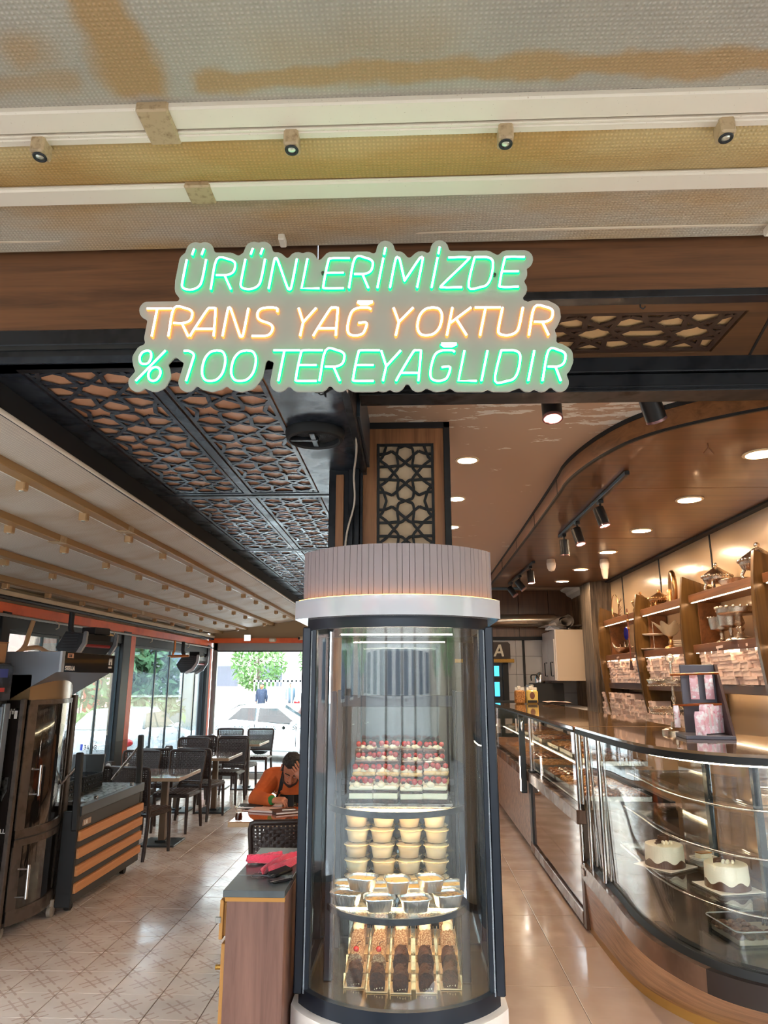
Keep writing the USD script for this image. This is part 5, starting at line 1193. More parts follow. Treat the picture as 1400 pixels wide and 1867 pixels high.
obj('sprigs', sp_, mat('dried_twig', (120, 84, 52), .8), hp, kind='stuff')
wb_ = thing('white_ceramic_stack', 'short stack of white saucers at the end of the middle shelf', 'saucers', (2.84, at_x(1243, 1165, 2.86)[1], 2.072))
for z in (0, .02, .04, .06): obj('saucer', MB().lathe([(0, z), (.06, z + .002), (.075, z + .014), (.07, z + .016), (0, z + .008)], n=24), mat('porcelain', ()), wb_, smooth=40)

# ================================================================== LAMPS
DLW = emis('downlight_warm', (255, 214, 150), 26.0); DLC = emis('downlight_core', (255, 226, 190), 62.0)
RIMW = mat('downlight_rim', (232, 214, 180), .35)
dl = None
def downlight(x, y, z, lb, gp, s=1.0):
    global dl
    if dl is None:
        dl = thing('downlight', lb, 'ceiling light', (x, y, z), 0, s, gp)
        obj('rim', MB().lathe([(.088, .0), (.11, .0), (.112, -.006), (.09, -.010), (.086, -.002)], n=36), RIMW, dl, smooth=40)
        obj('diffuser', MB().lathe([(0, -.004), (.088, -.004), (.088, -.001), (0, -.001)], n=36), DLC, dl, smooth=False)
    else: dup(dl, (x, y, z), 0, lb, s, gp)
for k, y in enumerate((4.41, 5.60, 6.82, 8.02, 9.33, 10.5)):
    downlight(2.31, y, ZB, f'round warm downlight in the wood bulkhead, {["first", "second", "third", "fourth", "fifth", "sixth"][k]} from the entrance', 'downlights in the wood bulkhead')
for k, (x, y) in enumerate(((0.44, 4.96), (0.43, 6.1), (0.46, 7.3))):
    downlight(x, y, ZC, f'round warm downlight in the painted ceiling, {["first", "second", "third"][k]} beyond the column', 'downlights in the painted ceiling', 0.8)
for k, (px, py) in enumerate(((1012, 1080), (990, 1093))):
    q = at_z(px, py, ZC); downlight(q[0], q[1], ZC, f'small downlight in the far painted ceiling, {["nearer", "farther"][k]} of two', 'downlights in the far ceiling', .8)
# track spotlights
LAMPB = mat('spot_black', (34, 32, 32), .35, .3); LAMPE = emis('spot_lamp', (255, 236, 214), 130.0); LAMPO = mat('spot_reflector', (180, 170, 160), .2, .8)
def track_head(name, lb, gp, loc, aim, on, L=.16, r=.045):
    """loc: hanging point; aim: direction of the beam"""
    t = thing(name, lb, 'spotlight', loc, group=gp)
    a = np.array(aim, float); a /= np.linalg.norm(a)
    c = np.array([0, 0, -0.13])
    obj('stem', MB().cyl((0, 0, 0), (0, 0, -.10), .009, 10).box(-.02, .02, -.035, .035, -.03, 0, .004).box(-.012, .012, -.012, .012, -.13, -.08, .003), LAMPB, t)
    p0, p1 = c - a * L * .45, c + a * L * .55
    prof = MB().tube([p0, p0 + a * .004, p1], [r * .9, r, r], 24, cap=False).tube([p0, p0 + a * .003], [r * .9, .001], 24, cap=False)
    obj('barrel', prof, LAMPB, t, smooth=50)
    obj('rim', MB().tube([p1 - a * .012, p1 + a * .002, p1 + a * .002, p1 - a * .03], [r, r * 1.03, r * .86, r * .8], 24, cap=False), mat('spot_rim', (150, 110, 110), .2, .6), t, smooth=50)
    obj('lamp', MB().tube([p1 - a * .006, p1 - a * .002], [r * .84, r * .7], 20), LAMPE if on else LAMPO, t, smooth=False)
    return t
def on_lintel(px, y, z): return at_y(px, 700, y)[0]
q = at_y(1001, 735, 3.55)
track_head('lintel_spotlight', 'lit black cylinder spotlight hanging behind the beam beside the sign', 'spotlights behind the beam', (q[0], 3.50, 3.33), (-.02, -.22, -1), True, .2, .053)
q = at_y(1186, 735, 3.6)
track_head('lintel_spotlight', 'unlit tilted black cylinder spotlight hanging behind the beam near the bulkhead', 'spotlights behind the beam', (q[0] - .02, 3.55, 3.34), (.38, .45, -.75), False, .2, .056)
for nm, a_, b_, heads in (('nearer', at_z(1143, 857, ZB), at_z(1020, 975, ZB), ((1098, 905, (.25, -.15, -1), 1), (1052, 945, (.2, -.25, -1), 1), (1027, 968, (0, .05, -1), 0))), ('farther', at_z(973, 1022, ZB), at_z(928, 1062, ZB), ((970, 1028, (.05, -.1, -1), 1), (950, 1045, (.55, -.2, -.8), 0), (935, 1058, (.5, -.3, -.8), 0)))):
    t = thing('light_track', f'black lighting track under the wood bulkhead, the {nm} of two', 'light track', (0, 0, 0))
    obj('rail', MB().bar(a_ - [0, 0, .018], b_ - [0, 0, .018], .034, .03, b=.003), LAMPB, t)
    for k, (px, py, am, on) in enumerate(heads):
        q = at_z(px, py, ZB)
        # the point on the rail nearest this head
        d_ = (b_ - a_)[:2]; s_ = np.clip(((q - a_)[:2] @ d_) / (d_ @ d_), .04, .97); c_ = a_ + (b_ - a_) * s_
        track_head('track_spotlight', f'black spotlight on the {nm} bulkhead track, {["first", "middle", "last"][k]} from the entrance', f'spotlights on the {nm} track', (c_[0], c_[1], ZB - .033), am, on)
for px, py, lb, big in ((1004, 1020, 'small white plastic sensor under the far wood bulkhead', 0), (1101, 1020, 'long white motion detector under the wood bulkhead near the shelves', 1)):
    q = at_z(px, py, ZB)
    t = thing('motion_sensor', lb, 'sensor', (q[0], q[1], ZB))
    obj('body', MB().lathe([(0, 0), (.055, 0), (.06, -.05), (.045, -.12 - .05 * big), (.03, -.14 - .1 * big), (0, -.15 - .1 * big)], n=24, sx=.9), mat('sensor_white', (226, 206, 186), .4), t, smooth=40)
    obj('lens', MB().lathe([(.058, -.05), (.05, -.11), (.035, -.14), (.0, -.152)], (0, -.006, 0), 20), mat('sensor_lens', (244, 230, 216), .3), t, smooth=40)
hk = thing('ceiling_hook', 'small twisted wire hook hanging from the wood bulkhead', 'hook', (*at_z(1290, 808, ZB)[:2], ZB))
obj('wire', MB().tube([(0, 0, 0), (0, 0, -.03), (.03, 0, -.07)], .004, 6).tube([(0, 0, -.03), (-.03, .01, -.065)], .004, 6), mat('wire_rust', (116, 72, 40), .5), hk)

# ================================================================== FAR KITCHEN CORNER
KW = mat('kitchen_white', (214, 204, 198), .3)
kc = thing('kitchen_cabinet', 'white wall cupboard with two bar-handled doors in the far kitchen corner', 'cupboard', (0, 0, 0))
ka, kb = at_y(1085, 1147, 11.6), at_y(1085, 1252, 11.6)
x0, x1 = 2.40, 2.965
obj('carcass', MB().box(x0, x1, 11.75, 12.86, 1.72, 2.55, .003), KW, kc)
obj('side_front', MB().box(x0 + .02, x1, 11.735, 11.75, 1.72, 2.55, .002), mat('kitchen_beige', (206, 184, 160), .35), kc)
for k in range(2):
    y = 11.78 + k * .53
    d_ = obj('door', MB().box(x0 - .02, x0, y, y + .51, 1.73, 2.40, .003), KW, kc)
    obj('handle', MB().tube([(x0 - .02, y + .10, 1.80), (x0 - .06, y + .10, 1.80), (x0 - .06, y + .10, 2.02), (x0 - .02, y + .10, 2.02)], .009, 8), BLACKM, d_)
rl = thing('rolled_sheet', 'loose white roll of sheeting lying on top of the kitchen cupboard', 'roll', (2.60, 11.95, 2.555))
a_ = np.linspace(0, 4.4 * PI, 60); rr = .05 + .018 * a_ / PI
G = np.stack([np.column_stack([rr * np.cos(a_) * 1.1, np.full(60, y), .13 + rr * np.sin(a_) * .95]) for y in (-.2, .7)])
obj('roll', MB().sheet(G).sheet(G[::-1] * [1.02, 1, 1.0]), mat('roll_white', (206, 196, 186), .6), rl, smooth=True)
wv = np.linspace(-.34, .34, 24); G = np.stack([np.column_stack([wv, np.full(24, y), .03 + .05 * np.abs(np.sin(wv * 6))]) for y in (-.2, .5)])
obj('flap', MB().sheet(G).sheet(G[::-1] - [0, 0, .004]), mat('roll_white', ()), rl, smooth=True)
wr_ = thing('crumpled_wrap', 'crumpled white plastic wrap beside the roll on the kitchen cupboard', 'wrapping', (2.5, 12.1, 2.555))
ic = trimesh.creation.icosphere(3, .16); v = np.array(ic.vertices); v *= (0.75 + .6 * meshkit.fbm(v * 9, 3, 2))[:, None]; v[:, 2] = np.abs(v[:, 2]) * .8
obj('wrap', MB().add(v, ic.faces), mat('wrap_white', (222, 216, 214), .3), wr_, smooth=False)
du = thing('exhaust_duct', 'horizontal silver ventilation duct along the far wood wall', 'duct', (0, 12.72, 2.78))
obj('pipe', MB().cyl((.4, 0, 0), (2.62, 0, 0), .115, 24), mat('duct_silver', (190, 176, 160), .25, .95), du, smooth=50)
for x in (.9, 1.5, 2.1, 2.3): obj('clamp', MB().cyl((x, 0, 0), (x + .02, 0, 0), .119, 24), mat('duct_silver', ()), du, smooth=50)
obj('elbow', MB().tube(smooth_path([(2.6, 0, 0), (2.75, 0, -.03), (2.85, 0, -.12), (2.86, 0, -.22)], 5), .1, 16), mat('duct_silver', ()), du, smooth=50)
sg = thing('arch_sign', 'dark hanging sign board with a pale capital A and brass rail at the far doorway', 'sign', (0, 0, 0))
obj('board', MB().prism(Polygon([(.3, 2.10), (1.80, 2.10), (1.80, 2.36), (1.76, 2.40), (.3, 2.40)]), 0, .06, lambda v: np.stack([v[:, 0], 12.74 + v[:, 2], v[:, 1]], 1)), mat('sign_brown', (56, 40, 30), .5), sg)
tmA = meshkit.text_mesh('A', .20, .012, bold=True)
vA = np.array(tmA.vertices); vA[:, 0] += vA[:, 1] * .12
obj('letter', MB().add(np.stack([1.49 + vA[:, 0], 12.735 - vA[:, 2], 2.15 + vA[:, 1]], 1), tmA.faces), mat('letter_cream', (222, 212, 190), .5), sg, smooth=False)
obj('letter', MB().bar((1.42, 12.73, 2.30), (1.45, 12.73, 2.35), .04, .012, (0, 1, 0)), mat('letter_cream', ()), sg, smooth=False)
obj('brass_rail', MB().box(.3, 1.86, 12.70, 12.76, 2.035, 2.10, .004), mat('rail_brass', (170, 128, 60), .35, .8, bump=(80, .8)), sg)
fd = thing('door_1', kind='structure')
obj('dark_frame', MB().box(1.25, 1.36, 12.80, 12.9, 0, 2.04).box(1.66, 1.76, 12.80, 12.9, 0, 2.04).box(.3, 1.76, 12.82, 12.9, 1.74, 1.78), BLACKM, fd, smooth=False)
obj('door_leaf', MB().box(.3, 1.7, 12.86, 12.9, 0, 2.04), mat('door_dark', (34, 32, 34), .4), fd, smooth=False)
for z0, z1 in ((1.80, 1.98), (1.45, 1.70)): obj('lit_pane', MB().box(1.38, 1.60, 12.84, 12.862, z0, z1), emis('blue_pane', (70, 170, 210), .5), fd, smooth=False)
cm = thing('coffee_machine', 'dark coffee machine with steel pot on the far kitchen worktop', 'coffee machine', (2.27, 12.3, 1.30))
obj('body', MB().box(-.2, .3, -.25, .25, 0, .38, .01), BLACKM, cm); obj('panel', MB().box(-.26, -.2, -.25, .2, .02, .36, .01), KW, cm)
obj('pot', MB().lathe([(0, .38), (.08, .38), (.09, .46), (.06, .54), (.03, .56), (0, .57)], (-.05, -.05, 0), 20), CHROME, cm, smooth=40)
obj('pot_handle', MB().tube(smooth_path([(-.12, -.05, .52), (-.2, -.05, .51), (-.2, -.05, .42)], 4), .012, 6), BLACKM, cm)
wk = thing('kitchen_worktop', 'white kitchen worktop with cupboards below at the far wall', 'worktop', (0, 0, 0))
obj('top', MB().box(2.05, 2.97, 11.3, 12.88, 1.26, 1.30, .004), KW, wk); obj('cupboard', MB().box(2.12, 2.97, 11.35, 12.88, 0, 1.26, .003), KW, wk)
fg = thing('glass_fridge', 'dark glass-fronted fridge case beyond the far end of the counter', 'fridge', (0, 0, 0))
obj('frame', MB().box(.5, .58, 11.5, 11.58, 0, 1.4).box(1.72, 1.78, 11.5, 11.58, .0, 1.4).box(1.18, 1.24, 11.5, 11.58, 0, 1.4).box(.5, 1.78, 11.5, 11.58, 1.34, 1.4).box(.5, 1.78, 11.5, 11.58, .98, 1.02).box(.5, 1.78, 11.5, 12.1, .0, .1), BLACKM, fg, smooth=False)
obj('pane', MB().box(.5, 1.78, 11.52, 11.53, .1, 1.34), GLASS_G, fg, smooth=False)
obj('back', MB().box(.5, 1.78, 12.1, 12.14, 0, 1.4), mat('fridge_inside', (60, 62, 60), .5), fg, smooth=False)
obj('lower_panel', MB().box(.5, 1.5, 11.44, 11.5, .02, .86, .004), WOODK, fg)
for k, x in enumerate((1.36, 1.55)):
    t = thing('menu_card', f'white menu card standing in the far glass fridge, {["inner", "outer"][k]} of two', 'card', (x, 11.49, 0.92))
    obj('card', MB().box(-.055, .055, -.01, -.004, 0, .22), mat('paper_white', ()), t, smooth=False); obj('base', MB().box(-.04, .04, -.03, .01, 0, .012), mat('paper_white', ()), t, smooth=False)
# ================================================================== TERRACE FURNITURE
RATTAN = mat('rattan_plastic', (46, 32, 28), 0.4, rvar=(20, .3, .5)); RATSLAT = mat('rattan_seat', (66, 50, 44), 0.36)
def rattan_chair(lb, loc, rz, gp):
    """seat centre at the origin, the chair faces +y, back at -y"""
    t = thing('rattan_chair', lb, 'chair', loc, rz, group=gp)
    W2, D2, SH, BH = .215, .21, .44, .87
    for sx in (-1, 1):
        obj('leg', MB().tube(smooth_path([(sx * .205, -.19, .50), (sx * .212, -.205, .30), (sx * .22, -.255, .0)], 4), [.021] * 4 + [.021] * 4 + [.016], 8), RATTAN, t, smooth=50)
        obj('leg', MB().tube([(sx * .20, .19, .43), (sx * .205, .20, .2), (sx * .21, .205, 0)], [.022, .02, .016], 8), RATTAN, t, smooth=50)
    obj('seat_frame', MB().box(-W2 - .01, W2 + .01, -D2, D2, .39, .435, .012), RATTAN, t)
    for k in range(9):
        x = -.19 + k * .0475
        obj('seat_slat', MB().box(x - .018, x + .018, -D2 + .01, D2 + .005, .432, .446, .005), RATSLAT, t, smooth=False)
    # curved back: frame and woven strips
    def bp(u, z): return np.array([u * (.205 + .03 * (z - .45) / .42), -.20 - .07 * ((z - .45) / .42) - .035 * (1 - u * u) , z])
    fr = [bp(-1, z) for z in np.linspace(.42, .83, 7)] + [bp(-.96, .862)] + [bp(u, .872) for u in np.linspace(-.85, .85, 9)] + [bp(.96, .862)] + [bp(1, z) for z in np.linspace(.83, .42, 7)]
    obj('back_frame', MB().tube(fr, .016, 8), RATTAN, t, smooth=50)
    wv = MB()
    def ribbon(c, w, th=.003):
        c = np.array(c); w = np.array(w); a, b = c - w, c + w; e = np.array([0, th, 0])
        wv.sheet(np.stack([a - e, b - e])).sheet(np.stack([b + e, a + e])).sheet(np.stack([b - e, b + e])).sheet(np.stack([a + e, a - e]))
    for i, z in enumerate(np.arange(.535, .862, .0215)):
        ribbon([bp(u, z) + np.array([0, .0045 * (1 if (k + i) % 2 else -1), 0]) for k, u in enumerate(np.linspace(-.97, .97, 19))], (0, 0, .0098 if z < .79 else .007))
    for k, u in enumerate(np.linspace(-.92, .92, 17)):
        ribbon([bp(u, z) for z in np.linspace(.53, .87, 7)], (.0085, 0, 0))
    obj('woven_back', wv, RATTAN, t, smooth=True, kind='stuff')
    obj('lower_rail', MB().tube([bp(u, .52) for u in np.linspace(-1, 1, 9)], .013, 8), RATTAN, t, smooth=50)
    return t
TTOP = mat('table_top_gloss', (120, 96, 84), 0.08, coat=0.6, var=(2, (104, 80, 70), .4, .6)); TEDGE = mat('table_edge', (150, 122, 96), .4)
def cafe_table(lb, loc, w, d, gp=None, name='cafe_table', edge=None, top=None):
    t = thing(name, lb, 'table', loc, group=gp)
    obj('tabletop', MB().box(-w / 2, w / 2, -d / 2, d / 2, .695, .725, .004), top or TTOP, t)
    obj('edge_band', MB().prism(rrect(w + .012, d + .012, .01).difference(rrect(w, d, .008)), .69, .722), edge or TEDGE, t, smooth=False)
    for x in ((.26, -.26) if w > .9 else (0.0,)):
        obj('pedestal', MB().box(x - .035, x + .035, -.035, .035, .03, .69, .004), mat('pedestal_wood', (96, 78, 62), .45), t)
        obj('base_plate', MB().box(x - .20, x + .20, -.20, .20, 0, .02, .005).box(x - .06, x + .06, -.06, .06, .02, .04, .004), mat('base_iron', (62, 66, 70), .35, .5), t)
    return t
TT = [(-3.0, 8.12), (-2.96, 10.02), (-2.98, 12.05)]
tnm = ['nearest the slatted counter', 'middle of the window row', 'farthest, by the end window']
tb0 = None
for k, (x, y) in enumerate(TT):
    lb = f'glossy brown cafe table on iron base, {tnm[k]}'
    if tb0 is None: tb0 = cafe_table(lb, (x, y, 0), 1.06, .78, 'cafe tables along the windows')
    else: dup(tb0, (x, y, 0), 0, lb)
ch0 = None
spots = [(-2.80, 7.62, -14, 'tucked at the near side of the first table, aisle end'), (-3.32, 7.66, 4, 'tucked at the near side of the first table, window end'),
         (-2.82, 8.80, 176, 'at the far side of the first table, aisle end'), (-3.35, 8.74, 183, 'at the far side of the first table, window end'),
         (-2.74, 9.56, -12, 'turned at the near side of the middle table, aisle end'), (-3.30, 9.52, 3, 'at the near side of the middle table, window end'),
         (-2.72, 10.70, 178, 'at the far side of the middle table, aisle end'), (-3.28, 10.66, 184, 'at the far side of the middle table, window end'),
         (-2.74, 11.60, -8, 'at the near side of the farthest table, aisle end'), (-3.30, 11.58, 2, 'at the near side of the farthest table, window end'),
         (-2.70, 12.70, 180, 'at the far side of the farthest table, aisle end'), (-3.26, 12.72, 180, 'at the far side of the farthest table, window end')]
for x, y, rz, w in spots:
    lb = 'dark woven chair ' + w
    if ch0 is None: ch0 = rattan_chair(lb, (x, y, 0), rz, 'woven chairs at the window tables')
    else: dup(ch0, (x, y, 0), rz, lb)
for k, (x, y) in enumerate(((-3.40, 8.15), (-3.38, 10.05), (-3.36, 12.1))):
    w = ['first', 'middle', 'farthest'][k]
    t = thing('napkin_holder', f'dark round-faced napkin holder on the {w} window table', 'napkin holder', (x, y, .726), -25)
    obj('body', MB().prism(rrect(.10, .12, .03), 0, .05, lambda v: np.stack([v[:, 0], v[:, 2] - .025, v[:, 1] + .06], 1)), mat('holder_dark', (58, 50, 48), .4), t)
    obj('face', MB().cyl((0, -.027, .06), (0, -.025, .06), .042, 20), mat('holder_face', (186, 178, 170), .5), t)
    t = thing('sugar_bowl', f'small glass bowl of wrapped sugar beside the napkin holder on the {w} window table', 'bowl', (x + .16, y + .02, .726))
    obj('glass', MB().lathe([(0, 0), (.03, 0), (.045, .03), (.055, .07), (.052, .07), (.04, .03), (0, .006)], n=20), glass('bowl_glass', (.9, .9, .9), 1.45), t, smooth=40)
    s = MB()
    for q in range(9): s.bar((rng.uniform(-.03, .03), rng.uniform(-.03, .03), .02), (rng.uniform(-.04, .04), rng.uniform(-.04, .04), .095), .012, .008)
    obj('sachets', s, mat('sachet', (214, 196, 186), .5), t, smooth=False, kind='stuff')
lp_ = thing('menu_stand', 'dark folded menu stand leaning on the slatted counter end', 'stand', (-3.02, 6.93, .774), 6)
obj('panel', MB().bar((-.1, 0, 0), (-.1, .06, .26), .30, .012, (0, 0, 1)), mat('menu_dark', (58, 54, 54), .3), lp_)
obj('frame', MB().tube([(-.25, 0, 0), (-.25, .06, .26), (.05, .06, .26), (.05, 0, 0)], .008, 6), mat('menu_rim', (130, 126, 120), .4), lp_)

# slatted service counter
SLATD = mat('slat_grey', (56, 53, 51), .6); SLATO = mat('slat_orange_wood', (200, 138, 88), .55, wood=('y', 8, (178, 112, 62)))
sc_ = thing('slat_counter', 'low service counter with orange wood and grey slats and a clear sneeze guard', 'counter')
XS = -2.60; ya, yb = 5.74, 7.06
obj('body', MB().box(-3.35, XS - .02, ya + .24, yb, .08, .70, .004).box(XS - .10, XS - .02, ya, ya + .25, .08, .70, .004), SLATD, sc_)
obj('near_panel', MB().box(XS - .12, XS, ya - .03, ya, .06, .74, .004), BLACKM, sc_)
hz_ = [(.09, .155, 1), (.155, .22, 0), (.225, .30, 1), (.30, .355, 0), (.36, .435, 1), (.435, .49, 0), (.495, .565, 1), (.565, .70, 0)]
hz_ = [(.08, .15, 0), (.15, .215, 1), (.22, .27, 0), (.27, .34, 1), (.345, .395, 0), (.395, .465, 1), (.47, .52, 0), (.52, .59, 1), (.60, .70, 0)]
for z0, z1, o in hz_:
    obj('slat', MB().box(XS - .02, XS + (.018 if o else 0.0), ya, yb, z0, z1, .003), SLATO if o else SLATD, sc_, label='orange wood slat' if o else None)
obj('top_rim', MB().box(XS - .05, XS + .012, ya, yb, .70, .775, .004), mat('counter_rim', (66, 68, 70), .3, .3), sc_)
obj('worktop', MB().box(-3.35, XS - .05, ya + .24, yb, .74, .772, .003), STEEL, sc_)
for y, h_ in ((ya - .02, 1.18), (yb - .06, 1.22)):
    obj('guard_post', MB().bar((XS - .02, y, .60), (XS - .04, y, h_), .05, .045, (0, 1, 0), b=.008), BLACKM, sc_)
    obj('post_arm', MB().tube([(XS - .03, y, h_ - .08), (XS - .30, y + .02, .80)], .012, 8), STEEL, sc_, smooth=True)
obj('guard_glass', MB().bar((XS + .0, ya + .03, .99), (XS - .0, yb - .08, 1.01), .006, .42, (-.05, 0, 1)), GLASS_G, sc_, smooth=False)
for y in (6.0, 6.75): obj('glass_clip', MB().cyl((XS - .01, y, .80), (XS + .016, y, .80), .016, 14), CHROME, sc_, smooth=50)
obj('wheel', MB().cyl((XS - .1, yb - .15, .035), (XS - .06, yb - .15, .035), .035, 16), BLACKM, sc_)
obj('wheel', MB().cyl((XS - .1, ya + .12, .035), (XS - .06, ya + .12, .035), .035, 16), BLACKM, sc_)
tg_ = meshkit.text_mesh('LM', .03, .002, bold=True); v = np.array(tg_.vertices)
obj('maker_badge', MB().box(XS - .0, XS + .004, ya + .06, ya + .20, .62, .665), mat('badge_brown', (150, 120, 100), .5), sc_, smooth=False)
obj('badge_letters', MB().add(np.stack([XS + .005 + v[:, 2], ya + .075 + v[:, 0], .628 + v[:, 1]], 1), tg_.faces), mat('badge_white', (226, 216, 206), .5), sc_, smooth=False)
for k in range(2):
    t = thing('crate', f'dark perforated plastic crate on the slatted counter, {["nearer", "farther"][k]} of two', 'crate', (-3.12, 6.20 + k * .44, .774))
    m = MB()
    m.box(-.2, .2, -.2, .2, 0, .012)
    for sx in (-1, 1):
        for z in (.02, .06, .1): m.box(sx * .2 - .006, sx * .2 + .006, -.2, .2, z, z + .022).box(-.2, .2, sx * .2 - .006, sx * .2 + .006, z, z + .022)
        for q in np.linspace(-.19, .19, 9): m.box(sx * .2 - .006, sx * .2 + .006, q - .008, q + .008, 0, .125).box(q - .008, q + .008, sx * .2 - .006, sx * .2 + .006, 0, .125)
    obj('basket', m, mat('crate_dark', (40, 42, 46), .5), t, smooth=False)

# tall drinks fridge with a bulging glass door and sloping canopy
FRM = mat('fridge_frame', (92, 80, 72), .42, .6, rvar=(10, .25, .45)); FDK = mat('fridge_glass_dark', (20, 17, 15), .06, coat=1.0); FGREY = mat('canopy_grey', (128, 134, 144), .3, .4)
fr_ = thing('bread_fridge', 'tall fridge with bulging dark glass doors under a sloping lettered canopy', 'fridge')
ctl = [(-2.80, 5.16), (-2.745, 5.30), (-2.72, 5.48), (-2.745, 5.66), (-2.80, 5.82)]
cv = smooth_path(ctl, 8)
plan = Polygon(list(map(tuple, cv)) + [(-3.45, 5.9), (-3.45, 5.14), (-2.93, 5.14)])
obj('body', MB().prism(plan, .12, 1.60), FDK, fr_, smooth=30)
obj('near_panel', MB().box(-2.96, -2.815, 5.125, 5.14, .10, 1.60, .002), mat('fridge_side', (34, 28, 26), .2), fr_)
for x in (-2.965, -2.815): obj('stile', MB().box(x - .016, x + .016, 5.10, 5.14, .06, 1.61, .004), FRM, fr_)
cvo = np.array(LineString(cv).offset_curve(-.014).coords) if False else cv + np.array([.012, 0])
def strip(z0, z1, a=0, b=None, d=.012): 
    c = cv[a:b] + np.array([d, 0]); G = np.stack([np.column_stack([c, np.full(len(c), z0)]), np.column_stack([c, np.full(len(c), z1)])]); H = G - np.array([.03, 0, 0])
    return MB().sheet(G).sheet(H[::-1]).sheet(np.stack([G[1], H[1]])).sheet(np.stack([H[0], G[0]])).sheet(np.stack([G[:, 0], H[:, 0]], 1).transpose(1, 0, 2)).sheet(np.stack([G[:, -1], H[:, -1]], 1).transpose(1, 0, 2)[::-1])
for z0, z1 in ((.10, .19), (.60, .71), (1.565, 1.60)): obj('door_rail', strip(z0, z1), FRM, fr_, smooth=40)
for a, b in ((0, 5), (-5, None)): obj('door_stile', strip(.12, 1.59, a, b, .008), FRM, fr_, smooth=40)
obj('rail_gap', strip(.645, .655, d=.014), BLACKM, fr_, smooth=40)
obj('far_frame', MB().box(-3.0, -2.78, 5.84, 5.90, .06, 1.62, .006), FRM, fr_)
for z0, z1, y in ((.93, 1.12, 5.24), (.26, .46, 5.22)):
    x = -2.745
    obj('handle', MB().tube([(x - .03, y, z1 - .01), (x + .05, y, z1 - .01)], .008, 8).tube([(x + .05, y, z0), (x + .05, y, z1 + .02)], .012, 10).tube([(x - .03, y, z0 + .01), (x + .05, y, z0 + .01)], .008, 8), CHROME, fr_, smooth=50)
pr_c = [(-2.96, 1.60), (-2.62, 1.80), (-2.60, 1.80), (-2.60, 1.95), (-3.45, 1.95), (-3.45, 1.60)]
obj('canopy', MB().prism(Polygon(pr_c), 0, .94, lambda v: np.stack([v[:, 0], 5.16 + v[:, 2], v[:, 1]], 1)), FGREY, fr_, smooth=False)
obj('canopy_front', MB().box(-2.60, -2.585, 5.20, 6.10, 1.80, 1.95, .002), mat('canopy_black', (30, 24, 22), .12, coat=.6), fr_)
obj('canopy_corner', MB().box(-2.602, -2.583, 5.155, 5.20, 1.80, 1.953, .002), mat('canopy_silver', (170, 172, 176), .3, .5), fr_)
obj('door_hood', MB().prism(Polygon(list(map(tuple, cv)) + [(-2.97, 5.82), (-2.97, 5.16)]), 1.60, 1.78), mat('hood_tan', (140, 112, 80), .25, .4), fr_, smooth=40)
def letters_x(text, h_, x, y, z, m, parent, name='lettering'):
    tmx = meshkit.text_mesh(text, h_, .003, bold=True); v = np.array(tmx.vertices)
    obj(name, MB().add(np.stack([x + v[:, 2], y + v[:, 0], z + v[:, 1]], 1), tmx.faces), m, parent, smooth=False)
WHT = mat('letter_white', (222, 216, 210), .4)
letters_x('STELLA', .030, -2.585, 5.215, 1.815, WHT, fr_)
obj('badge', MB().box(-2.586, -2.582, 5.24, 5.33, 1.905, 1.94), mat('badge_tan', (206, 150, 116), .4), fr_, smooth=False)
letters_x('LM', .022, -2.582, 5.255, 1.912, mat('badge_dark', (60, 40, 36), .4), fr_)
def m_logo(x, y, z, s, parent, axis='x'):
    m = MB()
    for k, (a, b, c, d) in enumerate(((0, .3, 0, 1), (.7, 1, 0, 1), (0, 1, .8, 1), (.4, .6, .45, 1))):
        if axis == 'x': m.box(x, x + .004, y + a * s, y + b * s, z + c * s, z + d * s)
        else: m.box(x + a * s, x + b * s, y - .004, y, z + c * s, z + d * s)
    obj('logo', m, WHT, parent, smooth=False)
m_logo(-2.585, 5.98, 1.865, .06, fr_); letters_x('MORIS', .014, -2.585, 5.975, 1.84, WHT, fr_)
m_logo(-2.925, 5.124, 1.47, .07, fr_, 'y'); m_logo(-2.91, 5.124, .22, .06, fr_, 'y')
tmx = meshkit.text_mesh('STELLA', .028, .003, bold=True); v = np.array(tmx.vertices)
obj('lettering', MB().add(np.stack([-2.945 + v[:, 0] * .9, 5.122 - v[:, 2], .70 + v[:, 1]], 1), tmx.faces), WHT, fr_, smooth=False)
tmx = meshkit.text_mesh('MORIS', .018, .003, bold=True); v = np.array(tmx.vertices)
obj('lettering', MB().add(np.stack([-2.93 + v[:, 0], 5.122 - v[:, 2], .17 + v[:, 1]], 1), tmx.faces), WHT, fr_, smooth=False)
obj('lock_plate', MB().prism(Polygon([(-.028, .09), (.028, .09), (.028, 0), (0, -.07), (-.028, 0)]), 0, .006, lambda v: np.stack([-2.89 + v[:, 0], 5.118 - v[:, 2], .98 + v[:, 1]], 1)), STEEL, fr_)
for x, y in ((-2.86, 5.22), (-2.74, 5.70), (-3.35, 5.22), (-3.35, 5.82)):
    w = obj('castor', MB().tube([(x, y, .12), (x, y, .07)], .02, 8).cyl((x - .015, y, .04), (x + .015, y, .04), .04, 18), mat('castor_grey', (150, 140, 128), .4), fr_)
obj('base_plinth', MB().box(-3.4, -2.84, 5.18, 5.80, .07, .12), BLACKM, fr_, smooth=False)
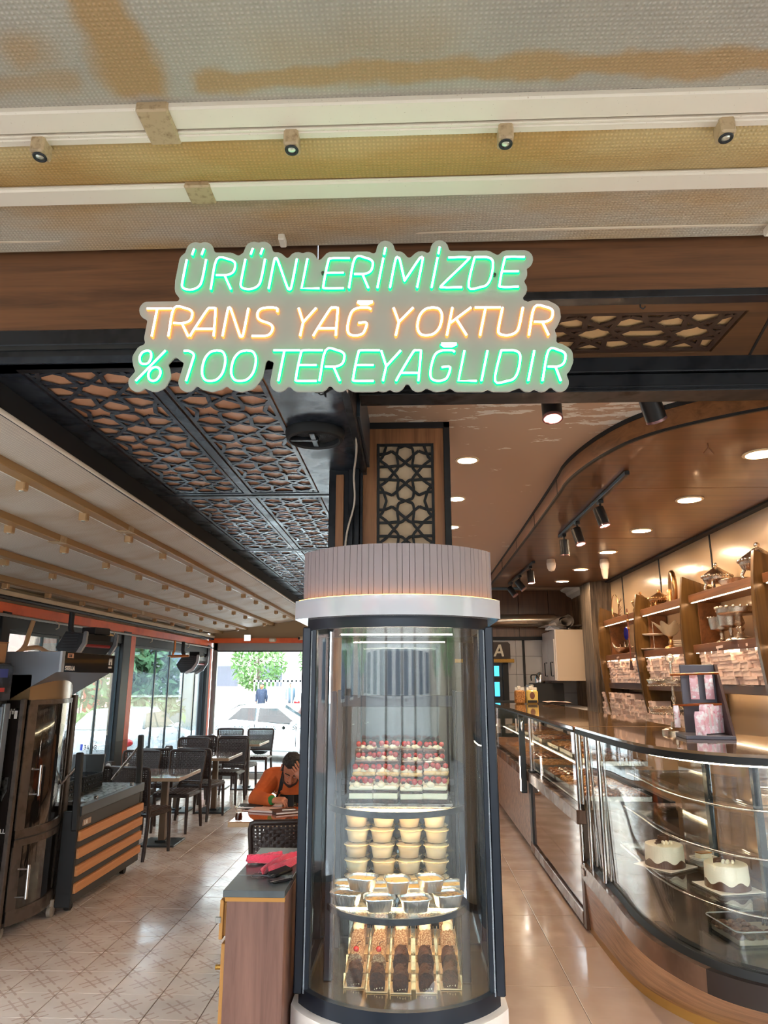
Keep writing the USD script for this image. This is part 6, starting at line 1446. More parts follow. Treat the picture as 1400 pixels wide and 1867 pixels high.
# second fridge at the picture's edge, cardboard box on top
f2 = thing('drinks_fridge', 'dark drinks fridge with a pale vertical frame cut off by the picture edge', 'fridge')
obj('body', MB().box(-3.5, -2.90, 4.15, 5.06, .10, 1.86, .01), mat('fridge_black', (26, 25, 27), .25), f2)
obj('door_glass', MB().box(-2.90, -2.885, 4.2, 4.98, .62, 1.52, .003), FDK, f2)
obj('door_frame', MB().box(-2.90, -2.87, 4.98, 5.05, .12, 1.58, .005).box(-2.90, -2.875, 4.2, 5.05, .56, .60).box(-2.895, -2.868, 4.945, 4.965, .2, 1.56, .003), mat('frame_blue_steel', (150, 160, 176), .25, .7), f2)
obj('control_panel', MB().box(-2.90, -2.882, 4.2, 5.05, 1.60, 1.84, .003), mat('panel_print', (58, 62, 74), .3, var=(9, (22, 22, 26), .42, .56)), f2)
obj('blue_label', MB().box(-2.881, -2.878, 4.80, 4.98, 1.76, 1.82), mat('label_blue', (62, 70, 150), .4), f2, smooth=False)
obj('red_label', MB().box(-2.881, -2.878, 4.72, 4.96, 1.66, 1.69), mat('label_red', (190, 60, 60), .4), f2, smooth=False)
obj('foot', MB().cyl((-2.95, 5.0, 0), (-2.95, 5.0, .1), .03, 12).cyl((-2.95, 4.2, 0), (-2.95, 4.2, .1), .03, 12).cyl((-3.4, 5, 0), (-3.4, 5, .1), .03, 12), BLACKM, f2)
cbx = thing('cardboard_carton', 'brown cardboard carton with dark print on top of the drinks fridge', 'carton', (-3.12, 4.72, 1.862), -4)
CARD = mat('cardboard', (176, 130, 90), .75, var=(4, (150, 106, 72), .4, .6))
obj('carton', MB().box(-.20, .19, -.28, .28, 0, .14, .004), CARD, cbx); obj('flap', MB().bar((.19, -.2, .14), (.24, -.2, .05), .3, .006, (0, 1, 0)).box(-.2, .2, -.28, .28, .14, .146), CARD, cbx)
obj('print', MB().tube(smooth_path([(-.06, -.283, .12), (-.09, -.283, .08), (-.05, -.283, .05), (-.07, -.283, .02)], 4), .008, 5).tube([(.06, -.283, .12), (.06, -.283, .02), (.10, -.283, .02)], .007, 5), mat('print_dark', (70, 36, 26), .6), cbx)

# patio heaters hung from the window beam
HDK = mat('heater_dark', (34, 37, 42), .6); HSL = mat('heater_silver', (186, 188, 192), .25, .7); HRED = mat('heater_element', (150, 24, 26), .3)
def heater(lb, loc, rz):
    t = thing('patio_heater', lb, 'heater', loc, rz, group=None)
    prof = [(-.19, 0), (-.09, .157), (.125, .13), (.11, .03), (.04, -.055), (-.03, -.10), (-.11, -.118)]
    obj('housing', MB().prism(Polygon(prof), -.25, .25, lambda v: np.stack([v[:, 0], v[:, 2], v[:, 1]], 1)), HDK, t)
    for k in range(6): obj('louvre', MB().box(-.10 - k * .008, .06, -.256, -.25, .12 - k * .028, .128 - k * .028), mat('louvre_light', (54, 58, 64), .6), t, smooth=False)
    arc_ = [(.10 + .10 * math.cos(a), -.02 + .20 * math.sin(a)) for a in np.linspace(-1.25, 1.05, 14)]
    poly = LineString(arc_).buffer(.016, cap_style=2)
    for y in (-.262, .235): obj('side_cheek', MB().prism(LineString([(.145, .135), (.14, .04), (.075, -.065), (-.02, -.115)]).buffer(.02), 0, .027, lambda v, y=y: np.stack([v[:, 0], y + v[:, 2], v[:, 1]], 1)), HSL, t)
    obj('element', MB().tube([(.10, -.2, .02), (.10, .2, .02)], .018, 8), HRED, t)
    obj('reflector', MB().bar((.122, -.23, .10), (.122, .23, .10), .01, .06, (0, 0, 1)), mat('heater_black', (16, 16, 18), .25), t)
    obj('top_box', MB().box(-.06, .10, -.05, .20, .14, .21, .005), HDK, t)
    obj('hanger', MB().tube(smooth_path([(-.10, -.12, .12), (-.14, -.12, .20), (-.14, -.12, .36)], 4), .028, 10), HDK, t, smooth=50)
    obj('bar', MB().tube([(.02, .22, .17), (.03, .40, .13)], .02, 8), mat('heater_tube', (206, 186, 150), .35, .4), t, smooth=50)
    return t
hh = heater('black and silver patio heater hanging in the far window corner', (-3.42, 11.05, 1.96), 0)
h2 = heater('black patio heater hanging behind the fridge canopy', (-3.32, 7.15, 2.06), -12)
cl = thing('copper_lamp', 'flat copper wire lamp hanging by the far window', 'lamp', (-3.55, 10.5, 2.08))
obj('rod', MB().tube(smooth_path([(0, 0, .24), (0, 0, .1), (-.02, 0, .05), (-.02, 0, .02)], 4), .016, 8), mat('copper', (206, 130, 80), .3, .9), cl, smooth=50)
obj('dish', MB().tube([(-.05, 0, 0), (.22, .02, .01)], .02, 8).lathe([(0, .02), (.09, .015), (.10, 0), (.09, -.004), (0, 0)], n=20), mat('copper', ()), cl, smooth=50)
bl2 = thing('window_branch', 'bare bent branch tied inside the glazed wall above the fridges', 'branch', (-3.66, 6.9, 1.75))
for pts in ([(0, -.9, .12), (0, -.5, .22), (0, -.35, .30), (0, -.3, .42), (.02, -.28, .55)], [(0, -.35, .28), (0, -.1, .3), (0, .1, .26), (0, .3, .26)], [(0, .3, .27), (.01, .5, .22), (0, .75, .25)]):
    obj('twig', MB().tube(smooth_path(pts, 5), .022, 8), mat('branch_tan', (190, 150, 110), .6), bl2, smooth=True)
for nm, px, py, b in (('exit_light', 451, 1163, (.11, .10)), ('motion_sensor', 497, 1167, (.12, .06)), ('security_camera', 551, 1166, (.08, .12))):
    q = at_y(px, py, YE - .08)
    if nm == 'exit_light':
        t = thing(nm, 'small glowing white light box on the gable above the end window', 'light', q); obj('case', MB().box(-.065, .065, -.01, .07, -.06, .06, .006), mat('lightbox_rim', (220, 220, 216), .4), t); obj('diffuser', MB().box(-.055, .055, -.014, -.008, -.05, .05), emis('lightbox', (220, 240, 255), 4.0), t, smooth=False)
    elif nm == 'motion_sensor':
        t = thing(nm, 'small cream alarm sensor on the orange beam above the end window', 'sensor', q); obj('body', MB().box(-.07, .07, -.03, .06, -.035, .04, .02), CREAM, t); obj('window', MB().box(-.04, .04, -.034, -.028, -.02, .02, .003), mat('sensor_lens', ()), t)
    else:
        t = thing(nm, 'pale bracket security camera above the end window beside the case', 'camera', q); obj('bracket', MB().box(.02, .06, -.02, .07, -.10, .06, .004), CREAM, t); obj('barrel', MB().cyl((-.05, -.05, .02), (.03, .02, .03), .035, 16), CREAM, t, smooth=50); obj('lens', MB().cyl((-.055, -.056, .02), (-.05, -.05, .02), .026, 16), BLACKM, t)
# lettering on the end window
wlet = thing('window_lettering', 'dark slanted lettering band and dot stuck on the end window', 'lettering')
for txt, px in (('Galu KENAN', 391), ('Galu KENAN', 449), ('SPAGE3', 532)):
    q = at_y(px, 1331, YE - .004); tmx = meshkit.text_mesh(txt, .075, .002); v = np.array(tmx.vertices)
    obj('lettering', MB().add(np.stack([q[0] + v[:, 0] * .9 + v[:, 1] * .25, q[1] - v[:, 2], q[2] + v[:, 1]], 1), tmx.faces), mat('vinyl_dark', (52, 70, 74), .5), wlet, smooth=False)
q = at_y(517, 1327, YE - .004); obj('dot', MB().cyl(q, q - [0, .002, 0], .03, 20), mat('vinyl_dark', ()), wlet)
q = at_y(385, 1335, YE - .003); q2 = at_y(562, 1319, YE - .003)
obj('frosted_band', MB().box(q[0], -.53, YE - .0025, YE - .001, q[2] - .02, q2[2] + .02), glass('frost_band', (.93, .96, .96), 1.3, .3), wlet, smooth=False)

# ================================================================== CABINET, TABLE, MAN
CABW = mat('cabinet_wood', (128, 90, 76), .5, wood=('z', 5, (92, 60, 50)))
cb_ = thing('side_cabinet', 'brown wood side cabinet with grey top beside the round case', 'cabinet')
cx0, cx1, cy0, cy1, ct_ = -.815, -.55, 3.28, 4.04, .86
obj('carcass', MB().box(cx0 + .012, cx1, cy0, cy1, .05, ct_ - .03, .002), CABW, cb_)
obj('yellow_edge', MB().box(cx0 + .004, cx1, cy0 - .003, cy0 + .02, ct_ - .046, ct_ - .028), mat('edge_yellow', (176, 122, 52), .5), cb_, smooth=False)
obj('top_board', MB().box(cx0 - .004, cx1, cy0 - .012, cy1 + .01, ct_ - .028, ct_, .002), mat('top_grey', (88, 92, 94), .2, var=(3, (74, 78, 82), .4, .6)), cb_)
obj('top_stripe', MB().box(cx0 + .01, cx1 - .01, cy0 + .22, cy0 + .232, ct_, ct_ + .0012).box(cx0 + .01, cx1 - .01, cy0 + .46, cy0 + .475, ct_, ct_ + .0012), mat('stripe_grey', (112, 118, 122), .2), cb_, smooth=False)
dw = obj('drawer', MB().box(cx0 - .02, cx0 - .004, cy0 + .012, cy1 - .02, .66, .815, .002).box(cx0 - .004, cx0 + .012, cy0 + .03, cy1 - .04, .67, .80), mat('drawer_edge', (170, 118, 56), .5), cb_)
obj('handle', MB().box(cx0 - .036, cx0 - .012, cy0 + .006, cy0 + .014, .725, .75, .002), STEEL, dw)
dr = obj('door', MB().box(cx0 - .006, cx0 + .012, cy0 + .012, cy1 - .02, .07, .645, .002), mat('drawer_edge', ()), cb_)
obj('handle', MB().cyl((cx0 - .03, cy0 + .03, .55), (cx0 - .006, cy0 + .03, .55), .01, 10), mat('rail_brass', ()), dr)
# pink cloth
def cloth_patch(pts, w, z0, seed, folds=3, amp=.018):
    c = smooth_path(pts, 8); t = np.gradient(c, axis=0); t /= np.linalg.norm(t, axis=1, keepdims=True); nrm = np.column_stack([-t[:, 1], t[:, 0]])
    G = []
    for i, (p, n) in enumerate(zip(c, nrm)):
        s = i / (len(c) - 1); row = []
        for u in np.linspace(-1, 1, 13):
            ww = w * (.75 + .35 * math.sin(PI * s)) ; h_ = amp * (1.2 + math.sin(u * folds * 2 + s * 5 + seed)) * (1 - .75 * abs(u) ** 3) + .002
            row.append((p[0] + n[0] * u * ww, p[1] + n[1] * u * ww, z0 + h_))
        G.append(row)
    return np.array(G)
pc = thing('pink_cloth', 'crumpled bright pink cleaning cloth lying on the side cabinet', 'cloth', (0, 0, ct_))
PK = mat('cloth_pink', (226, 62, 92), .85, bump=(140, .5), sheen=.4)
for pts, w, sd in (([at_z(450, 1575, ct_)[:2], at_z(480, 1572, ct_)[:2], at_z(515, 1568, ct_)[:2]], .045, 1), ([at_z(483, 1598, ct_)[:2], at_z(505, 1585, ct_)[:2], at_z(528, 1572, ct_)[:2], at_z(540, 1568, ct_)[:2]], .05, 3)):
    G = cloth_patch(pts, w, .001, sd); H = G.copy(); H[..., 2] = .0008
    obj('fold', MB().sheet(G).sheet(G[::-1] - [0, 0, .0015]), PK, pc, smooth=True)
PHN = mat('phone_black', (22, 20, 22), .3)
for k, (pa, pb2, lb) in enumerate((((494, 1601), (527, 1588), 'black wallet leaning against the pink cloth on the cabinet'), ((493, 1611), (530, 1603), 'black phone lying in front of the wallet on the cabinet'))):
    a_, b_ = at_z(*pa, ct_), at_z(*pb2, ct_)
    t = thing(['wallet', 'mobile_phone'][k], lb, ['wallet', 'phone'][k], ((a_ + b_) / 2)[:2].tolist() + [ct_])
    d_ = (b_ - a_) / 2
    m = MB().bar(-d_ * [1, 1, 0], d_ * [1, 1, 0], .05, .016 if k == 0 else .011, (0, 0, 1) if k else (0, -.4, .9), b=.005); m.move((0, 0, .012 if k == 0 else .0065))
    obj('body', m, PHN, t); obj('edge_trim', MB().bar(-d_ * [.9, .9, 0] + [0, -.024, .016 if k == 0 else .012], d_ * [.9, .9, 0] + [0, -.024, .016 if k == 0 else .012], .003, .002), mat('wallet_edge', (150, 130, 124), .4), t, smooth=False)
wl_ = thing('wire_loop', 'thin wire loop lying beside the pink cloth on the cabinet', 'wire', (*at_z(473, 1598, ct_)[:2], ct_ + .002))
obj('wire', MB().tube([(.035 * math.cos(a) * (1 + .1 * math.sin(2 * a)), .045 * math.sin(a), .002) for a in np.linspace(0.3, 5.6, 24)], .0012, 5), STEEL, wl_)
# man's table and the chairs beside it
TOPB = mat('table_brown_gloss', (150, 76, 40), .06, coat=.8)
mt = cafe_table('brown gloss table with books where the man in orange sits', (-.96, 5.80, 0), .78, .70, None, 'work_table', mat('edge_tan', (176, 142, 104), .4), TOPB)
ch1 = dup(ch0, (-.845, 4.98, 0), 12, 'dark woven chair with its back to the viewer in front of the work table', group='woven chairs by the work table')
dup(ch0, (-.96, 6.62, 0), 182, 'dark woven chair the man in orange sits on', group='woven chairs by the work table')
q = at_z(435, 1496, .727)
tg2 = thing('tea_glass', 'tulip tea glass half full of dark tea at the table corner', 'glass', (q[0], q[1] + .0, .727))
obj('glass', MB().lathe([(0, 0), (.024, 0), (.03, .02), (.022, .055), (.03, .095), (.028, .095), (.02, .055), (.026, .02), (0, .004)], n=20), glass('tea_glass_clear', (.93, .9, .88), 1.45), tg2, smooth=40)
obj('tea', MB().lathe([(0, .004), (.024, .004), (.027, .022), (.02, .055), (0, .055)], n=18), mat('tea_brown', (62, 20, 10), .1), tg2, smooth=40)
def book(lb, pxy, w, d, h, m, rz, open_=False):
    q = at_z(*pxy, .727); t = thing('notebook', lb, 'book', (q[0], q[1], .727), rz)
    obj('pages', MB().box(-w / 2 + .003, w / 2 - .004, -d / 2 + .004, d / 2 - .004, .002, h - .002), mat('page_white', (228, 216, 206), .6), t, smooth=False)
    obj('cover', MB().box(-w / 2, w / 2, -d / 2, d / 2, h - .003, h, .001).box(-w / 2, w / 2, -d / 2, d / 2, 0, .003, .001).box(-w / 2, -w / 2 + .004, -d / 2, d / 2, 0, h), m, t, smooth=False)
    return t
book('pale pink notebook with a pen on the work table', (484, 1478), .22, .17, .016, mat('book_pink', (206, 168, 158), .5), -14)
book('white-edged notebook under the pink notebook rear corner', (497, 1469), .16, .12, .012, mat('book_white', (224, 206, 196), .5), 10)
book('dark brown covered notebook with white pages in front of the man', (519, 1481), .20, .17, .018, mat('book_brown', (74, 48, 38), .4), 28)
book('flat green and black booklet by the man phone hand', (528, 1467), .11, .06, .012, mat('book_green', (50, 84, 66), .4), 4)
pn_ = thing('ballpoint_pen', 'white pen lying on the dark notebook', 'pen', (*at_z(526, 1477, .747)[:2], .749), 20); obj('barrel', MB().cyl((-.05, 0, 0), (.045, 0, 0), .005, 8).cyl((.045, 0, 0), (.06, 0, 0), .004, 8, .001), mat('pen_white', (214, 206, 200), .3), pn_)
q = at_z(458, 1472, .727)
tbk = thing('black_folder', 'black folder lying at the back corner of the work table', 'folder', (q[0], q[1], .727), 4); obj('cover', MB().box(-.10, .10, -.07, .07, .014, .018, .002).box(-.10, .10, -.07, .07, 0, .004, .002), BLACKM, tbk); obj('sheets', MB().box(-.095, .095, -.066, .066, .004, .014), mat('page_white', ()), tbk, smooth=False)

# ---- the man
import manifold3d as m3
def sph(c, r): return m3.Manifold.sphere(r, 20).translate(tuple(map(float, c)))
def bone(a, ra, b, rb): return m3.Manifold.batch_hull([sph(a, ra), sph(b, rb)])
def hullp(ps): return m3.Manifold.batch_hull([sph(c, r) for c, r in ps])
def skinned(parts, edge=.018, it=12):
    M = parts[0]
    for p in parts[1:]: M = M + p
    M = M.refine_to_length(edge); me = M.to_mesh(); t = trimesh.Trimesh(np.array(me.vert_properties)[:, :3], np.array(me.tri_verts), process=True)
    trimesh.smoothing.filter_taubin(t, lamb=.5, nu=.53, iterations=it); return t
MX = -1.035
P = dict(pel=(MX, 6.62, .53), wai=(MX, 6.60, .66), che=(MX - .01, 6.50, .83), nck=(MX + .01, 6.40, .945),
         shR=(MX - .195, 6.47, .90), shL=(MX + .19, 6.45, .90), elR=(MX - .26, 6.15, .775), wrR=(MX - .095, 6.01, .785), elL=(MX + .26, 6.14, .775), wrL=(MX + .135, 6.17, .925),
         hiR=(MX - .10, 6.60, .52), hiL=(MX + .10, 6.60, .52), knR=(MX - .13, 6.20, .50), knL=(MX + .13, 6.20, .50), anR=(MX - .14, 6.26, .09), anL=(MX + .14, 6.26, .09), toR=(MX - .15, 6.10, .035), toL=(MX + .15, 6.10, .035))
man = thing('person', 'man in an orange shirt with green cuffs and black apron, head bowed on one hand', 'person')
# head frame: pitched down and slightly turned
HC = np.array([MX + .005, 6.285, .985]); pit, yawh, rol = math.radians(38), math.radians(6), math.radians(8)
f0 = np.array([math.sin(yawh) * math.cos(pit), -math.cos(yawh) * math.cos(pit), -math.sin(pit)])
r0 = np.cross(f0, [0, 0, 1]); r0 /= np.linalg.norm(r0); u0 = np.cross(r0, f0)
r0, u0 = r0 * math.cos(rol) + u0 * math.sin(rol), u0 * math.cos(rol) - r0 * math.sin(rol)
def hd(x, y, z): return HC + np.array(r0) * x + np.array(f0) * y + np.array(u0) * z      # x to his right-hand side of view, y out of the face, z up
headp = [hullp([(hd(0, -.03, .045), .082), (hd(0, .02, .045), .072), (hd(0, -.02, .0), .076), (hd(0, .03, -.02), .062)]), hullp([(hd(0, .03, -.02), .058), (hd(0, .055, -.095), .030), (hd(.025, .04, -.08), .032), (hd(-.025, .04, -.08), .032)]),
         hullp([(hd(0, .092, .015), .010), (hd(0, .108, -.028), .014), (hd(.012, .094, -.032), .010), (hd(-.012, .094, -.032), .010)]),
         hullp([(hd(.04, .075, .022), .014), (hd(-.04, .075, .022), .014), (hd(0, .085, .026), .012)]), hullp([(hd(.022, .077, -.062), .010), (hd(-.022, .077, -.062), .010), (hd(0, .086, -.062), .010)]),
         hullp([(hd(.084, -.005, .012), .011), (hd(.088, -.012, -.02), .010), (hd(.086, -.018, .03), .010)]), hullp([(hd(-.084, -.005, .012), .011), (hd(-.088, -.012, -.02), .010), (hd(-.086, -.018, .03), .010)]),
         bone(hd(0, -.03, -.05), .056, P['nck'], .062)]
def hand(wr, fwd, nrm, side, curl, sp=1.0):
    """palm from the wrist along fwd, palm faces nrm; side=+1 puts the thumb on +cross(fwd,nrm)"""
    f = np.array(fwd, float); f /= np.linalg.norm(f); n = np.array(nrm, float); n -= f * (n @ f); n /= np.linalg.norm(n); s = np.cross(f, n) * side
    w = np.array(wr, float); out = [hullp([(w, .024), (w + f * .04 + s * .028, .017), (w + f * .085 + s * .032, .014), (w + f * .085 - s * .030, .013), (w + f * .03 - s * .024, .016)])]
    for k, (o, L, r) in enumerate(((.032, .075, .0098), (.011, .084, .0100), (-.011, .078, .0096), (-.031, .060, .0088))):
        p = w + f * .085 + s * o * sp; a = curl[k]; d = f
        for j, q in enumerate((.45, .32, .25)):
            a_ = a * (.5 + .5 * j); d = f * math.cos(a_) + n * math.sin(a_) + s * (o * 1.5); d /= np.linalg.norm(d); p2 = p + d * L * q; out.append(bone(p, r, p2, r * .92)); p = p2
    p = w + f * .02 + s * .026; d = s * .75 + f * .55 + n * .35; d /= np.linalg.norm(d)
    p2 = p + d * .045; d2 = f * .8 + s * .25 + n * .5; d2 /= np.linalg.norm(d2); out += [bone(p, .014, p2, .011), bone(p2, .011, p2 + d2 * .032, .009)]
    return out
hR = hand(P['wrR'], (1.0, -.28, .06), (.05, .25, -1), 1, (1.0, .95, 1.05, 1.15))
hLdir = hd(-.01 + .06, .075, .06) - np.array(P['wrL'])
hL = hand(P['wrL'], (-.62, -.10, .75), (-.25, .95, .2), -1, (.55, .5, .45, .5))
body = headp + [bone(P['nck'], .062, P['che'], .10), hullp([(P['shR'], .07), (P['shL'], .07), (P['che'], .13)]), hullp([(P['che'], .13), (P['wai'], .135), (P['pel'], .14)]), hullp([(P['hiR'], .095), (P['hiL'], .095), (P['pel'], .12)]),
        bone(P['hiR'], .09, P['knR'], .062), bone(P['hiL'], .09, P['knL'], .062), bone(P['knR'], .058, P['anR'], .04), bone(P['knL'], .058, P['anL'], .04), bone(P['anR'], .042, P['toR'], .034), bone(P['anL'], .042, P['toL'], .034),
        bone(P['shR'], .056, P['elR'], .044), bone(P['elR'], .043, P['wrR'], .027), bone(P['shL'], .056, P['elL'], .044), bone(P['elL'], .043, P['wrL'], .027)] + hR + hL
SKIN = mat('skin', (176, 112, 84), .5, sss=.08)
bt = skinned(body, .010, 8)
obj('body', MB().tm(bt), SKIN, man, smooth=True)
SHIRT = mat('shirt_orange', (198, 92, 36), .8, var=(7, (182, 80, 28), .4, .6), bump=(14, .5))
def lerp(a, b, t): return np.array(a) * (1 - t) + np.array(b) * t
shirt = [hullp([(P['shR'], .092), (P['shL'], .092), (P['che'], .152)]), hullp([(P['che'], .155), (P['wai'], .16), (P['pel'], .165)]), hullp([(P['shR'], .07), (P['shL'], .07), (lerp(P['nck'], P['che'], .2), .075)]),
         bone(P['shR'], .088, P['elR'], .070), bone(P['elR'], .070, lerp(P['elR'], P['wrR'], .78), .050), bone(P['shL'], .088, P['elL'], .070), bone(P['elL'], .070, lerp(P['elL'], P['wrL'], .68), .052)]
st_ = skinned(shirt, .016, 10); v = np.array(st_.vertices); nz = meshkit.fbm(v * 11, 3, 4) - .5; st_.vertices = v + st_.vertex_normals * (nz * .022)[:, None]
obj('shirt', MB().tm(st_), SHIRT, man, smooth=True)
for a, b, t0, t1 in ((P['elR'], P['wrR'], .74, .93), (P['elL'], P['wrL'], .66, .90)): obj('cuff', MB().tm(skinned([bone(lerp(a, b, t0), .047, lerp(a, b, t1), .038)], .012, 3)), mat('cuff_green', (44, 116, 48), .8), man, smooth=True)
TR = mat('trousers_black', (26, 24, 26), .8)
obj('trousers', MB().tm(skinned([hullp([(P['hiR'], .11), (P['hiL'], .11), (P['pel'], .15)]), bone(P['hiR'], .105, P['knR'], .075), bone(P['hiL'], .105, P['knL'], .075), bone(P['knR'], .072, lerp(P['knR'], P['anR'], .9), .055), bone(P['knL'], .072, lerp(P['knL'], P['anL'], .9), .055)], .02, 8)), TR, man, smooth=True)
obj('shoe', MB().tm(skinned([bone(P['anR'], .05, P['toR'], .036)], .014, 4)), BLACKM, man, smooth=True); obj('shoe', MB().tm(skinned([bone(P['anL'], .05, P['toL'], .036)], .014, 4)), BLACKM, man, smooth=True)
def on_shirt(p, d=(0, -1, 0), lift=.004):
    loc, ri, ti = st_.ray.intersects_location([np.array(p, float) + np.array([0, -.13, 0])], [[0, 1, 0]], multiple_hits=False)
    return (loc[0] + np.array([0, -lift, 0])) if len(loc) else np.array(p, float)
AP = mat('apron_black', (20, 19, 20), .75)
for xs_a in ((MX - .075, MX - .15), (MX + .10, MX + .16)):
    pts = [on_shirt((xs_a[0] * (1 - t) + xs_a[1] * t if t > .75 else xs_a[0] - (.05 * t if xs_a[0] < MX else -.02 * t), 6.4, .965 - .27 * t)) for t in np.linspace(0, 1, 10)]
    m = MB(); L_ = np.array(pts); W_ = np.array([[.017, 0, 0]]); m.sheet(np.stack([L_ - W_, L_ + W_])).sheet(np.stack([L_ - W_, L_ + W_])[::-1] + [0, .003, 0]); obj('apron_strap', m, AP, man, smooth=True)
G = np.array([[on_shirt((MX + u * (.15 if z < .76 else .10), 6.4, z)) for u in np.linspace(-1, 1, 11)] for z in np.linspace(.56, .775, 8)])
obj('apron_bib', MB().sheet(G[:, ::-1]).sheet(G + [0, .003, 0]), AP, man, smooth=True)
c = on_shirt((MX - .145, 6.4, .80), lift=.006)
obj('crescent_badge', MB().tube([c + [.013 * math.cos(a), 0, .013 * math.sin(a)] for a in np.linspace(.7, 2 * PI - .7, 14)], [.0012] + [.003] * 12 + [.0012], 6).ball(c + [.012, 0, 0], .0035, 1), mat('badge_cream', (226, 210, 190), .6), man)
# hair, brows, eyes, beard
hr = skinned([hullp([(hd(0, -.035, .055), .088), (hd(0, .012, .078), .066), (hd(0, -.05, .0), .074)]), hullp([(hd(.05, .0, .045), .034), (hd(-.05, .0, .045), .034), (hd(0, .045, .092), .030)]), bone(hd(.07, .018, .04), .016, hd(.076, .01, .0), .010), bone(hd(-.07, .018, .04), .016, hd(-.076, .01, .0), .010)], .010, 4)
v = np.array(hr.vertices); hr.vertices = v + hr.vertex_normals * ((meshkit.noise(v * 70, 3) - .4) * .010)[:, None]
HAIR = mat('hair_black', (18, 15, 14), .55, bump=(200, .8))
obj('hair', MB().tm(hr), HAIR, man, smooth=True)
tf = MB()
for k in range(12): a = rng.uniform(-1, 1); tf.tube([hd(a * .05, rng.uniform(-.03, .05), .125), hd(a * .06, rng.uniform(-.02, .05), .145), hd(a * .07 + .01, .02, .152)], [.004, .003, .001], 5)
obj('hair_tuft', tf, HAIR, man, smooth=True, kind='stuff')
for s in (-1, 1):
    obj('eyebrow', MB().tube([hd(s * .014, .094, .030), hd(s * .032, .091, .038), hd(s * .054, .076, .032)], [.004, .005, .003], 6), HAIR, man, smooth=True)
    obj('eye', MB().ball(hd(s * .031, .080, .012), .0115, 2), mat('eye_white', (200, 190, 182), .2), man, smooth=True); obj('eyelid', MB().ball(hd(s * .031, .081, .0165), .0125, 2, (1.1, 1.05, .8)), mat('eyelid', (140, 84, 62), .5), man, smooth=True)
obj('mouth', MB().tube([hd(-.022, .089, -.066), hd(0, .097, -.067), hd(.022, .089, -.066)], [.002, .004, .002], 6), mat('lips', (140, 72, 62), .5), man, smooth=True)
bd = skinned([hullp([(hd(0, .060, -.100), .030), (hd(.035, .040, -.085), .030), (hd(-.035, .040, -.085), .030)]), bone(hd(.055, .02, -.05), .024, hd(.035, .04, -.085), .028), bone(hd(-.055, .02, -.05), .024, hd(-.035, .04, -.085), .028)], .010, 4)
obj('beard', MB().tm(bd), mat('beard_dark', (58, 36, 28), .75, bump=(240, .8)), man, smooth=True)
obj('moustache', MB().tube([hd(-.026, .088, -.052), hd(0, .097, -.048), hd(.026, .088, -.052)], [.003, .005, .003], 6), mat('beard_dark', ()), man, smooth=True)
ph = thing('mobile_phone', 'black phone held upright in the hand of the man in orange', 'phone', (P['wrR'][0] + .155, P['wrR'][1] - .045, .745), 14)
obj('body', MB().bar((0, 0, 0), (0, .03, .085), .05, .009, (0, 1, 0), b=.003), PHN, ph); obj('screen', MB().bar((0, .0065, .006), (0, .035, .08), .044, .002, (0, 1, .3)), mat('phone_screen', (40, 44, 50), .1), ph)

# ================================================================== OUTSIDE
GR = mat('street_asphalt', (150, 148, 146), .85, var=(3, (128, 126, 124), .4, .6)); PAVE = mat('pavement', (128, 126, 124), .8, var=(2, (112, 110, 108), .4, .6))
gd_ = thing('street', kind='structure')
obj('pavement_slab', MB().box(-60, -3.87, -30, 80, -.42, -.36).box(-3.87, 60, 13.4, 80, -.42, -.36), PAVE, gd_, smooth=False)
obj('front_pavement', MB().box(-3.87, 60, -30, 2.2, -.16, -.10), mat('front_paving', (128, 122, 116), .8, var=(2, (110, 104, 98), .4, .6)), gd_, smooth=False)
obj('front_wall', MB().box(3.14, 30, 2.6, 13.4, -.4, 6), mat('facade_plain', (190, 176, 160), .8), gd_, smooth=False)
CARW = mat('car_white', (206, 209, 212), .25, coat=.8); CARG = mat('car_glass', (44, 58, 62), .05, coat=1.0); TYR = mat('tyre', (34, 34, 36), .8); RED = mat('tail_red', (186, 22, 30), .15, coat=.8)
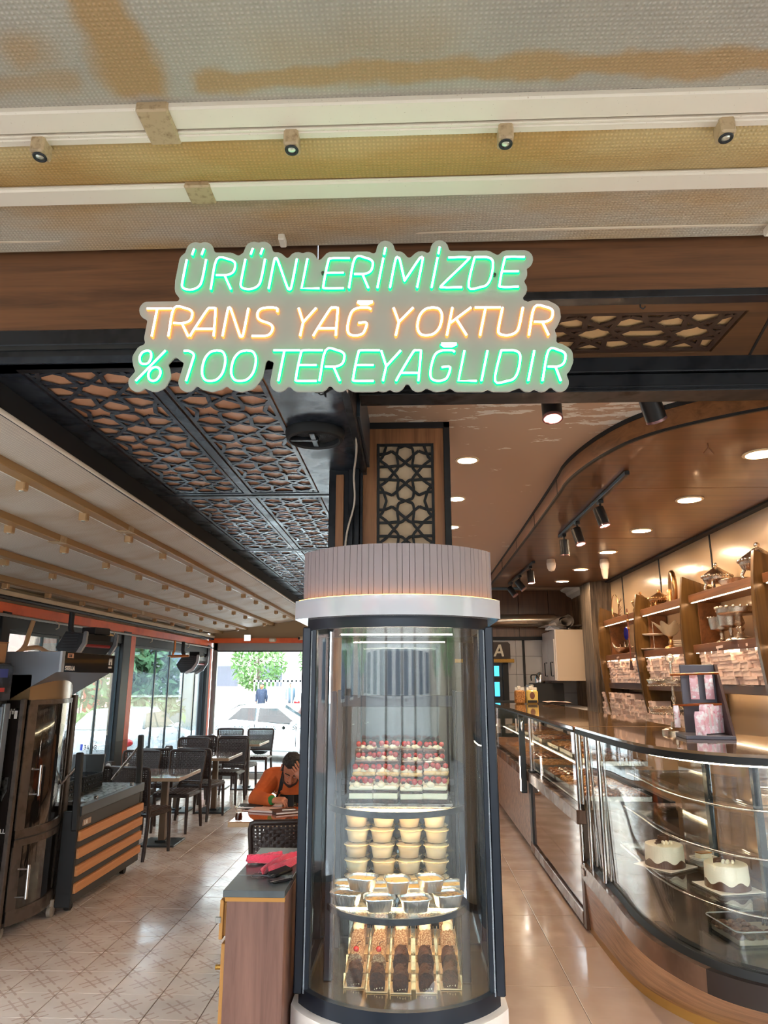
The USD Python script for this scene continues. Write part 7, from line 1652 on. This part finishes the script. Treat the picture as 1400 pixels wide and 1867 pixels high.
def car(lb, loc, rz, paint, plate=None):
    """rear at y=0, front at y=4.4"""
    t = thing('car', lb, 'car', loc, rz)
    lo = m3.Manifold.batch_hull([sph((sx * .72, y, z), .14) for sx in (-1, 1) for y, z in ((.16, .42), (.16, .82), (4.2, .40), (4.18, .66), (3.3, .80), (1.0, .92))])
    cab = m3.Manifold.batch_hull([sph((sx * x, y, z), .08) for sx in (-1, 1) for x, y, z in ((.68, .25, .92), (.68, 3.35, .86), (.52, 1.25, 1.36), (.52, 2.25, 1.36), (.54, .95, 1.30))])
    lo_m, cab_m = lo.to_mesh(), cab.to_mesh()
    wheel_cut = m3.Manifold()
    for y in (.82, 3.5): wheel_cut = wheel_cut + m3.Manifold.cylinder(2.2, .36, .36, 28, True).rotate((0, 90, 0)).translate((0, y, .32))
    bm = (lo - wheel_cut).to_mesh()
    obj('body', MB().add(bm.vert_properties[:, :3], bm.tri_verts), paint, t, smooth=35)
    cm_ = cab.to_mesh(); obj('cabin', MB().add(cm_.vert_properties[:, :3], cm_.tri_verts), paint, t, smooth=35)
    def plate_of(poly3, name, m): 
        p = np.array(poly3, float); n = np.cross(p[1] - p[0], p[2] - p[0]); n /= np.linalg.norm(n); n = n if n @ (p.mean(0) - np.array([0, 1.9, .8])) > 0 else -n; obj(name, MB().add(np.vstack([p + n * .072, p - n * .03]), [[0, 1, 2], [0, 2, 3], [4, 6, 5], [4, 7, 6], [0, 4, 5], [0, 5, 1], [1, 5, 6], [1, 6, 2], [2, 6, 7], [2, 7, 3], [3, 7, 4], [3, 4, 0]]), m, t, smooth=False)
    plate_of([(-.60, .33, .99), (.60, .33, .99), (.50, .98, 1.365), (-.50, .98, 1.365)], 'rear_screen', CARG)
    plate_of([(.58, 3.20, .99), (-.58, 3.20, .99), (-.50, 2.42, 1.385), (.50, 2.42, 1.385)], 'windscreen', CARG)
    for s in (-1, 1):
        for ya_, yb_, yc_, yd_ in ((.75, 1.65, 1.62, 1.15), (1.75, 2.95, 2.30, 1.73)):
            q_ = [(s * .715, ya_, .98), (s * .715, yb_, .96), (s * .60, yc_, 1.33), (s * .60, yd_, 1.33)]
            plate_of(q_ if s > 0 else q_[::-1], 'side_window', CARG)
        obj('mirror', MB().ball((s * .88, 2.9, .98), .10, 2, (1, .6, .7)), paint, t, smooth=True)
        obj('tail_light', MB().ball((s * .66, .05, .80), .15, 2, (1, .5, .62)), RED, t, smooth=True)
        for y in (1.45, 2.55): obj('door_handle', MB().box(s * .85 - .02, s * .85 + .02, y - .09, y + .09, .80, .825, .008), CHROME, t)
        obj('door_seam', MB().box(s * .855, s * .862, 1.70, 1.715, .42, .95).box(s * .855, s * .862, 2.98, 2.995, .42, .92), TYR, t, smooth=False)
        for y in (.82, 3.5):
            w = obj('wheel', MB().cyl((s * .70, y, .31), (s * .87, y, .31), .31, 28), TYR, t, smooth=40)
            obj('rim', MB().lathe([(0, .0), (.2, .0), (.21, .01), (.17, .02), (.05, .012), (0, .02)], n=20).xf(lambda v, s=s, y=y: np.stack([s * (.87 + v[:, 2]), y + v[:, 0], .31 + v[:, 1]], 1)), mat('alloy', (190, 192, 196), .3, .8), w, smooth=40)
    obj('bumper', MB().box(-.72, .72, .0, .10, .30, .46, .04), mat('bumper_dark', (70, 74, 78), .5), t)
    obj('boot_line', MB().box(-.62, .62, .012, .022, .60, .606).box(-.66, .66, .05, .065, .90, .906), mat('seam_grey', (150, 154, 158), .5), t, smooth=False)
    obj('boot_emblem', MB().tube([(.05 * math.cos(a), .01, .83 + .03 * math.sin(a)) for a in np.linspace(0, 2 * PI, 20, endpoint=False)], .007, 6, closed=True), CHROME, t)
    if plate:
        pl = obj('number_plate', MB().box(-.27, .27, -.012, .012, .66, .78, .004), mat('plate_white', (228, 230, 232), .4), t)
        obj('plate_band', MB().box(-.27, -.22, -.0135, -.012, .66, .78), mat('plate_blue', (24, 52, 150), .4), pl, smooth=False)
        tmx = meshkit.text_mesh(plate, .085, .002, bold=True); v = np.array(tmx.vertices); obj('plate_text', MB().add(np.stack([-.20 + v[:, 0] * .78, -.012 - v[:, 2], .677 + v[:, 1]], 1), tmx.faces), mat('plate_black', (24, 24, 28), .5), pl, smooth=False)
    return t
car('white saloon car with red tail lights parked outside beyond the window row', (-6.65, 15.0, -.36), 1.5, CARW, '34 DG 512' if False else '34 DG')
car('white car with dark side window parked outside the end window', (-5.4, 20.4, -.36), -112, CARW)
car('white van-like car with red tail lights far down the street', (-4.6, 33, -.1), 0, CARW)
# trees
BARK = mat('bark', (124, 108, 96), .9, bump=(14, 1.0, (3, 3, .4)), var=(8, (92, 78, 68), .4, .6, (3, 3, .4))); LEAF = mat('conifer_leaf', (86, 122, 82), .8, var=(2, (60, 92, 58), .4, .65)); LEAF2 = mat('hedge_leaf', (110, 150, 84), .7, var=(3, (78, 116, 58), .4, .65))
def tree(lb, loc, h, r, m, seed, trunk=.14, n=700, cone=True, name='conifer_tree', bare=False):
    rr = random.Random(seed); t = thing(name, lb, 'tree', loc)
    obj('trunk', MB().tube(smooth_path([(0, 0, 0), (.05, .03, h * .3), (-.04, .02, h * .6), (0, 0, h * .92)], 5), np.linspace(trunk, trunk * .3, 16), 12), BARK, t, smooth=True)
    b = MB()
    for k in range(16 if not bare else 34):
        z = h * rr.uniform(.35, .9); a = rr.uniform(0, 2 * PI); L = r * (1 - z / h * (.7 if cone else .3)) * rr.uniform(.7, 1.1)
        p1 = np.array([L * math.cos(a), L * math.sin(a), z + L * rr.uniform(.1, .6)]); b.tube([(0, 0, z), p1 * [.5, .5, 1] - [0, 0, .1], p1], [trunk * .25, trunk * .15, .01], 5)
        if bare:
            for q in range(3): p2 = p1 * [.6, .6, 1] + np.array([rr.uniform(-.5, .5), rr.uniform(-.5, .5), rr.uniform(0, .5)]); b.tube([p1 * [.5, .5, 1] - [0, 0, .1], p2], [.014, .004], 4)
    obj('branches', b, BARK, t, smooth=True, kind='stuff')
    if not bare:
        V, Fc = [], []; R = np.random.RandomState(seed)
        z = R.uniform(.18 if cone else .3, 1.0, n) * h; a = R.uniform(0, 2 * PI, n); rad = r * ((1 - (z / h) * .85) if cone else np.sqrt(np.maximum(.05, 1 - ((z / h - .66) / .36) ** 2))) * R.uniform(.35, 1, n) ** .5
        c = np.column_stack([rad * np.cos(a), rad * np.sin(a), z]); m_ = MB()
        for k in range(n):
            d = R.normal(size=3); d /= np.linalg.norm(d); e = np.cross(d, R.normal(size=3)); e /= np.linalg.norm(e); s = R.uniform(.10, .24)
            V += [c[k] - d * s, c[k] + e * s * .35, c[k] + d * s, c[k] - e * s * .35]; Fc += [[4 * k, 4 * k + 1, 4 * k + 2], [4 * k, 4 * k + 2, 4 * k + 3]]
        obj('foliage', (np.array(V), np.array(Fc)), m, t, smooth=False, kind='stuff')
    return t
tree('thick bare-barked tree trunk close outside the glazing above the fridges', (-5.85, 11.0, -.36), 7.5, 2.6, LEAF, 3, .34, name='street_tree', bare=True)
tree('tall feathery conifer outside between the window posts', (-9.1, 21.4, -.36), 7.0, 1.7, LEAF, 5, .14, 2600)
tree('smaller conifer close behind the parked white car', (-8.4, 22.3, -.36), 6.0, 1.5, LEAF, 8, .12, 2200)
tree('round bushy tree far beyond the end window, nearer the middle', (-8.6, 40, -.2), 4.4, 1.6, LEAF2, 11, .12, 1300, False, 'bushy_tree')
tree('round bushy tree far beyond the end window, farther along the street', (-5.2, 43.5, -.2), 4.8, 1.7, LEAF2, 12, .12, 1300, False, 'bushy_tree')
tree('bare leafless tree far beyond the end window beside the case', (-3.8, 39, -.2), 8, 2.6, LEAF2, 13, .16, 10, False, 'bare_tree', True)
hg = thing('hedge_bush', 'low leafy hedge bush beside the parked car outside', 'bush', (-9.2, 19.4, -.36))
R = np.random.RandomState(4); V, Fc = [], []
for k in range(1400):
    c = R.normal(size=3) * [.9, .7, .35] + [0, 0, .65]; c[2] = max(.1, c[2]); d = R.normal(size=3); d /= np.linalg.norm(d); e = np.cross(d, R.normal(size=3)); e /= np.linalg.norm(e); s = R.uniform(.08, .18)
    V += [c - d * s, c + e * s * .4, c + d * s, c - e * s * .4]; Fc += [[4 * k, 4 * k + 1, 4 * k + 2], [4 * k, 4 * k + 2, 4 * k + 3]]
obj('leaves', (np.array(V), np.array(Fc)), LEAF2, hg, smooth=False, kind='stuff')
obj('stems', MB().tube([(0, 0, 0), (.1, 0, .7)], .03, 6).tube([(.4, 0, 0), (.3, .1, .7)], .03, 6).tube([(-.4, 0, 0), (-.5, .1, .7)], .03, 6), BARK, hg)
# buildings
def building(lb, x0, x1, y0, y1, h, m, wins, face, name='building', balc=True):
    """face: 'y' windows on y0 side, 'x' on the x1 side, 'Y' on the y1 side"""
    t = thing(name, lb, 'building')
    obj('wall', MB().box(x0, x1, y0, y1, -.4, h), m, t, smooth=False); obj('roof', MB().box(x0 - .3, x1 + .3, y0 - .3, y1 + .3, h, h + .3), mat('roof_tile', (166, 96, 76), .8), t, smooth=False)
    nx, nz = wins
    for i in range(nx):
        for j in range(nz):
            z = 1.2 + j * 3.0
            if z + 1.5 > h: continue
            if face == 'x': y = y0 + (i + .5) * (y1 - y0) / nx; f = obj('window', MB().box(x1 - .05, x1 + .03, y - .75, y + .75, z, z + 1.5), mat('frame_pale', (216, 212, 206), .5), t, smooth=False); obj('pane', MB().box(x1 + .03, x1 + .05, y - .66, y + .66, z + .08, z + 1.42), mat('far_glass', (96, 100, 112), .15), f, smooth=False)
            else:
                yy, s = (y0, -1) if face == 'y' else (y1, 1); x = x0 + (i + .5) * (x1 - x0) / nx
                f = obj('window', MB().box(x - .9, x + .9, yy - .05, yy + .05, z, z + 1.5), mat('frame_pale', ()), t, smooth=False); obj('pane', MB().box(x - .8, x + .8, yy + s * .05, yy + s * .07, z + .08, z + 1.42), mat('far_glass', ()), f, smooth=False)
        if balc and face == 'y': obj('balcony', MB().box(x0 + (i + .2) * (x1 - x0) / nx, x0 + (i + .8) * (x1 - x0) / nx, y0 - 1.1, y0, 3.9, 4.05).box(x0 + (i + .2) * (x1 - x0) / nx, x0 + (i + .8) * (x1 - x0) / nx, y0 - 1.1, y0 - 1.05, 4.05, 4.9), mat('balcony_white', (226, 222, 216), .6), t, smooth=False)
    return t
PINKB = mat('facade_pink', (214, 170, 156), .85); CRB = mat('facade_cream', (236, 226, 210), .85)
building('pink apartment house across the street outside the window row', -24, -14, 2, 38, 9, PINKB, (8, 3), 'x')
building('cream apartment house with balconies far beyond the end window', -20, -2, 48, 58, 12, CRB, (6, 4), 'y')
building('brown apartment house along the street before the entrance, window side', -30, -13, -30, -1, 6, mat('facade_brown', (150, 122, 104), .85), (8, 3), 'x')
building('beige apartment house along the street before the entrance, counter side', 13, 28, -30, 1, 6, mat('facade_beige', (176, 160, 138), .85), (6, 3), 'Y')
building('tan apartment block beyond the far end, out past the bakery corner', -1.2, 18, 22, 40, 10, mat('facade_tan', (186, 166, 142), .85), (6, 3), 'y', balc=False)
building('plain house across the street behind the viewer', -12.5, 12.5, -24, -14, 3.9, mat('facade_grey', (196, 192, 188), .85), (9, 1), 'Y')
for k, (x, y) in enumerate(((-2.6, -7.5), (.9, -8.6), (3.6, -7.2))):
    tree(f'bare street tree on the pavement behind the viewer, {["first", "second", "third"][k]} of three', (x, y, -.1), 7.5, 2.4, LEAF, 21 + k, .3, 10, False, 'pavement_tree', True)
fc = thing('street_fence', 'dark iron railing fence with brick posts outside behind the hedge', 'fence')
for k in range(26): obj('bar', MB().box(-14 + k * .15, -13.97 + k * .15, 26, 26.03, .1, 1.9), mat('iron_dark', (70, 56, 56), .6), fc, smooth=False)
obj('rail', MB().box(-14, -10.1, 26, 26.03, 1.8, 1.86).box(-14, -10.1, 26, 26.03, .2, .26), mat('iron_dark', ()), fc, smooth=False)
for x in (-13.6, -11.8, -10.2): obj('brick_post', MB().box(x - .25, x + .25, 25.9, 26.3, -.4, 2.0, .02), mat('brick_red', (176, 96, 80), .85), fc)
f3 = thing('gate_fence', 'white gate and low fence far beyond the end window', 'fence')
for k in range(14): obj('bar', MB().box(-8.2 + k * .22, -8.12 + k * .22, 37, 37.05, 0, 1.7), mat('gate_grey', (170, 180, 190), .5), f3, smooth=False)
obj('rail', MB().box(-8.2, -5.2, 37, 37.05, 1.6, 1.7).box(-8.2, -5.2, 37, 37.05, .1, .2), mat('gate_grey', ()), f3, smooth=False)
def walker(lb, loc, top, low, s=1.0):
    t = thing('person', lb, 'person', loc, 0, s)
    bd_ = [hullp([((0, 0, 1.62), .10), ((0, -.02, 1.56), .085)]), bone((0, 0, 1.5), .055, (0, 0, 1.4), .07), hullp([((-.17, 0, 1.38), .07), ((.17, 0, 1.38), .07), ((0, 0, 1.15), .13)]), hullp([((0, 0, 1.15), .13), ((0, 0, .95), .14)]),
           bone((-.09, 0, .9), .09, (-.10, -.08, .48), .065), bone((-.10, -.08, .48), .06, (-.10, .02, .08), .045), bone((.09, 0, .9), .09, (.10, .06, .48), .065), bone((.10, .06, .48), .06, (.1, .18, .08), .045),
           bone((-.21, 0, 1.36), .055, (-.26, .02, 1.08), .045), bone((-.26, .02, 1.08), .043, (-.25, -.08, .84), .035), bone((.21, 0, 1.36), .055, (.26, -.02, 1.08), .045), bone((.26, -.02, 1.08), .043, (.25, .08, .84), .035), bone((-.1, .02, .06), .045, (-.1, -.12, .04), .035), bone((.1, .18, .06), .045, (.1, .06, .04), .035)]
    obj('body', MB().tm(skinned(bd_, .05, 6)), mat('skin', ()), t, smooth=True)
    obj('coat', MB().tm(skinned([hullp([((-.17, 0, 1.38), .09), ((.17, 0, 1.38), .09), ((0, 0, 1.1), .17), ((0, 0, .82), .18)]), bone((-.21, 0, 1.36), .07, (-.26, .02, 1.08), .06), bone((-.26, .02, 1.08), .06, (-.25, -.07, .88), .05), bone((.21, 0, 1.36), .07, (.26, -.02, 1.08), .06), bone((.26, -.02, 1.08), .06, (.25, .07, .88), .05)], .05, 6)), top, t, smooth=True)
    obj('trousers', MB().tm(skinned([bone((-.09, 0, .9), .10, (-.10, -.08, .48), .08), bone((-.10, -.08, .48), .078, (-.10, .02, .12), .06), bone((.09, 0, .9), .10, (.10, .06, .48), .08), bone((.10, .06, .48), .078, (.1, .18, .12), .06)], .05, 5)), low, t, smooth=True)
    obj('hair', MB().ball((0, .015, 1.655), .102, 2, (1, 1, .85)), HAIR, t, smooth=True)
NV = mat('coat_navy', (40, 52, 76), .8); DKB = mat('jeans_dark', (52, 58, 72), .8)
walker('pedestrian in a dark coat far down the street, by the white gate', (*at_y(476, 1288, 34)[:2], -.1), NV, DKB, .95)
walker('pedestrian in grey far down the street, nearer the display case', (*at_y(530, 1285, 38)[:2], -.1), mat('coat_grey', (90, 110, 128), .8), DKB, .95)

ki = thing('kiosk', 'pale blue-grey street cabin with white louvred shutters outside the window row', 'kiosk')
KB = mat('kiosk_blue_grey', (120, 140, 152), .6)
obj('wall', MB().box(-9.6, -7.4, 24.0, 26.0, -.36, 3.2), KB, ki, smooth=False); obj('roof', MB().box(-9.8, -7.2, 23.8, 26.2, 3.2, 3.3), mat('kiosk_roof', (90, 100, 108), .6), ki, smooth=False)
for x0_ in (-8.75, -8.05):
    obj('shutter_frame', MB().box(x0_ - .3, x0_ - .26, 23.93, 24, .8, 2.3).box(x0_ + .26, x0_ + .3, 23.93, 24, .8, 2.3).box(x0_ - .3, x0_ + .3, 23.93, 24, 2.26, 2.3).box(x0_ - .3, x0_ + .3, 23.93, 24, .8, .84), mat('shutter_white', (226, 232, 236), .5), ki, smooth=False)
    for k in range(12): obj('slat', MB().bar((x0_ - .26, 23.96, .9 + k * .115), (x0_ + .26, 23.96, .9 + k * .115), .02, .075, (0, -.4, 1)), mat('shutter_white', ()), ki, smooth=False)
obj('dark_window', MB().box(-9.5, -9.12, 23.96, 24, 1.0, 2.5), mat('far_glass', ()), ki, smooth=False)
for k, (x, y) in enumerate(((-8.2, -1.5), (-9.5, -7.5), (8.0, -2.0), (10.0, -7.0), (-12.5, -4.0), (12.4, -3.5))):
    tree(f'leafy street tree on the pavement outside the entrance, {["first", "second", "third", "fourth", "fifth", "sixth"][k]} of six', (x, y, -.1), 6.5, 2.0, LEAF2, 41 + k, .26, 900, False, 'street_tree_leafy')
